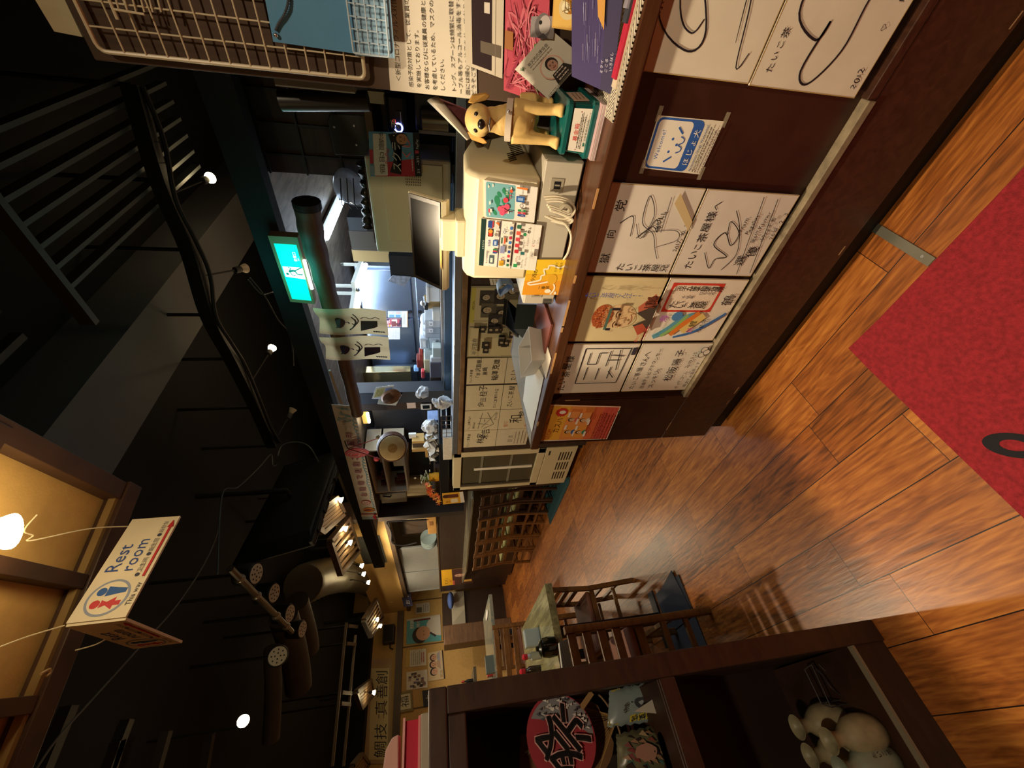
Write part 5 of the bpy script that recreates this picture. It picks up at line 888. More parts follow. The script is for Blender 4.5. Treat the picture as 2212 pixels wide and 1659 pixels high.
b = MB(); b.prism([(1.0, .93), (1.0, 1.30), (.958, 1.395), (1.53, 1.398), (1.53, 1.2), (1.2, 1.1)], WF, CT, CT + .0016, mat('b9b6ae', .12, alpha=.55)); b.build('vinyl_sheet', label='clear vinyl sheet over papers at the far end of the counter', cat='sheet')
b = MB(); b.prism([(.99, 1.02), (.975, 1.33), (1.18, 1.36), (1.24, 1.10)], WF, CT + .0017, CT + .0023, mat('dcd7cb', .6)); b.build('papers', label='white paper under the plastic tray at the counter end', cat='paper')
for i, (y0, y1, x0, x1, h, q, lab) in enumerate(((.80, .93, 1.02, 1.22, .010, '6d3a30', 'brown leather folder lying on the counter behind the yellow sign'), (.90, 1.0, .965, 1.10, .004, 'd8cfc0', 'white slip with red print on the counter by the tray'))):
    b = MB(); b.box((x0, y0, CT), (x1, y1, CT + h), mat(q, .5, var=.1)); b.build(('folder', 'paper_slip')[i], label=lab, cat=('folder', 'paper')[i], bevel=.002)
b = MB(); f = Fr(P(1099, 628, 'X', 1.25)); g_ = [(.030 * math.cos(a), .030 * math.sin(a)) for a in np.linspace(.6, 4.2, 12)] ; b.loft([[f.p(.0, q[0] * k, q[1] * k + .01) for q in g_ for k in (1,)] , [f.p(.04, q[0], q[1] + .01) for q in g_]], mat('8fa3c4', .4), False); b.bar(f.p(.02, 0, -.02), (f.o[0] + .02, f.o[1], CT), .02, .02, mat('b8b4ac', .4)); b.build('phone_holder', label='pale blue curved holder standing behind the yellow sign', cat='holder', solid=.004)
# ---- beige cabinet with hanging display cards
c = thing('beige_cabinet', (2.1, .86, 1.203), 'large beige machine cabinet standing on the kitchen ledge', 'cabinet'); Xb = 2.0
b = MB(); b.box((Xb, .642, 1.222), (2.235, 1.10, 1.598), BEI); b.build('body', c, bevel=.012)
b = MB(); b.box((Xb - .006, .66, 1.26), (Xb, 1.03, 1.53), mat('d9cda6', .5)); b.build('door', c, bevel=.004)
b = MB()
for i in range(9):
    for j in range(5): b.box((Xb - .008, .70 + .012 * j, 1.36 + .008 * i), (Xb - .0055, .706 + .012 * j, 1.363 + .008 * i), mat('4a4434', .7))
b.build('vent', c)
b = MB(); b.box((2.02, .66, 1.203), (2.2, .70, 1.222), DK); b.box((2.02, 1.04, 1.203), (2.2, 1.08, 1.222), DK); b.build('base', c)
b = MB(); b.box((2.02, .70, 1.599), (2.22, 1.06, 1.606), mat('4a3422', .5)); b.build('wooden_board', label='thin brown board lying on top of the beige cabinet', cat='board')
s = Sign(*quad('X', 1.985, (800, 381), (796, 284), (905, 287), (911, 381)), '6aa3c0', .003)
s.rect(0, 0, 1, .13, '17151a').poly([(0, .13), (.42, .13), (.30, .9), (0, .9)], 'c63240').rrect(.02, .66, .96, .92, .02, 'ece4d4').poly([(.10, .62), (.98, .34), (.96, .62), (.04, .40)], '17151a')
for i, ch in enumerate('全国2回に1回当たる'): s.text(ch, .06 + .092 * i, .72, .11, '17151a', 'l', sx=.9)
s.text('PayPay', .28, .62, .11, 'd8505c', shear=.2).rect(.30, .93, .62, .995, 'c63240').rect(.04, .91, .26, 1.0, '8ea6b4')
for dx, dy in ((-.008, -.01), (.008, -.01), (0, .012)): s.text('スクラッチ', .10 + dx, .40 + dy, .20, '17151a', shear=.2, sx=.95)
s.text('スクラッチ', .10, .40, .20, 'ece6d8', shear=.2, sx=.95)
for dx in (-.01, .01): s.text('くじ', .40 + dx, .20, .19, 'f0d0d0', shear=.1)
s.text('くじ', .40, .20, .19, 'd8404c', shear=.1).face(.86, .36, .11, 'd49a72', '1c1614').text('3/1', .08, .03, .075, 'ece6d8').text('~3/31', .28, .03, .075, 'ece6d8').rect(.55, .03, .62, .10, 'd03a48').text('PayPay', .65, .03, .065, 'ece6d8'); s.lines(.14, .16, .15, 1, .02, 'd8d2c4', .5)
s.done('campaign_card', 'blue red and black lottery campaign card hung on the beige cabinet', 'card', part='printed_design')
# ---- dark machines between the notice board and the cabinet
c = thing('kitchen_machine', P(860, 240, 'X', 2.02), 'black kitchen machine with a glowing blue ring button', 'machine')
b, *_ = pbox('x', 831, 200, 895, 292, 2.02, .2, mat('111114', .3), '', '', 1.4, build=False); b.build('body', c, bevel=.02)
b, *_ = pbox('x', 855, 240, 868, 288, 2.012, .006, mat('2a2a2e', .3), '', '', build=False); b.build('button_panel', c); b, *_ = pbox('x', 865.5, 242, 867.5, 288, 2.010, .004, mat('c8c8cc', .4), '', '', build=False); b.build('trim_strip', c)
o = P(861, 276, 'X', 2.009); f = Fr(o, (0, 1, 0), (0, 0, 1)); n = 24; b = MB(); b.tube([f.p(.016 * math.cos(2 * math.pi * i / n), .016 * math.sin(2 * math.pi * i / n), 0) for i in range(n)], .003, mat('8a98ff', .4, emit=6), 6, closed=True); b.build('ring_light', c)
b = MB(); b.ell(tuple(P(852, 262, 'X', 2.018)), .008, mat('d84a40', .4, emit=.6), n=10, k=6); b.build('indicator', c)
c = thing('steel_machine', P(940, 260, 'X', 2.05), 'steel tray machine with curled white paper in front', 'machine'); b, *_ = pbox('x', 896, 205, 992, 288, 2.05, .16, mat('3c3d40', .35, .6), '', '', 1.2025, build=False); b.build('body', c, bevel=.006); b, *_ = pbox('x', 905, 285, 1000, 292, 2.0, .04, mat('7d8088', .3, .8), '', '', build=False); b.build('front_rail', c)
b = MB(); b.tube([P(912, 258, 'X', 2.03), P(968, 262, 'X', 2.03)], .045, mat('8d8c80', .25, .8, var=.2, vs=9), 16); b.tube([P(914, 236, 'X', 2.03), P(915, 284, 'X', 2.03)], .014, DK, 8); b.build('roller', c, smooth=True)
b = MB(); a0, a1, a2 = P(925, 219, 'X', 1.30), P(945, 205, 'X', 1.27), P(1020, 297, 'X', 1.22); a3 = P(1014, 300, 'X', 1.24)
def curl(u, v):
    p0 = a0 * (1 - v) + a3 * v; p1 = a1 * (1 - v) + a2 * v; return p0 * (1 - u) + p1 * u + V(-.02, 0, .012) * math.sin(u * 3.14)
b.grid(curl, 8, 10, mat('c9bfae', .6)); o_ = b.build('curled_paper', label='white paper sheet curling off the notice board edge', cat='paper', smooth=True, solid=.001)
b = MB(); q = [P(x, y, 'X', 1.262) for x, y in ((950, 212), (1027, 243), (1016, 292))]; b.add(q + [p + V(.002, 0, 0) for p in q], [(0, 1, 2), (5, 4, 3), (0, 1, 4, 3), (1, 2, 5, 4), (2, 0, 3, 5)], mat('5a2a30', .6, var=.35, vs=70)); b.build('maroon_print', o_)
c = thing('black_roll_case', P(700, 215, 'X', 1.32), 'long black tubular case mounted upright behind the notice board', 'case'); b = MB(); a, e = P(606, 217, 'X', 1.33), P(796, 218, 'X', 1.33); b.cyl(a, e, .024, mat('1b1c1c', .4), n=18); b.build('tube', c, smooth=True)
b = MB(); b.box((1.2502, .17, e[2] + .02), (1.309, .262, a[2] - .02), mat('5a5a52', .6)); b.build('bracket', c)
b, *_ = pbox('x', 794, 198, 831, 224, 2.04, .10, mat('c8b98e', .6), '', '', build=False); b.build('carton', label='small cream carton between the black case and black machine', cat='carton')
c = thing('hanging_board', P(765, 290, 'X', 2.2), 'dark grey green board with pegs hanging by the slatted screen', 'board'); b = MB(); q = [P(x, y, 'X', 2.2) for x, y in ((712, 246), (708, 262), (724, 335), (790, 338), (800, 305), (803, 252))]; b.add(q + [p + V(.02, 0, 0) for p in q], [tuple(range(6)), tuple(range(11, 5, -1))] + [(i, (i + 1) % 6, 6 + (i + 1) % 6, 6 + i) for i in range(6)], mat('3a3c36', .7, var=.1)); b.build('panel', c, bevel=.004)
b = MB()
for x, y in ((765, 272), (722, 274), (770, 313)): b.ell(tuple(P(x, y, 'X', 2.195)), .005, mat('d8d4c4', .4), n=8, k=5)
b.build('pegs', c)
b, *_ = pbox('x', 790, 240, 806, 300, 2.16, .1, mat('8a6a45', .6), '', '', build=False); b.build('wooden_box', label='light wooden box end below the grey green board', cat='box')
c = thing('bubble_bag', P(780, 430, 'X', 2.12), 'dark glittering wrapped bag hanging above the beige cabinet', 'bag'); random.seed(11); b = MB()
p_ = [P(x, y, 'X', 2.11) for x, y in ((782, 350), (790, 400), (792, 450), (795, 490))]; b.tube(spline(p_, 8), [.022 + .007 * math.sin(i * 1.9) for i in range(25)], mat('3a3a34', .12, .5, bump=1.2, bs=90), 14); b.build('wrap', c, smooth=True)
c = thing('colander', P(735, 410, 'X', 2.15), 'hanging wire colander with clear plastic lid near the tube light', 'colander'); o = P(748, 408, 'X', 2.2); b = MB(); f = Fr(o, (0, 1, 0), (.5, 0, 1)); b.lathe([(.02, -.03), (.06, -.02), (.085, .015), (.09, .03), (.088, .03), (.08, .012)], f, mat('b9c4d2', .15, .3, alpha=.55), 20); b.build('bowl', c, smooth=True)
b = MB(); 
for k in range(3): b.tube([P(735 + 14 * k, 385, 'X', 2.14), P(738 + 14 * k, 440, 'X', 2.14), P(746 + 14 * k, 452, 'X', 2.14)], .003, DK, 6)
b.build('hooks', c)
b, *_ = pbox('x', 752, 470, 790, 498, 2.42, .15, mat('8d9aac', .3, .7), '', '', build=False); b.build('steel_bin', label='square steel bin hanging under the kitchen ceiling', cat='bin'); b, *_ = pbox('x', 757, 500, 815, 541, 2.6, .3, mat('77726a', .35, .6), '', '', build=False); b.build('steel_hood', label='dull steel box hood behind the beige cabinet', cat='hood')
b, *_ = pbox('x', 762, 541, 870, 566, 2.62, .1, mat('c9ab74', .5), '', '', build=False); b.build('wooden_door', label='pale wooden door leaf left of the steel hood', cat='door')
b, *_ = pbox('x', 842, 553, 886, 598, 2.47, .1, mat('2a2c30', .35), '', '', TOPZ, build=False); b.build('black_case', label='black plastic case behind the register monitor', cat='case')
b = MB(); q = [P(x, y, 'X', 2.462) for x, y in ((838, 607), (848, 595), (888, 598), (874, 620))]; b.add(q + [p + V(.004, 0, 0) for p in q], [(0, 1, 2, 3), (7, 6, 5, 4), (0, 4, 5, 1), (1, 5, 6, 2), (2, 6, 7, 3), (3, 7, 4, 0)], mat('a9b4c8', .4, var=.4, vs=40)); b.build('leaflet', label='tilted photo leaflet hanging behind the register monitor', cat='leaflet')
# ================================================================== BAR COUNTER AND FAR ROOM
c = thing('bar_counter', (2.6, 6.9, 0), 'dark brown bar counter with raised back panel along the far aisle', 'counter')
BW = wood('35241a', '291a12', (2, 2, 14), .45)
b = MB(); b.box((2.77, 4.42, 0), (2.83, 9.25, 1.37), BW); b.build('back_panel', c, bevel=.003)
b = MB(); b.prism([(2.30, 4.42), (2.77, 4.42), (2.77, 8.6), (2.66, 8.5), (2.32, 6.9)], WF, .925, .95, wood('8f8a76', '5d5544', (10, 1, 10), .18)); b.build('countertop', c, bevel=.004)
b = MB(); b.box((2.62, 4.42, .02), (2.77, 8.2, .925), BW); b.build('support', c)
b = MB(); b.box((2.76, 4.42, 1.371), (2.86, 9.27, 1.392), wood('5a4632', '453424', (2, 10, 2), .4)); b.build('cap_rail', c)
GC2 = 'slat-back chairs along the bar'
CW = wood('8f6030', '6a4420', (4, 4, 14), .45)
def chair(wd=.40, dp=.40, seat=.42, top=.86, cwood=CW, pad='8a8a5c', nr=4, lean=.05):
    "slat-back chair at the origin facing +Y, back along Y = 0"
    t = thing('slat_chair', (0, 0, 0), 'x', 'chair'); h = wd / 2
    for k in (-1, 1):
        b = MB(); b.loft([[V(k * h + a * .016, e * .016 - o, z) for a, e in ((-1, -1), (1, -1), (1, 1), (-1, 1))] for z, o in ((0, .02), (seat, 0), (top, lean))], cwood); b.build('rear_post', t, bevel=.003)
        b = MB(); b.box((k * h - .016, dp - .032, 0), (k * h + .016, dp, seat), cwood); b.build('leg', t, bevel=.003)
        b = MB(); b.box((k * h - .010, .016, .18), (k * h + .010, dp - .03, .205), cwood); b.build('stretcher', t)
    for i in range(nr):
        z = seat + .10 + (top - seat - .13) * i / (nr - 1); o = lean * (z - seat) / (top - seat); b = MB(); b.box((-h + .016, -o - .009, z - .02), (h - .016, -o + .009, z + .02), cwood); b.build('slat', t, bevel=.003)
    for z in (.14, .26): b = MB(); b.box((-h + .016, -.022, z - .012), (h - .016, -.004, z + .012), cwood); b.build('rail', t)
    b = MB(); b.box((-h + .01, .01, seat - .045), (h - .01, dp - .005, seat - .004), cwood); b.build('seat_frame', t)
    b = MB(); b.box((-h + .005, .018, seat - .003), (h - .005, dp, seat + .035), mat(pad, .7)); b.build('cushion', t, bevel=.012); return t
shade_wood = wood('4a3220', '35231a', (4, 4, 14), .45)  # chair wood darkened: shade painted into the two nearest bar chairs
src = chair(.29, .38, .42, .88, pad='8f8f5a')
labs = ['dark slat-back chair nearest the glass fridge at the bar', 'second dark slat-back chair from the glass fridge at the bar', 'light wooden slat-back chair third from the glass fridge', 'light wooden slat-back chair fourth from the glass fridge, turned slightly', 'light wooden slat-back chair fifth from the glass fridge', 'light wooden slat-back chair at the far end of the bar row']
for i, (y, rz, sx_) in enumerate(((4.175, -90, .85), (4.49, -90, .87), (4.79, -90, .95), (5.11, -84, 1.05), (5.55, -90, 1.25), (6.05, -88, 1.45))):
    o = src if i == 0 else copy_tree(src); o.location = (2.19, y, 0); o.scale = (sx_, 1, 1); o.rotation_euler = (0, 0, math.radians(rz)); o['label'] = labs[i]; o['group'] = GC2
for o in list(bpy.data.objects):
    if o.parent and o.parent.get('label') in labs[:2]:
        o.data = o.data.copy()
        for k_ in range(len(o.data.materials)):
            if o.data.materials[k_] == CW: o.data.materials[k_] = shade_wood
s = Sign(*quad('X', 2.7655, (955, 1266), (953, 1232), (1019, 1226), (1023, 1259)), 'd8a51e', .003); s.rect(0, 0, 1, .66, '4a2a24').text('キンキン', .10, .80, .15, '2a1c10').text('DRAFT', .2, .69, .09, 'b8301e').face(.6, .45, .15, 'c99a80', '4a2a1e').rect(.15, .05, .55, .3, 'd8a850').rect(.6, .02, .95, .25, 'e4dccb').rect(0, .6, .3, .66, 'c05a48'); s.done('beer_poster', 'yellow and brown beer poster on the far end of the bar panel', 'poster', part='printed_design')
# wooden box and plates on the cap rail
c = thing('wooden_box', (2.81, 5.95, 1.393), 'light wooden box lying on the bar panel top', 'box'); b = MB(); fr = rotz((2.80, 5.95, 1.3925), -4); b.box((-.05, -.34, 0), (.12, .42, .135), mat('b98a48', .55, var=.12, vs=8), fr); b.build('body', c, bevel=.004); b = MB(); b.box((-.0535, -.10, .05), (-.05, .05, .10), mat('8a5a2a', .6), fr); b.build('stamp', c)
for i in range(7):
    b = MB(); b.lathe([(.05, 0), (.06, .003), (.125, .020), (.13, .026), (.12, .024), (.06, .008)], Fr((2.83, 6.62 + .032 * i, 1.53), (1, 0, 0), (0, 0, 1), (0, -1, .08)), mat(('8fa8b0', 'c4ccc8')[i % 2], .25), 22); b.build('plate', label='blue grey rimmed plate standing on edge beside the wooden box', cat='plate', group='plates standing on the bar panel', smooth=True)
c = thing('plate_rack', (2.83, 6.7, 1.393), 'dark wire rack holding the plates on the bar panel', 'rack'); b = MB(); b.box((2.78, 6.52, 1.3925), (2.88, 6.90, 1.402), DK)
for k in (-1, 1): b.tube([(2.83 + k * .06, 6.52, 1.40), (2.83 + k * .06, 6.90, 1.40)], .005, DK, 6)
b.build('rack', c)
# screen of glass above the bar and wall behind
c = thing('glass_screen', (2.84, 8.0, 1.393), 'clear glass screen with pale panels standing on the bar top', 'screen'); b = MB(); b.box((2.835, 6.95, 1.393), (2.841, 9.24, 2.02), mat('c8ccc8', .06, alpha=.22)); b.build('glass', c)
b = MB()
for y in (6.95, 8.1, 9.22): b.box((2.825, y, 1.393), (2.85, y + .02, 2.03), mat('9aa0a2', .35, .4))
b.box((2.825, 6.95, 2.02), (2.85, 9.24, 2.04), mat('9aa0a2', .35, .4)); b.build('frame', c)
b = MB(); b.box((3.6, 5.3, 0), (3.65, 10.3, 2.9), mat('97917c', .7, var=.08)); struct(b, 'wall_pantry')
b = MB(); b.box((3.575, 6.9, 1.2), (3.5995, 8.2, 2.1), mat('b3aea0', .5, var=.1, vs=3)); b.build('white_board', label='pale grey panel seen through the glass screen', cat='panel')
b = MB(); b.box((2.76, 5.55, 2.13), (2.84, 10.3, 2.8), YEL); struct(b, 'trim_4'); b = MB(); b.box((2.75, 5.4, 2.06), (2.85, 10.3, 2.13), wood('4f3a26', '3c2b1c', (2, 10, 2), .5)); struct(b, 'trim_5')
b = MB(); b.box((2.60, 5.3, 1.0), (2.86, 5.42, 3.3), wood('35281e', '2a1f18', (2, 2, 12), .5)); struct(b, 'trim_6')
s = Sign(V(2.755, 7.3, 2.62), V(2.755, 6.2, 2.62), V(2.755, 6.2, 2.25), V(2.755, 7.3, 2.25), '2e2f30', .01); s.done('dark_panel', 'dark grey panel high on the yellow wall under the spot lamps', 'panel')
c = thing('wall_cable', (2.8, 6, 1.5), 'black cable looping down the wall above the bar', 'cable'); b = MB(); b.tube(spline([P(835, 1128, 'X', 2.72), P(850, 1126, 'X', 2.73), P(925, 1122, 'X', 2.74)], 6), .012, DK, 6); b.tube(spline([P(836, 1130, 'X', 2.72), P(845, 1150, 'X', 2.73), P(847, 1172, 'X', 2.73), P(870, 1178, 'X', 2.74), P(900, 1172, 'X', 2.74)], 6), .012, DK, 6); b.build('cable', c, smooth=True)
s = Sign(V(2.98, 6.75, 2.0), V(2.98, 5.6, 2.0), V(2.98, 5.6, 1.45), V(2.98, 6.75, 1.45), '8f8468', .02); s.rect(0, 0, .4, 1, '3a2c20').rect(.38, 0, .42, 1, '2a2018'); s.done('wall_board', 'beige perforated board with dark half above the wooden box', 'board', part='panels')
# noren and fan above the far corner
c = thing('desk_fan', P(848, 1283, 'Y', 9.6), 'cream wall fan with round guard under the ceiling in the far corner', 'fan'); o = P(847, 1283, 'Y', 9.6); f = Fr(o, (1, .45, 0), (0, 0, 1)); f.n = nrm(np.cross(f.u, f.v)); n = 32; cm = mat('d3cba8', .45)
b = MB()
for q, d in ((.20, 0), (.205, .03), (.16, .035), (.11, .045)): b.tube([f.p(q * math.cos(2 * math.pi * i / n), q * math.sin(2 * math.pi * i / n), d) for i in range(n)], .006, cm, 6, closed=True)
for i in range(24): a = 2 * math.pi * i / 24; b.tube([f.p(.05 * math.cos(a), .05 * math.sin(a), .05), f.p(.2 * math.cos(a), .2 * math.sin(a), .01)], .0025, cm, 5)
b.build('guard', c, smooth=True); b = MB(); b.lathe([(.0001, .055), (.055, .052), (.06, .03), (.05, -.08), (.0001, -.1)], f, cm, 20); b.build('motor', c, smooth=True)
b = MB()
for i in range(4): a = i * 1.571; b.prism([(.04 * math.cos(a), .04 * math.sin(a)), (.17 * math.cos(a - .3), .17 * math.sin(a - .3)), (.18 * math.cos(a + .25), .18 * math.sin(a + .25)), (.05 * math.cos(a + .5), .05 * math.sin(a + .5))], f, .012, .016, mat('b9b49a', .3, alpha=.6))
b.build('blade', c); b = MB(); b.tube([o - f.n * .08, o + V(0, .3, -.2), V(o[0], 10.29, o[2] - .2)], .02, cm, 8); b.build('bracket', c)
s = Sign(*[P(x, y, 'Y', 9.3) for x, y in ((872, 1311), (860, 1250), (880, 1248), (892, 1309))], '2b2a4a', .004)
for i, ch in enumerate('お食事処'): s.text(ch, .06 + .235 * i, .28, .5, 'c8c4c8', jit=0)
s.done('shop_curtain', 'navy blue short curtain with white characters below the fan', 'curtain')
# far wall dressing
b = MB(); b.box((-3, 10.22, 2.2), (2.76, 10.3, 2.335), wood('5a4430', '443222', (1, 2, 10), .5)); struct(b, 'trim_7')
b = MB(); b.box((-3, 10.0, 2.82), (2.76, 10.3, 3.3), mat('0d0d0f', .9)); struct(b, 'trim_8')
b = MB()
for x in (2.06, 2.95, 1.0): b.box((x - .012, 10.292, .0), (x + .012, 10.3, 2.2), mat('6a5230', .7))
struct(b, 'trim_9')
def wsign(px, col, Yw=10.285, t=.004): return Sign(*[P(*q, 'Y', Yw) for q in px], col, t)
s = wsign(((878, 1392), (879, 1338), (951, 1327), (953, 1384)), '5aa8b4'); s.poly([(.2, 0), (.95, 0), (.95, .3), (.7, .42), (.4, .4), (.25, .2)], 'dcd6cc').circ(.30, .62, .22, '2a1e1a', 18, 1.0).circ(.36, .52, .19, 'd2a07e', 18, 1.1).text('麒麟', .58, .80, .13, 'f0ece2').text('晴れ', .60, .62, .12, 'e8e2d8').rect(.86, .3, .97, .8, '6a3020').line([(.2, .15), (.35, .32)], .05, '3a2a2a').circ(.30, .50, .012, '1a1410').circ(.43, .50, .012, '1a1410').rect(.93, 0, 1, 1, 'cfc8bc'); s.done('poster', 'blue poster of a smiling person in white on the far yellow wall', 'poster', 'posters on the far wall', part='printed_design')
s = wsign(((898, 1326), (898, 1304), (928, 1301), (928, 1323)), 'd8d4c8'); s.rect(.1, .55, .6, .95, '7a746c').lines(.1, .4, .1, 3, .05, '6a645c'); s.done('poster', 'small white leaflet with grey photo near the glass screen', 'poster', 'posters on the far wall', part='printed_design')
s = wsign(((957, 1382), (954, 1351), (980, 1348), (981, 1378)), 'caa060'); s.rect(.55, .15, .75, .9, '4a2218').text('飲', .1, .55, .3, '3a2010').lines(.1, .4, .1, 3, .06, '5a3a20', .5); s.done('poster', 'small tan bottle poster below the blue poster', 'poster', 'posters on the far wall', part='printed_design')
s = wsign(((876, 1442), (877, 1405), (920, 1401), (921, 1437)), 'd8d2c2'); s.rect(0, .8, 1, 1, 'c9a850').lines(.1, .7, .3, 5, .03, '8a8478').lines(.2, .2, .1, 2, .05, 'b05048', .8); s.done('poster', 'white certificate sheet with gold top on the far wall', 'poster', 'posters on the far wall', part='printed_design')
s = wsign(((925, 1472), (924, 1411), (956, 1404), (961, 1466)), 'd6c09a'); s.face(.3, .6, .2, 'd8a88a', '1a1a24', .2, 'c8c0b0').face(.55, .64, .19, 'd4a484', '2a1a14', -.1, 'b89a80').face(.80, .62, .18, 'cfa080', '3a2218', .1, 'a0a0a8').text('新酒', .06, .1, .2, 'b88a20').rect(0, 0, 1, .06, '2a2018'); s.done('poster', 'wide poster of three people with gold lettering on the far wall', 'poster', 'posters on the far wall', part='printed_design')
s = wsign(((878, 1491), (878, 1452), (923, 1446), (924, 1485)), 'dcd6c8')
for i in range(26): x, y = random.uniform(.1, .85), random.uniform(.1, .85); s.rect(x - .06, y - .07, x + .06, y + .07, random.choice(('5a3f34', '8a6a58', '3a3238', 'b09888', '6a5a7a')))
s.done('poster', 'photo collage sheet in clear sleeve above the shelf unit', 'poster', 'posters on the far wall', part='printed_design')
s = wsign(((790, 1650), (797, 1424), (847, 1423), (843, 1650)), 'b39a74'); s.rect(.035, .12, .90, .88, 'd3c795')
for i, (x, ch) in enumerate(((.12, '鯛'), (.28, '技'), (.50, '真'), (.66, '善'), (.80, '創'))): s.text(ch, x, .22, .55, '23222e', 'c', jit=0)
s.lines(.40, .6, .3, 4, .03, '5a5448', .44).done('calligraphy_scroll', 'wide framed calligraphy scroll with five large characters on the far wall', 'scroll')
s = wsign(((854, 1542), (852, 1498), (890, 1491), (893, 1535)), '8a7c50', 10.26, .02); s.rect(.13, .12, .87, .88, 'd8d2b4').text('福', .5, .26, .5, '17161c', 'c', sx=1.1); s.done('framed_character', 'gold framed single black character hung above the shelf unit', 'picture')
s = wsign(((915, 1527), (912, 1492), (934, 1488), (936, 1524)), '1a1716', 10.25, .02); s.text('大', .5, .2, .6, 'a8a08c', 'c'); s.done('black_plaque', 'black plaque with pale carved character below the gold frame', 'plaque')
c = thing('air_unit', P(838, 1368, 'Y', 10.1), 'dark grey speaker box fixed high on the far wall', 'speaker'); b = MB(); a, e = P(828, 1350, 'Y', 10.05), P(851, 1386, 'Y', 10.05); b.box((e[0], 10.05, P(851, 1368, 'Y', 10.05)[2]), (a[0], 10.29, a[2]), mat('3a332c', .6)); b.build('body', c, bevel=.01); b = MB(); b.box((e[0] + .02, 10.045, P(851, 1368, 'Y', 10.05)[2] + .02), (a[0] - .02, 10.05, a[2] - .02), mat('2a2622', .9)); b.build('front_mesh', c)
b = MB(); b.tube(spline([P(846, 1384, 'Y', 10.2), P(842, 1398, 'Y', 10.2), P(849, 1402, 'Y', 10.25)], 6), .012, DK, 6); b.build('cable', label='short black cable hanging from the speaker box', cat='cable', smooth=True)
# bench and pale panel behind the second table
c = thing('bench_seat', (2.6, 9.9, 0), 'dark brown bench with pale grey back panel at the far wall', 'bench'); Yb = 9.6
a, e = P(974, 1268, 'Y', Yb), P(1006, 1350, 'Y', Yb); b = MB(); b.box((e[0], Yb, e[2]), (a[0] - .1, Yb + .05, a[2]), mat('a9a596', .6)); b.build('pale_panel', c); b = MB(); b.box((e[0] - .1, Yb + .051, 0), (a[0] - .1, Yb + .6, P(960, 1300, 'Y', Yb)[2] + .05), BW); b.build('base', c)
a, e = P(958, 1352, 'Y', 9.0), P(1003, 1388, 'Y', 9.0); b = MB(); b.box((e[0], 9.0, 0), (a[0], 9.5, a[2]), wood('6a4f36', '513a28', (2, 2, 10), .5)); b.build('wooden_cabinet', label='brown wooden cabinet box standing before the far wall', cat='cabinet', bevel=.01)
b = MB(); a = P(975, 1275, 'Y', 9.3); e = P(980, 1312, 'Y', 9.3); b.ell(((a[0] + e[0]) / 2, 9.4, a[2] + .02), (abs(a[0] - e[0]) / 2, .15, .07), mat('4a64a8', .8)); b.build('blue_cloth', label='folded blue cloth on the bench below the glass screen', cat='cloth', smooth=True)
# ---- tables
def table(x0, x1, y0, y1, z, label, topm, legs):
    c = thing('dining_table', ((x0 + x1) / 2, (y0 + y1) / 2, 0), label, 'table'); b = MB(); b.box((x0, y0, z - .045), (x1, y1, z), topm); b.build('tabletop', c, bevel=.004)
    for lx, ly in legs:
        b = MB(); b.box((lx - .028, ly - .028, .012), (lx + .028, ly + .028, z - .045), DK); b.build('leg', c); b = MB(); b.box((lx - .15, ly - .035, 0), (lx + .15, ly + .035, .012), mat('2a2a2c', .5)); b.build('base_plate', c)
    return c
TT = wood('9a9468', '6a6446', (10, 1, 10), .13); t1 = table(-.15, .745, 2.56, 3.66, .70, 'nearest dining table with glossy olive wood top behind the shelf unit', TT, ((.50, 2.66), (.50, 3.5)))
table(.55, 1.63, 5.78, 7.0, .72, 'second dining table with streaked pale top further back', wood('a8a288', '7d8a84', (9, 1, 9), .15), ((1.2, 5.95), (1.2, 6.8)))
table(.4, 1.15, 7.7, 8.5, .88, 'small dark table at the back with blue cans on it', wood('6a6250', '4a4236', (8, 1, 8), .3), ((.75, 8.1),))
b = MB(); b.box((-.1, 2.25, .001), (.62, 2.60, .006), mat('38383c', .7)); b.prism([(.40, 2.60), (.60, 2.58), (.66, 2.30), (.42, 2.25)], WF, .0065, .011, mat('33343a', .6)); b.build('floor_tray', label='dark grey rubber sheet on the floor under the nearest table', cat='mat')
# chairs at the near table
src2 = chair(.40, .40, .40, .755, wood('7a5228', '5a3a1c', (4, 4, 14), .4), '7a4a34', 4, .02); src2.location = (.20, 2.13, 0); src2['label'] = 'brown slat-back chair at the nearest table beside the shelf post'
o = copy_tree(src2); o.location = (.775, 3.06, 0); o.rotation_euler = (0, 0, math.radians(90)); o.scale = (.9, .9, .82); o['label'] = 'brown chair pushed to the aisle side of the nearest table'; o['group'] = src2['group'] = 'chairs round the dining tables'
o = copy_tree(src2); o.location = (.72, 4.30, 0); o.rotation_euler = (0, 0, math.radians(170)); o.scale = (1, 1, 1.15); o['label'] = 'brown slat-back chair at the far side of the nearest table'; o['group'] = src2['group']
o = copy_tree(src2); o.location = (.95, 5.42, 0); o.rotation_euler = (0, 0, 0); o['label'] = 'brown slat-back chair on the near side of the second table'; o['group'] = src2['group']
o = copy_tree(src2); o.location = (.25, 4.0, 0); o.rotation_euler = (0, 0, math.radians(180)); o['label'] = 'brown chair behind the near table, half hidden by the shelf post'; o['group'] = src2['group']
# striped cushion
s = Sign(*[P(x, y, 'Y', 2.30) for x, y in ((1216, 1450), (1208, 1388), (1242, 1371), (1254, 1452))], 'bdb7a8', .03)
for i in range(17): s.rect(0, .02 + .06 * i, 1, .045 + .06 * i, '2a2a30')
s.done('striped_cushion', 'black and white striped cushion between the near chair and table', 'cushion', part='stripe_pattern')
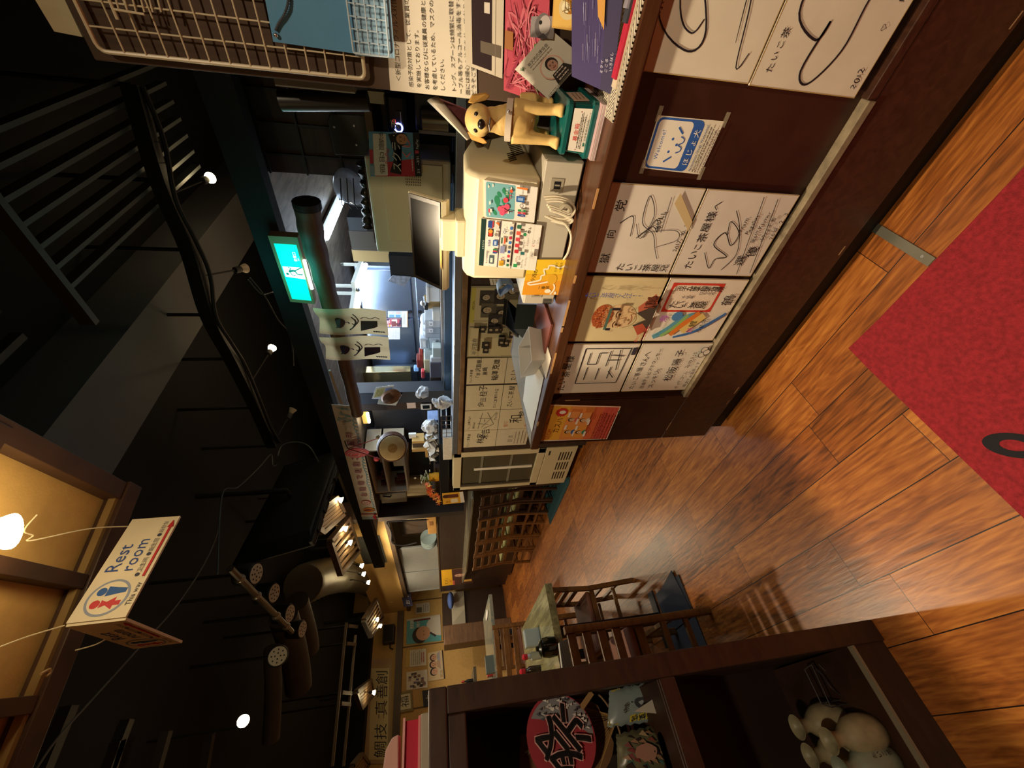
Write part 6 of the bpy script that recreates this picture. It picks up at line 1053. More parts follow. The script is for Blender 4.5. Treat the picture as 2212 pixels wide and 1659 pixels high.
# condiments on tables
def pot(o, label, sc=1.0):
    o = np.array(o, float); c = thing('condiment_jar', o, label, 'jar'); b = MB(); b.lathe([(.030 * sc, 0), (.042 * sc, .012 * sc), (.046 * sc, .05 * sc), (.040 * sc, .078 * sc), (.03 * sc, .082 * sc)], Fr(o), mat('15170f', .12, coat=.6), 22); b.build('jar', c, smooth=True)
    b = MB(); b.lathe([(.034 * sc, .082 * sc), (.036 * sc, .09 * sc), (.012 * sc, .10 * sc), (.010 * sc, .11 * sc)], Fr(o), mat('20221a', .15), 18); b.build('lid', c, smooth=True); return c
pot(P(1205, 1395, 'Z', .701) + V(0, 0, .0005), 'round black glazed sauce jar on the nearest table', 1.1)
def bottle(o, label, cap, body, h=.10):
    o = np.array(o, float); c = thing('sauce_bottle', o, label, 'bottle'); b = MB(); b.lathe([(.022, 0), (.024, .006), (.024, h * .7), (.014, h * .85), (.012, h)], Fr(o), mat(body, .15, alpha=.9), 16); b.build('bottle', c, smooth=True); b = MB(); b.lathe([(.016, h), (.017, h * 1.25), (.010, h * 1.35)], Fr(o), mat(cap, .35), 16); b.build('cap', c, smooth=True)
q = P(1170, 1383, 'Z', .701); bottle(V(.46, 3.02, .7005), 'clear sauce bottle with red cap behind the black jar', 'c82434', 'c8ccc8', .09)
bottle(V(.40, 3.12, .7005), 'second red-capped bottle further left of the black jar', 'c82434', '3a2a20', .10)
c = thing('napkin_stand', (.52, 3.05, .7005), 'clear napkin holder beside the black sauce jar', 'napkin holder'); b = MB(); b.box((.50, 2.95, .7005), (.60, 3.01, .80), mat('b9c4c4', .2, alpha=.7)); b.build('holder', c, bevel=.003); b = MB(); b.box((.51, 2.96, .702), (.59, 3.0, .79), mat('d8dcda', .7)); b.build('napkins', c)
c = thing('condiment_tray', (1.0, 6.2, .7205), 'red and grey condiment set on the second table', 'condiments'); q = P(1046, 1447, 'Z', .72); b = MB(); b.box((.80, 6.2, .7205), (.94, 6.3, .79), mat('b8342c', .4)); b.build('red_packet', c); b = MB(); b.box((.80, 5.95, .7205), (.98, 6.06, .82), mat('6a7470', .3)); b.build('holder', c)
b = MB(); q = P(1050, 1318, 'Z', .72); b.ell((1.50, 6.25, .728), (.05, .20, .007), mat('dcdad2', .6)); b.build('towel', label='folded white towel on the second table', cat='towel', smooth=True)
for i in range(2): bottle(V(1.0 - .07 * i, 7.9, .881), ('dark bottle with red cap on the small back table', 'dark bottle with blue cap on the small back table')[i], ('b8402c', '4a64a8')[i], '20242a', .14)
# ================================================================== THINGS IN THE SHELF UNIT
YS = 1.46
def uchiwa_fan():
    o = P(1212, 1592, 'Y', YS - .02); c = thing('round_fan', o, 'red paper fan with a huge black brush character in the shelf unit', 'fan')
    f = Fr(o, nrm(V(.80, 0, .60)), nrm(V(-.60, .08, .80))); f.n = -nrm(np.cross(f.u, f.v)) if np.cross(f.u, f.v)[1] > 0 else nrm(np.cross(f.u, f.v)); R0 = .092
    n = 40; out = [(R0 * 1.06 * math.cos(a), R0 * math.sin(a)) for a in np.linspace(0, 2 * math.pi, n + 1)[:-1]]
    b = MB(); b.prism(out, f, -.0012, .0012, mat('8f2430', .7, var=.08)); b.build('paper', c)
    s = MB(); k = [0]
    def put(pts, col): k[0] += 1; s.add([f.p(x * R0, y * R0, .0015 + k[0] * .0002) for x, y in pts], [tuple(range(len(pts)))], ink(col))
    put([(.98 * math.cos(a), .98 * math.sin(a)) for a in np.linspace(-2.35, .35, 20)] + [(.55, .0), (.25, -.25), (-.1, -.5), (-.4, -.62)], '77767a')
    random.seed(9)
    for i in range(60):
        a = random.uniform(-2.2, .25); r1 = random.uniform(.62, .95); x, y = r1 * math.cos(a), r1 * math.sin(a); put([(x, y), (x + .10, y + .05), (x + .05, y - .06)], random.choice(('b9b6b0', '4a4a55', '2c2c35', 'd0cdc6')))
    vs, fs = glyphs('祭'); q = vs - (vs.max(0) + vs.min(0)) / 2
    for d, col in ((.05, 'c89a94'), (0, '121012')):
        k[0] += 1
        for dx, dy in (((d, 0), (-d, 0), (0, d), (0, -d)) if d else ((0, 0), (.02, 0), (-.02, .0), (0, .02), (0, -.02))):
            s.add([f.p((x * 1.45 - .05 + dx * 1.0) * R0, (y * 1.5 + .02 + dy) * R0, .0016 + k[0] * .0002) for x, y in q], fs, ink(col))
    s.build('brush_character', c, fix=False)
    b = MB(); b.bar(f.p(0, -R0 * .95), f.p(0, -R0 * 1.5), .014, .004, mat('8a6a40', .6), up=tuple(f.n)); b.build('handle', c)
uchiwa_fan()
c = thing('fan_frame', P(1290, 1560, 'Y', YS + .05), 'second fan showing bamboo ribs and handle behind the red fan', 'fan'); o = P(1262, 1590, 'Y', YS + .04); hd = P(1340, 1545, 'Y', YS + .04); ax = nrm(hd - o); f = Fr(o, np.cross(ax, (0, -1, 0)), -ax, (0, -1, 0)); BB = mat('7a5c38', .6)
b = MB(); b.prism([(.085 * math.cos(a), .085 * math.sin(a)) for a in np.linspace(-2.6, 2.6, 30) + 1.57], f, 0, .0012, mat('6a4a2a', .7)); b.build('paper', c)
b = MB()
for i in range(21): a = math.radians(200 + 7 * i); b.tube([f.p(0, -.115, .002), f.p(.088 * math.cos(a) * .95, .02 + .06 * math.sin(a), .002)], .0009, mat('a07c4c', .6), 4)
b.build('ribs', c); b = MB(); b.bar(f.p(0, -.05), f.p(0, -.17), .013, .006, BB, up=(0, -1, 0)); b.build('handle', c); b = MB(); b.tube([f.p(.09 * math.cos(a), -.055 + .05 * math.sin(a), .001) for a in np.linspace(-2.9, -.2, 14)], .003, BB, 6); b.build('bow', c)
def pack(px, Y0, d, col, label, seed, art):
    tl, tr, br, bl = [P(*q, 'Y', Y0) for q in px]; random.seed(seed); c = thing('packet', (br + bl) / 2, label, 'packet'); n = V(0, 1, 0); b = MB()
    fb = lambda u, v, s: (tl * (1 - u) + tr * u) * v + (bl * (1 - u) + br * u) * (1 - v) + n * (d / 2 + s * d / 2 * (math.sin(u * 3.14) * math.sin(v * 3.14)) ** .4) + V(.002 * math.sin(v * 40), 0, .002 * math.sin(u * 37))
    b.grid(lambda u, v: fb(u, v, -1), 12, 12, col); b.grid(lambda u, v: fb(u, v, 1), 12, 12, col); b.build('wrapper', c, smooth=True)
    b = MB(); k = [0]
    def put(pts, q_): k[0] += 1; b.add([fb(max(.02, min(.98, u)), max(.02, min(.98, v)), -1) + V(0, -.0008 - k[0] * .0002, 0) for u, v in pts], [tuple(range(len(pts)))], ink(q_, .35))
    art(put, lambda t, x, y, h, q_, sx: b.add([fb(min(.98, x + a * h * sx), min(.98, y + e * h), -1) + V(0, -.004, 0) for a, e in glyphs(t)[0]], glyphs(t)[1], ink(q_))); b.build('printed_design', c, fix=False)
def art1(put, tx):
    put([(.0, .8), (1, .8), (1, 1), (0, 1)], '8f8440'); put([(.55, .12), (.98, .12), (.98, .55), (.55, .6)], '16161a'); put([(.50 + .13 * math.cos(a), .42 + .13 * math.sin(a)) for a in np.linspace(0, 6.2, 14)], '3a3d42'); put([(.50 + .05 * math.cos(a), .42 + .05 * math.sin(a)) for a in np.linspace(0, 6.2, 10)], '9aa0a4')
    for i, ch in enumerate('飲酒運転'): put([(.06 + .0, .62 - .15 * i), (.22, .62 - .15 * i), (.22, .49 - .15 * i), (.06, .49 - .15 * i)], 'b8a640'); tx(ch, .07, .50 - .15 * i, .14, '16161a', 1.0)
    tx('根絶', .30, .66, .12, '3a3020', 1.0)
GYp = mat('7f8c8c', .3, var=.1, vs=12); pack(((1318, 1570), (1322, 1490), (1424, 1462), (1436, 1555)), YS - .06, .05, GYp, 'pale blue packet printed with yellow character squares in the shelf', 3, art1)
def art2(put, tx):
    random.seed(4)
    for i in range(40): x, y = random.random() * .8, random.random() * .8; put([(x, y), (x + .14, y + .05), (x + .1, y + .14)], random.choice(('6a2c2c', '8a6a52', '2a2022', 'a08a6a', '7a4038', '3a5a52')))
    put([(.45 + .2 * math.cos(a), .55 + .2 * math.sin(a)) for a in np.linspace(0, 6.2, 16)], '8f6a5c')
pack(((1342, 1670), (1338, 1585), (1440, 1560), (1475, 1668)), YS - .08, .06, mat('5c5a44', .3, var=.3, vs=20), 'crumpled multicoloured printed bag lying in front on the shelf', 5, art2)
bag('plastic_wrap', 1440, 1592, 1478, 1640, .0, .02, mat('3f6a66', .2, alpha=.8), 'x', .7475, 8) if False else None
b = MB(); random.seed(12)
for i in range(7): q = P(1440 + 5 * i, 1596 + 11 * i, 'Y', YS - .10); b.ell(tuple(q + V(0, 0, .004)), (.014 + .006 * random.random(), .02, .010), mat('4a716c', .18), n=10, k=7)
v = np.array(b.v); v[:, 2] = np.maximum(v[:, 2], .748); b.v = [tuple(p) for p in v]; b.build('green_wrap', label='crumpled green clear wrap at the shelf front edge', cat='wrap', smooth=True, ang=20)
s = Sign(*[P(x, y, 'Y', YS + .09) for x, y in ((1122, 1690), (1124, 1588), (1160, 1582), (1162, 1690))], '6a4028', .01); s.line([(.55, .55), (.65, .4), (.6, .7)], .08, 'b0a080').line([(.8, .3), (.9, .2)], .06, 'b0a080').done('wooden_plaque', 'reddish brown wooden plaque with pale marks behind the red fan', 'plaque', part='painted_mark')
b = MB(); b.prism([(0, 0), (.012, .06), (.03, .0)], Fr((.035, YS - .12, .748), (1, 0, 0), (0, 0, 1)), -.001, .001, mat('a8a296', .6)); b.build('paper_slip', label='small white paper slip standing at the shelf board edge', cat='paper')
# sake flasks and wire rack on the lower board
def flask(x, y, label, text=False, rot=0):
    c = thing('sake_flask', (x, y, .1255), label, 'flask', 'sake flasks on the bottom board'); m = mat('8d8468', .45, var=.22, vs=35) if not text else mat('7d8474', .4, var=.12, vs=20)
    b = MB(); b.lathe([(.030, 0), (.036, .004), (.044, .03), (.046, .055), (.040, .085), (.026, .108), (.0165, .122), (.0165, .135), (.022, .150), (.030, .160), (.027, .160), (.014, .142), (.012, .125)], Fr((x, y, .1255)), m, 26, cap=False); b.add([(x + .03 * math.cos(a), y + .03 * math.sin(a), .1256) for a in np.linspace(0, 6.28, 20)[:-1]], [tuple(range(19))], m); b.build('body', c, smooth=True, ang=60)
    if text:
        b = MB(); k = 0
        for ch in 'たいこ茶':
            vs, fs = glyphs(ch); b.add([(x + .0472 * math.sin((a - .4) * .30 + .35), y - .0472 * math.cos((a - .4) * .30 + .35), .1255 + .075 - .016 * k + e * .013) for a, e in vs], fs, ink('15130f')); k += 1
        b.build('lettering', c, fix=False)
bz_ = .1255
def onz(px): return P(*px, 'Z', bz_)
q1, q2 = onz((1895, 1578)), onz((1925, 1640)); flask(q1[0], q1[1], 'mottled tan sake flask, right one of the front pair'); flask(q2[0], q2[1], 'grey sake flask with dark brush writing, left of the front pair', True)
flask(q1[0] + .035, q1[1] + .105, 'tan sake flask behind the mottled front flask'); flask(q2[0] + .03, q2[1] + .10, 'pale sake flask behind the written grey flask')
c = thing('wire_stand', (-.0, 1.48, bz_), 'thin chrome wire menu stand beside the sake flasks', 'stand'); b = MB(); wr = mat('8d8d90', .25, .9); Yw = 1.42
A = [P(*q, 'Y', Yw) for q in ((1738, 1446), (1774, 1520))]; B_ = [P(*q, 'Y', Yw - .02) for q in ((1753, 1436), (1795, 1528))]
b.tube([A[0], A[1]], .0016, wr, 6); b.tube([B_[0], B_[1]], .0016, wr, 6); b.tube([A[0], B_[0]], .0016, wr, 6); b.tube([A[1], B_[1]], .0016, wr, 6)
b.tube(spline([P(1756, 1440, 'Y', Yw), P(1776, 1458, 'Y', Yw - .01), P(1795, 1485, 'Y', Yw - .02), P(1825, 1508, 'Y', Yw)], 6), .0018, wr, 6); b.tube(spline([P(1768, 1434, 'Y', Yw), P(1790, 1455, 'Y', Yw), P(1830, 1478, 'Y', Yw - .01), P(1849, 1504, 'Y', Yw - .02)], 6), .0018, wr, 6)
b.tube([P(1821, 1430, 'Y', Yw), P(1854, 1496, 'Y', Yw - .02)], .0015, wr, 6); 
for x in (A[1], B_[1]): b.tube([x, V(x[0], x[1], bz_)], .0016, wr, 6)
b.build('wires', c, smooth=True)
# on top of the shelf
c = thing('red_case', (-.12, 1.52, 1.3455), 'red rectangular case with pink rim on top of the shelf unit', 'case'); b = MB(); b.box((-.5, 1.46, 1.346), (.128, 1.60, 1.372), mat('a89c8c', .5)); b.build('base', c, bevel=.003); b = MB(); b.box((-.5, 1.47, 1.373), (.118, 1.58, 1.418), mat('c02a44', .35)); b.build('panel', c); b = MB(); b.box((-.5, 1.462, 1.3725), (.125, 1.4695, 1.379), mat('e08a8a', .4)); b.box((-.5, 1.462, 1.414), (.125, 1.4695, 1.420), mat('e0a0a0', .4)); b.build('rim', c)
b = MB(); a_ = [P(x, y, 'Y', 1.55) for x, y in ((864, 1588), (850, 1595), (836, 1622), (825, 1700), (864, 1700))]
b.loft([[p + V(0, d, 0) for p in a_] for d in (-.04, -.02, .03)], mat('cfa49c', .85, bump=.4, bs=30)); v = np.array(b.v); v[:, 2] = np.maximum(v[:, 2], 1.4205); b.v = [tuple(p) for p in v]; b.build('pink_cloth', label='pale pink cloth heaped on the red case', cat='cloth', smooth=True, bevel=.004)
# ================================================================== CEILING AND CANOPY
BK = mat('0b0b0d', .7); BK3 = mat('141517', .5)
b = MB(); b.box((.1, 1.62, 2.98), (4.9, 2.05, 3.3), mat('4d4e52', .8, var=.12, vs=2)); struct(b, 'trim_10')
c = thing('ceiling_louver', (2.2, 1.0, 2.75), 'dark slatted ceiling louver above the counter', 'louver')
for i in range(7):
    y = .60 + .0885 * i + .0; b = MB(); b.box((1.69, y - .009, 2.80), (3.1, y + .009, 2.85), mat('3a3e40', .6)); b.build('slat', c)
b = MB(); b.box((1.66, .35, 2.795), (1.69, 1.31, 2.855), mat('2f3236', .6)); b.build('end_bar', c)
for i in range(4):
    c = None; y = 1.05 + .16 * i; b = MB(); b.box((.55, .9 + .14 * i, 3.05), (1.62, .93 + .14 * i, 3.1), mat('202225', .7)); b.build('ceiling_batten', label='thin dark batten fixed under the black ceiling beside the louver', cat='batten', group='thin ceiling battens beside the louver')
c = thing('light_track', P(450, 680, 'Z', 2.75), 'long black lighting girder crossing the ceiling above the kitchen front', 'light track')
tp = [P(x, y, 'Z', 2.75) for x, y in ((285, 185), (345, 390), (408, 540), (450, 680), (500, 775), (552, 880), (588, 962))]; sp = spline(tp, 5)
b = MB()
for i in range(len(sp) - 1): b.bar(sp[i], sp[i + 1] + (sp[i + 1] - sp[i]) * .03, .06, .075, BK3)
b.build('girder', c)
b = MB()
for i in range(0, len(sp), 5): b.tube([sp[i], V(sp[i][0], sp[i][1], 3.3)], .012, BK, 6)
b.build('hangers', c)
b = MB(); b.tube(spline([p + V(.0, 0, -.045) + V(.03 * math.sin(i * 2), 0, -.02 * abs(math.sin(i * 1.3))) for i, p in enumerate(sp[::3])], 4), .012, BK, 6); b.build('cable', c)
E_W = mat('ffe2a8', .4, emit=60)
def spot(px, frm, z, label, lit=True, power=22, aim=(1.2, 2, 0), cone=95, r=.024, L=None, kind='spot_lamp', group='ceiling spot lamps'):
    o = P(*px, 'Z', z); c = thing(kind, o, label, 'lamp', group); f_ = np.array(frm, float); d = nrm(o - f_)
    b = MB(); b.tube([f_, o - d * .06], .006, BK, 6); b.build('stem', c)
    b = MB(); b.lathe([(.012, -.085), (.021, -.08), (.023, -.045), (.020, -.03)], Fr(o, *(lambda u: (u, np.cross(d, u)))(nrm(np.cross(d, (.2, .3, 1)))), d), BK3, 16); b.build('socket', c, smooth=True)
    u = nrm(np.cross(d, (.2, .3, 1))); f = Fr(o, u, np.cross(d, u), d)
    b = MB(); b.lathe([(.017, -.03), (.024, -.012), (.032, .008), (.033, .014), (.0001, .016)], f, E_W if lit else mat('a59a8c', .3, .3), 18); b.build('bulb', c, smooth=True)
    if group and frm[2] < 2.7 or z < 2.6 and group: b = MB(); b.tube([f_, V(f_[0], f_[1], 3.3)], .008, BK, 6); b.build('hanger', c)
    if lit and power: lamp('lamp_light', o + d * .035 + V(0, 0, -.02), power * (1.9 if group and z < 2.6 else 1), WARM, .03, 150, o + V(0, 0, -2), .4)
near = lambda px: min(sp, key=lambda p: np.linalg.norm(p - P(*px, 'Z', 2.70)))
spot((452, 385), near((452, 385)), 2.70, 'lit ceiling spot nearest the notice board', power=22)
spot((587, 753), near((587, 753)), 2.70, 'lit ceiling spot left of the green exit sign', power=70)
spot((527, 580), near((527, 580)), 2.62, 'unlit spot head beside the light grey beam', False)
spot((632, 886), near((632, 886)), 2.62, 'unlit spot head beyond the lit one', False)
c = thing('power_cord', P(600, 640, 'Z', 2.6), 'loose black and grey cords running from the track to the exit sign', 'cord'); b = MB(); gc = mat('3a4244', .5)
for pts in ([(540, 600), (572, 640), (600, 690), (625, 720), (632, 760)], [(536, 604), (566, 636), (598, 632), (618, 660), (628, 690), (622, 710), (632, 740), (634, 790)]): b.tube(spline([P(x, y, 'X', 2.3) for x, y in pts], 6), .0045, gc, 6)
b.build('cord', c, smooth=True)
# TV seen from behind
c = thing('television', (1.95, 3.35, 2.25), 'large flat black television hung from the ceiling, seen from behind', 'television')
A, B_ = P(745, 965, 'Z', 2.25), P(676, 1172, 'Z', 2.25); ab = nrm(A - B_)
dC = ray(495, 1226); C_ = EYE + dC * (np.dot(B_ - EYE, ab) / np.dot(dC, ab)); D_ = A + (C_ - B_); up_ = nrm(C_ - B_); nn = nrm(np.cross(ab, up_)); nn = nn if np.dot(nn, EYE - A) > 0 else -nn
hh = np.linalg.norm(C_ - B_); ww = np.linalg.norm(A - B_); f = Fr(B_, ab, up_, nn)
b = MB(); b.box((0, 0, -.035), (ww, hh, -.012), mat('0b0b0c', .35)); b.build('screen_panel', c, bevel=.004)
b = MB(); b.loft([[f.p(x, y, -.012) for x, y in ((.02, .02), (ww - .02, .02), (ww - .02, hh - .02), (.02, hh - .02))], [f.p(x, y, .028) for x, y in ((.12, .04), (ww - .12, .04), (ww - .12, hh - .16), (.12, hh - .16))]], mat('111314', .5)); b.build('back_cover', c, bevel=.006)
b.v = []; b = MB(); b.box((0, 0, -.036), (ww, .028, .016), mat('18191b', .4), f)
for k in range(5): b.box((.12 + .2 * k, -.012, -.03), (.24 + .2 * k, 0, .012), mat('1d1f21', .45), f)
b.build('lower_frame', c, bevel=.003)
b = MB(); b.tube([f.p(-.002, .02, -.02), f.p(-.002, hh, -.02)], .0035, mat('c8c4bc', .25, .9), 6); b.build('chrome_edge', c)
b = MB(); b.tube([f.p(ww * .5, hh * .55, .03), f.p(ww * .5, hh * .55, .10), V(f.p(ww * .5, hh * .55, .1)[0], f.p(ww * .5, hh * .55, .1)[1], 3.3)], .022, BK, 10); b.build('mount_pole', c)
for o in bpy.data.objects:
    if o.name == 'screen_panel': bpy.data.objects.remove(o); break
b = MB(); b.box((0, 0, -.035), (ww, hh, -.012), mat('0b0b0c', .35), f); b.build('screen_panel', c, bevel=.004)
b = MB(); b.tube(spline([P(600, 985, 'Y', 3.2), P(610, 962, 'Y', 3.2), P(640, 955, 'Y', 3.2), P(668, 965, 'Y', 3.2), P(688, 998, 'Y', 3.3)], 6), .006, gc, 6); b.tube(spline([P(470, 1240, 'Y', 2.6), P(480, 1070, 'Y', 2.6), P(515, 1052, 'Y', 2.7), P(560, 1010, 'Y', 2.8), P(585, 982, 'Y', 3.0), P(590, 1005, 'Y', 3.0), P(598, 1004, 'Y', 3.1)], 8), .0045, gc, 6); b.build('cable', c, smooth=True)
c = thing('hanging_cable', (.8, 2.4, 2.4), 'long thin cable sagging across the dark ceiling to the left', 'cable'); b = MB(); b.tube(spline([P(x, y, 'Z', 2.7) for x, y in ((478, 1080), (470, 1150), (440, 1220), (380, 1310), (300, 1400), (200, 1510), (120, 1600), (60, 1690))], 6), .004, mat('5a554c', .6), 6); b.build('cable', c, smooth=True)
# canopy over the shelf
c = thing('lattice_canopy', (.3, 1.0, 2.15), 'brown wooden lattice canopy with yellow panels above the shelf unit', 'canopy')
fr = rotz(P(290, 1060, 'Z', 2.2), -10); CB = wood('4a3123', '33211a', (2, 2, 2), .55)
b = MB(); b.box((-1.6, -.028, 0), (.02, .028, .05), CB, fr); b.build('edge_beam', c, bevel=.003)
b = MB(); b.box((-1.6, -.040, .012), (.0, -.0285, .03), mat('8a7248', .6), fr); b.build('edge_strip', c)
for x, w_ in ((-.01, .05), (-.25, .034), (-.50, .034), (-.76, .034), (-1.02, .034)):
    b = MB(); b.box((x - w_ / 2, -1.1, .006), (x + w_ / 2, -.0295, .048), CB, fr); b.build('rafter', c, bevel=.002)
b = MB(); b.box((-1.6, -.44, .004), (.0, -.40, .046), CB, fr); b.build('cross_beam', c, bevel=.002)
b = MB(); b.box((-1.6, -1.1, .052), (.015, .02, .066), YEL, fr); b.build('panel_board', c)
bl_ = P(6, 1152, 'Z', 2.13); spot((4, 1150), bl_ + V(-.02, -.03, .10), 2.125, 'lit bulb under the lattice canopy at the top edge', power=0, kind='canopy_bulb', group=None)
b = MB(); q = [P(x, y, 'Z', 2.185) for x, y in ((88, 1456), (100, 1449), (108, 1446), (107, 1454), (100, 1460))]; b.tube(spline(q, 4), .003, mat('b59a70', .5), 6); b.build('hook', label='small curled hook on the canopy edge beam', cat='hook', smooth=True)
# restroom sign
c = thing('restroom_sign', P(142, 1347, 'Z', 2.15), 'white folded restroom sign hanging from the canopy by strings', 'sign')
N = P(142, 1347, 'Z', 2.15); Rr = P(286, 1122, 'Z', 2.15); Ll = P(289, 1402, 'Z', 2.15); h_ = V(0, 0, .118)
def wc(tl, tr, br, bl, nm):
    s = Sign(tl, tr, br, bl, 'ded6c4', .006); s.k = 2; bl_ = '33509a'; a = s.asp
    s.circ(.19, .53, .37, '8b98b8', 40).circ(.19, .53, .325, 'e0d8c6', 40)
    rd = 'c23a48'; s.circ(.135, .69, .085, rd).poly([(.10, .60), (.17, .60), (.15, .50), (.19, .36), (.155, .36), (.155, .25), (.115, .25), (.115, .36), (.08, .36), (.12, .50)], rd); b2 = '2f5fa8'; s.circ(.245, .69, .085, b2).poly([(.20, .60), (.29, .60), (.275, .42), (.265, .25), (.225, .25), (.215, .42)], b2)
    s.text('Rest', .42, .64, .36, bl_).text('room', .42, .36, .34, bl_).text('This way', .10, .045, .13, '3a3f5a'); s.rect(.36, .06, .88, .11, 'b8303a').poly([(.87, .02), (.955, .085), (.87, .15)], 'b8303a'); s.text('●卫生间 ●衛生間 ●화장실', .36, .18, .105, '3a4058', sx=1.05)
    return s.done('panel', None, None, part='lettering', parent=c)
wc(N, Rr, Rr - h_, N - h_, 0); wc(Ll, N + V(-.006, .004, 0), N + V(-.006, .004, 0) - h_, Ll - h_, 1)
b = MB(); sm = mat('d8ccac', .7); hk = P(66, 1168, 'Z', 2.198)
b.tube(spline([Rr + V(-.02, 0, 0), (Rr * .5 + hk * .5) + V(0, 0, -.005), hk, hk + V(.012, .0, .002), P(52, 1146, 'Z', 2.199), P(80, 1112, 'Z', 2.2)], 6), .0016, sm, 6); b.tube(spline([N + V(-.004, 0, 0), P(60, 1375, 'Z', 2.18), P(-20, 1405, 'Z', 2.2)], 6), .0016, sm, 6); b.tube(spline([Ll * .55 + N * .45, P(205, 1393, 'Z', 2.17), P(162, 1405, 'Z', 2.198)], 5), .0016, sm, 6); b.build('strings', c, smooth=True)
# far ceiling: slatted lamp racks, ducts, rails
RK = wood('5a4836', '40332a', (3, 3, 3), .5)
def rack(px, z, label, sl=True):
    c = thing('lamp_rack', P(*px[0], 'Z', z), label, 'lamp rack', 'slatted lamp racks on the far ceiling'); q = [P(*p, 'Z', z) for p in px]; b = MB()
    for i in range(4): b.bar(q[i], q[(i + 1) % 4], .05, .06, RK)
    b.build('frame', c); b = MB()
    for i in range(1, 6): t = i / 6; b.bar(q[0] * (1 - t) + q[3] * t, q[1] * (1 - t) + q[2] * t, .035, .03, mat('8a7458', .6))
    b.build('slats', c)
    b = MB(); m = sum(q) / 4; b.tube([m, V(m[0], m[1], 3.3)], .015, BK, 6); b.build('hanger', c)
rack(((660, 1125), (725, 1075), (742, 1110), (696, 1150)), 2.5, 'slatted lamp rack nearest, beside the television corner')
rack(((712, 1170), (752, 1120), (775, 1190), (735, 1240)), 2.5, 'slatted lamp rack in front of the yellow soffit')
rack(((785, 1340), (812, 1295), (826, 1335), (800, 1375)), 2.5, 'slatted lamp rack above the blue poster')
rack(((768, 1495), (800, 1470), (806, 1500), (780, 1530)), 2.6, 'slatted lamp rack above the calligraphy scroll')
rack(((760, 1655), (780, 1630), (796, 1650), (775, 1690)), 2.6, 'slatted lamp rack at the lower left ceiling edge')
for px, lab, pw in (((737, 1080), 'lit bulb beside the banner end', 8), ((747, 1142), 'lit bulb in front of the dark wall panel', 14), ((757, 1172), 'lit bulb next to the dark wall panel edge', 14), ((782, 1222), 'lit bulb high on the corrugated duct', 10), ((786, 1240), 'lit bulb middle of three on the corrugated duct', 10), ((796, 1258), 'lit bulb lowest of three on the corrugated duct', 10), ((815, 1338), 'lit bulb right of the two above the blue poster', 14), ((822, 1352), 'lit bulb left of the two above the blue poster', 14), ((808, 1496), 'lit bulb over the calligraphy scroll', 20)):
    o = P(*px, 'Z', 2.45); spot(px, o + V(.03, -.10, .22), 2.45, lab, power=pw, r=.03)
spot((525, 1558), P(512, 1572, 'Z', 2.75), 2.55, 'bright lit ceiling spot at the lower left of the dark ceiling', power=46)
c = thing('corrugated_duct', P(760, 1255, 'Z', 3.0), 'fat silver corrugated duct curving down near the far corner', 'duct'); pts = spline([P(655, 1262, 'Z', 2.95), P(705, 1245, 'Z', 2.95), P(752, 1242, 'Z', 2.92), P(788, 1250, 'Z', 2.90), P(808, 1262, 'Z', 2.98)], 10); b = MB(); b.tube(pts, [.22 + .08 * i / len(pts) + (.012 if i % 2 else 0) for i in range(len(pts))], mat('6a675c', .45, .4), 18); b.build('duct', c, smooth=True, ang=60)
GD = mat('3d3833', .7, var=.15, vs=8); GDs = 'wrapped ducts hanging in the dark ceiling'
for i, (pp, r, lab) in enumerate((([(612, 1330), (630, 1390), (640, 1440), (645, 1485)], .13, 'pale wrapped duct nearest the perforated vents'), ([(640, 1300), (660, 1370), (665, 1405)], .12, 'short wrapped duct behind the perforated vents'), ([(588, 1400), (590, 1500), (585, 1600)], .07, 'thin dark duct left of the wrapped ducts'))):
    b = MB(); b.tube(spline([P(x, y, 'Z', 2.85) for x, y in pp], 8), r, GD, 16); b.build('duct', label=lab, cat='duct', group=GDs, smooth=True)
c = thing('vent_bar', P(560, 1300, 'Z', 2.6), 'chrome support pole under the row of round perforated vents', 'pole'); b = MB(); b.tube([P(497, 1228, 'Z', 2.62), P(630, 1365, 'Z', 2.62)], .022, mat('6f6a62', .3, .8), 10); b.build('pole', c, smooth=True)
b = MB()
for t in (.12, .35, .68, .88): q = P(497, 1228, 'Z', 2.62) * (1 - t) + P(630, 1365, 'Z', 2.62) * t; b.ell(tuple(q), .032, mat('8a857c', .3, .7), n=10, k=6)
b.build('clamp', c, smooth=True)
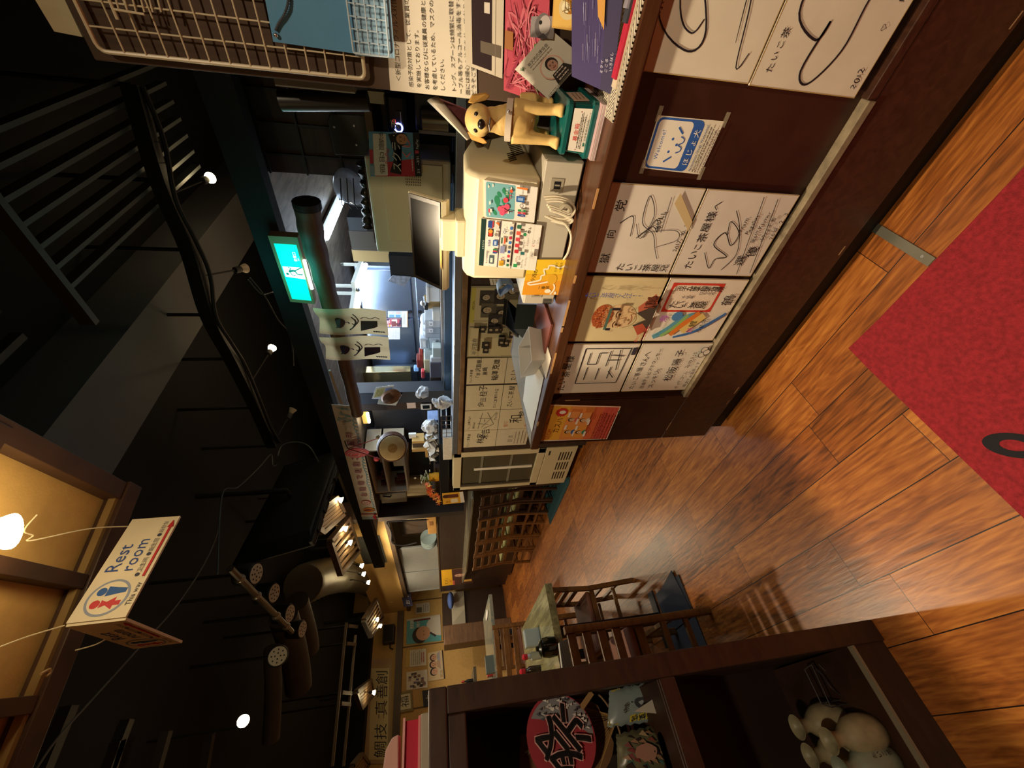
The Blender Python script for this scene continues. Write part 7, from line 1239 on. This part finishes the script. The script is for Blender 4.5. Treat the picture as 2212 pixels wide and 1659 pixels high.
for i, (x, y, lab) in enumerate(((553, 1239, 'round perforated white vent nearest the television'), (592, 1281, 'round perforated white vent second from the television'), (626, 1325, 'round perforated white vent third from the television'), (653, 1359, 'round perforated white vent fourth from the television'), (600, 1417, 'round vent end facing sideways above the wrapped ducts'))):
    o = P(x, y, 'Z', 2.62); c = thing('round_vent', o, lab, 'vent', 'round ceiling vents'); d = nrm(V(-.12, -.22, -1) if i < 4 else V(-.2, -.9, -.3)); b = MB(); b.tube([o - d * .13, V(*(o - d * .13)[:2], 3.3)], .012, BK, 6); b.build('hanger', c); u = nrm(np.cross(d, (0, 0, 1))); f = Fr(o, u, np.cross(d, u), d)
    b = MB(); b.lathe([(.075, -.13), (.078, -.01), (.072, 0)], f, BK3, 22); b.build('housing', c, smooth=True); b = MB(); b.lathe([(.066, .001), (.066, .004), (.0001, .006)], f, mat('b8b4a6', .6), 22); b.build('cover', c, smooth=True); b = MB()
    for q_, n_h in ((.045, 8), (.02, 4)):
        for k in range(n_h): a = 2 * math.pi * k / n_h; b.lathe([(.006, .0058), (.006, .0068), (.0001, .007)], Fr(f.p(q_ * math.cos(a), q_ * math.sin(a), 0), f.u, f.v, f.n), BK, 8)
    b.build('hole_pattern', c)
c = thing('hanging_rail', P(745, 1450, 'Z', 2.6), 'pair of pale perforated steel rails hung across the far ceiling', 'rail'); b = MB(); rm_ = mat('8a8474', .5, .3)
for a, e in (((748, 1345), (718, 1655)), ((768, 1372), (742, 1655))): b.bar(P(*a, 'Z', 2.6), P(*e, 'Z', 2.6), .03, .03, rm_)
b.build('rail', c); b = MB()
for y in (1352, 1390, 1496, 1520): q = P(752 - (y - 1345) * .09, y, 'Z', 2.6); r_ = P(772 - (y - 1345) * .09, y + 2, 'Z', 2.6); b.bar(q, r_, .04, .03, RK); b.tube([q, V(q[0], q[1], 3.3)], .014, BK, 6)
b.build('bracket', c)
for k, (a, e) in enumerate((((255, 1600), (235, 1670)), ((275, 1555), (232, 1665)), ((360, 1580), (335, 1668)), ((455, 1585), (440, 1668)), ((75, 1555), (105, 1480)), ((150, 1525), (90, 1668)))):
    b = MB(); b.bar(P(*a, 'Z', 3.05), P(*e, 'Z', 3.05), .05, .05, mat('2c2824', .7)); b.build('ceiling_bar', label='short dark bar on the black ceiling at the left', cat='bar', group='short bars on the left ceiling')
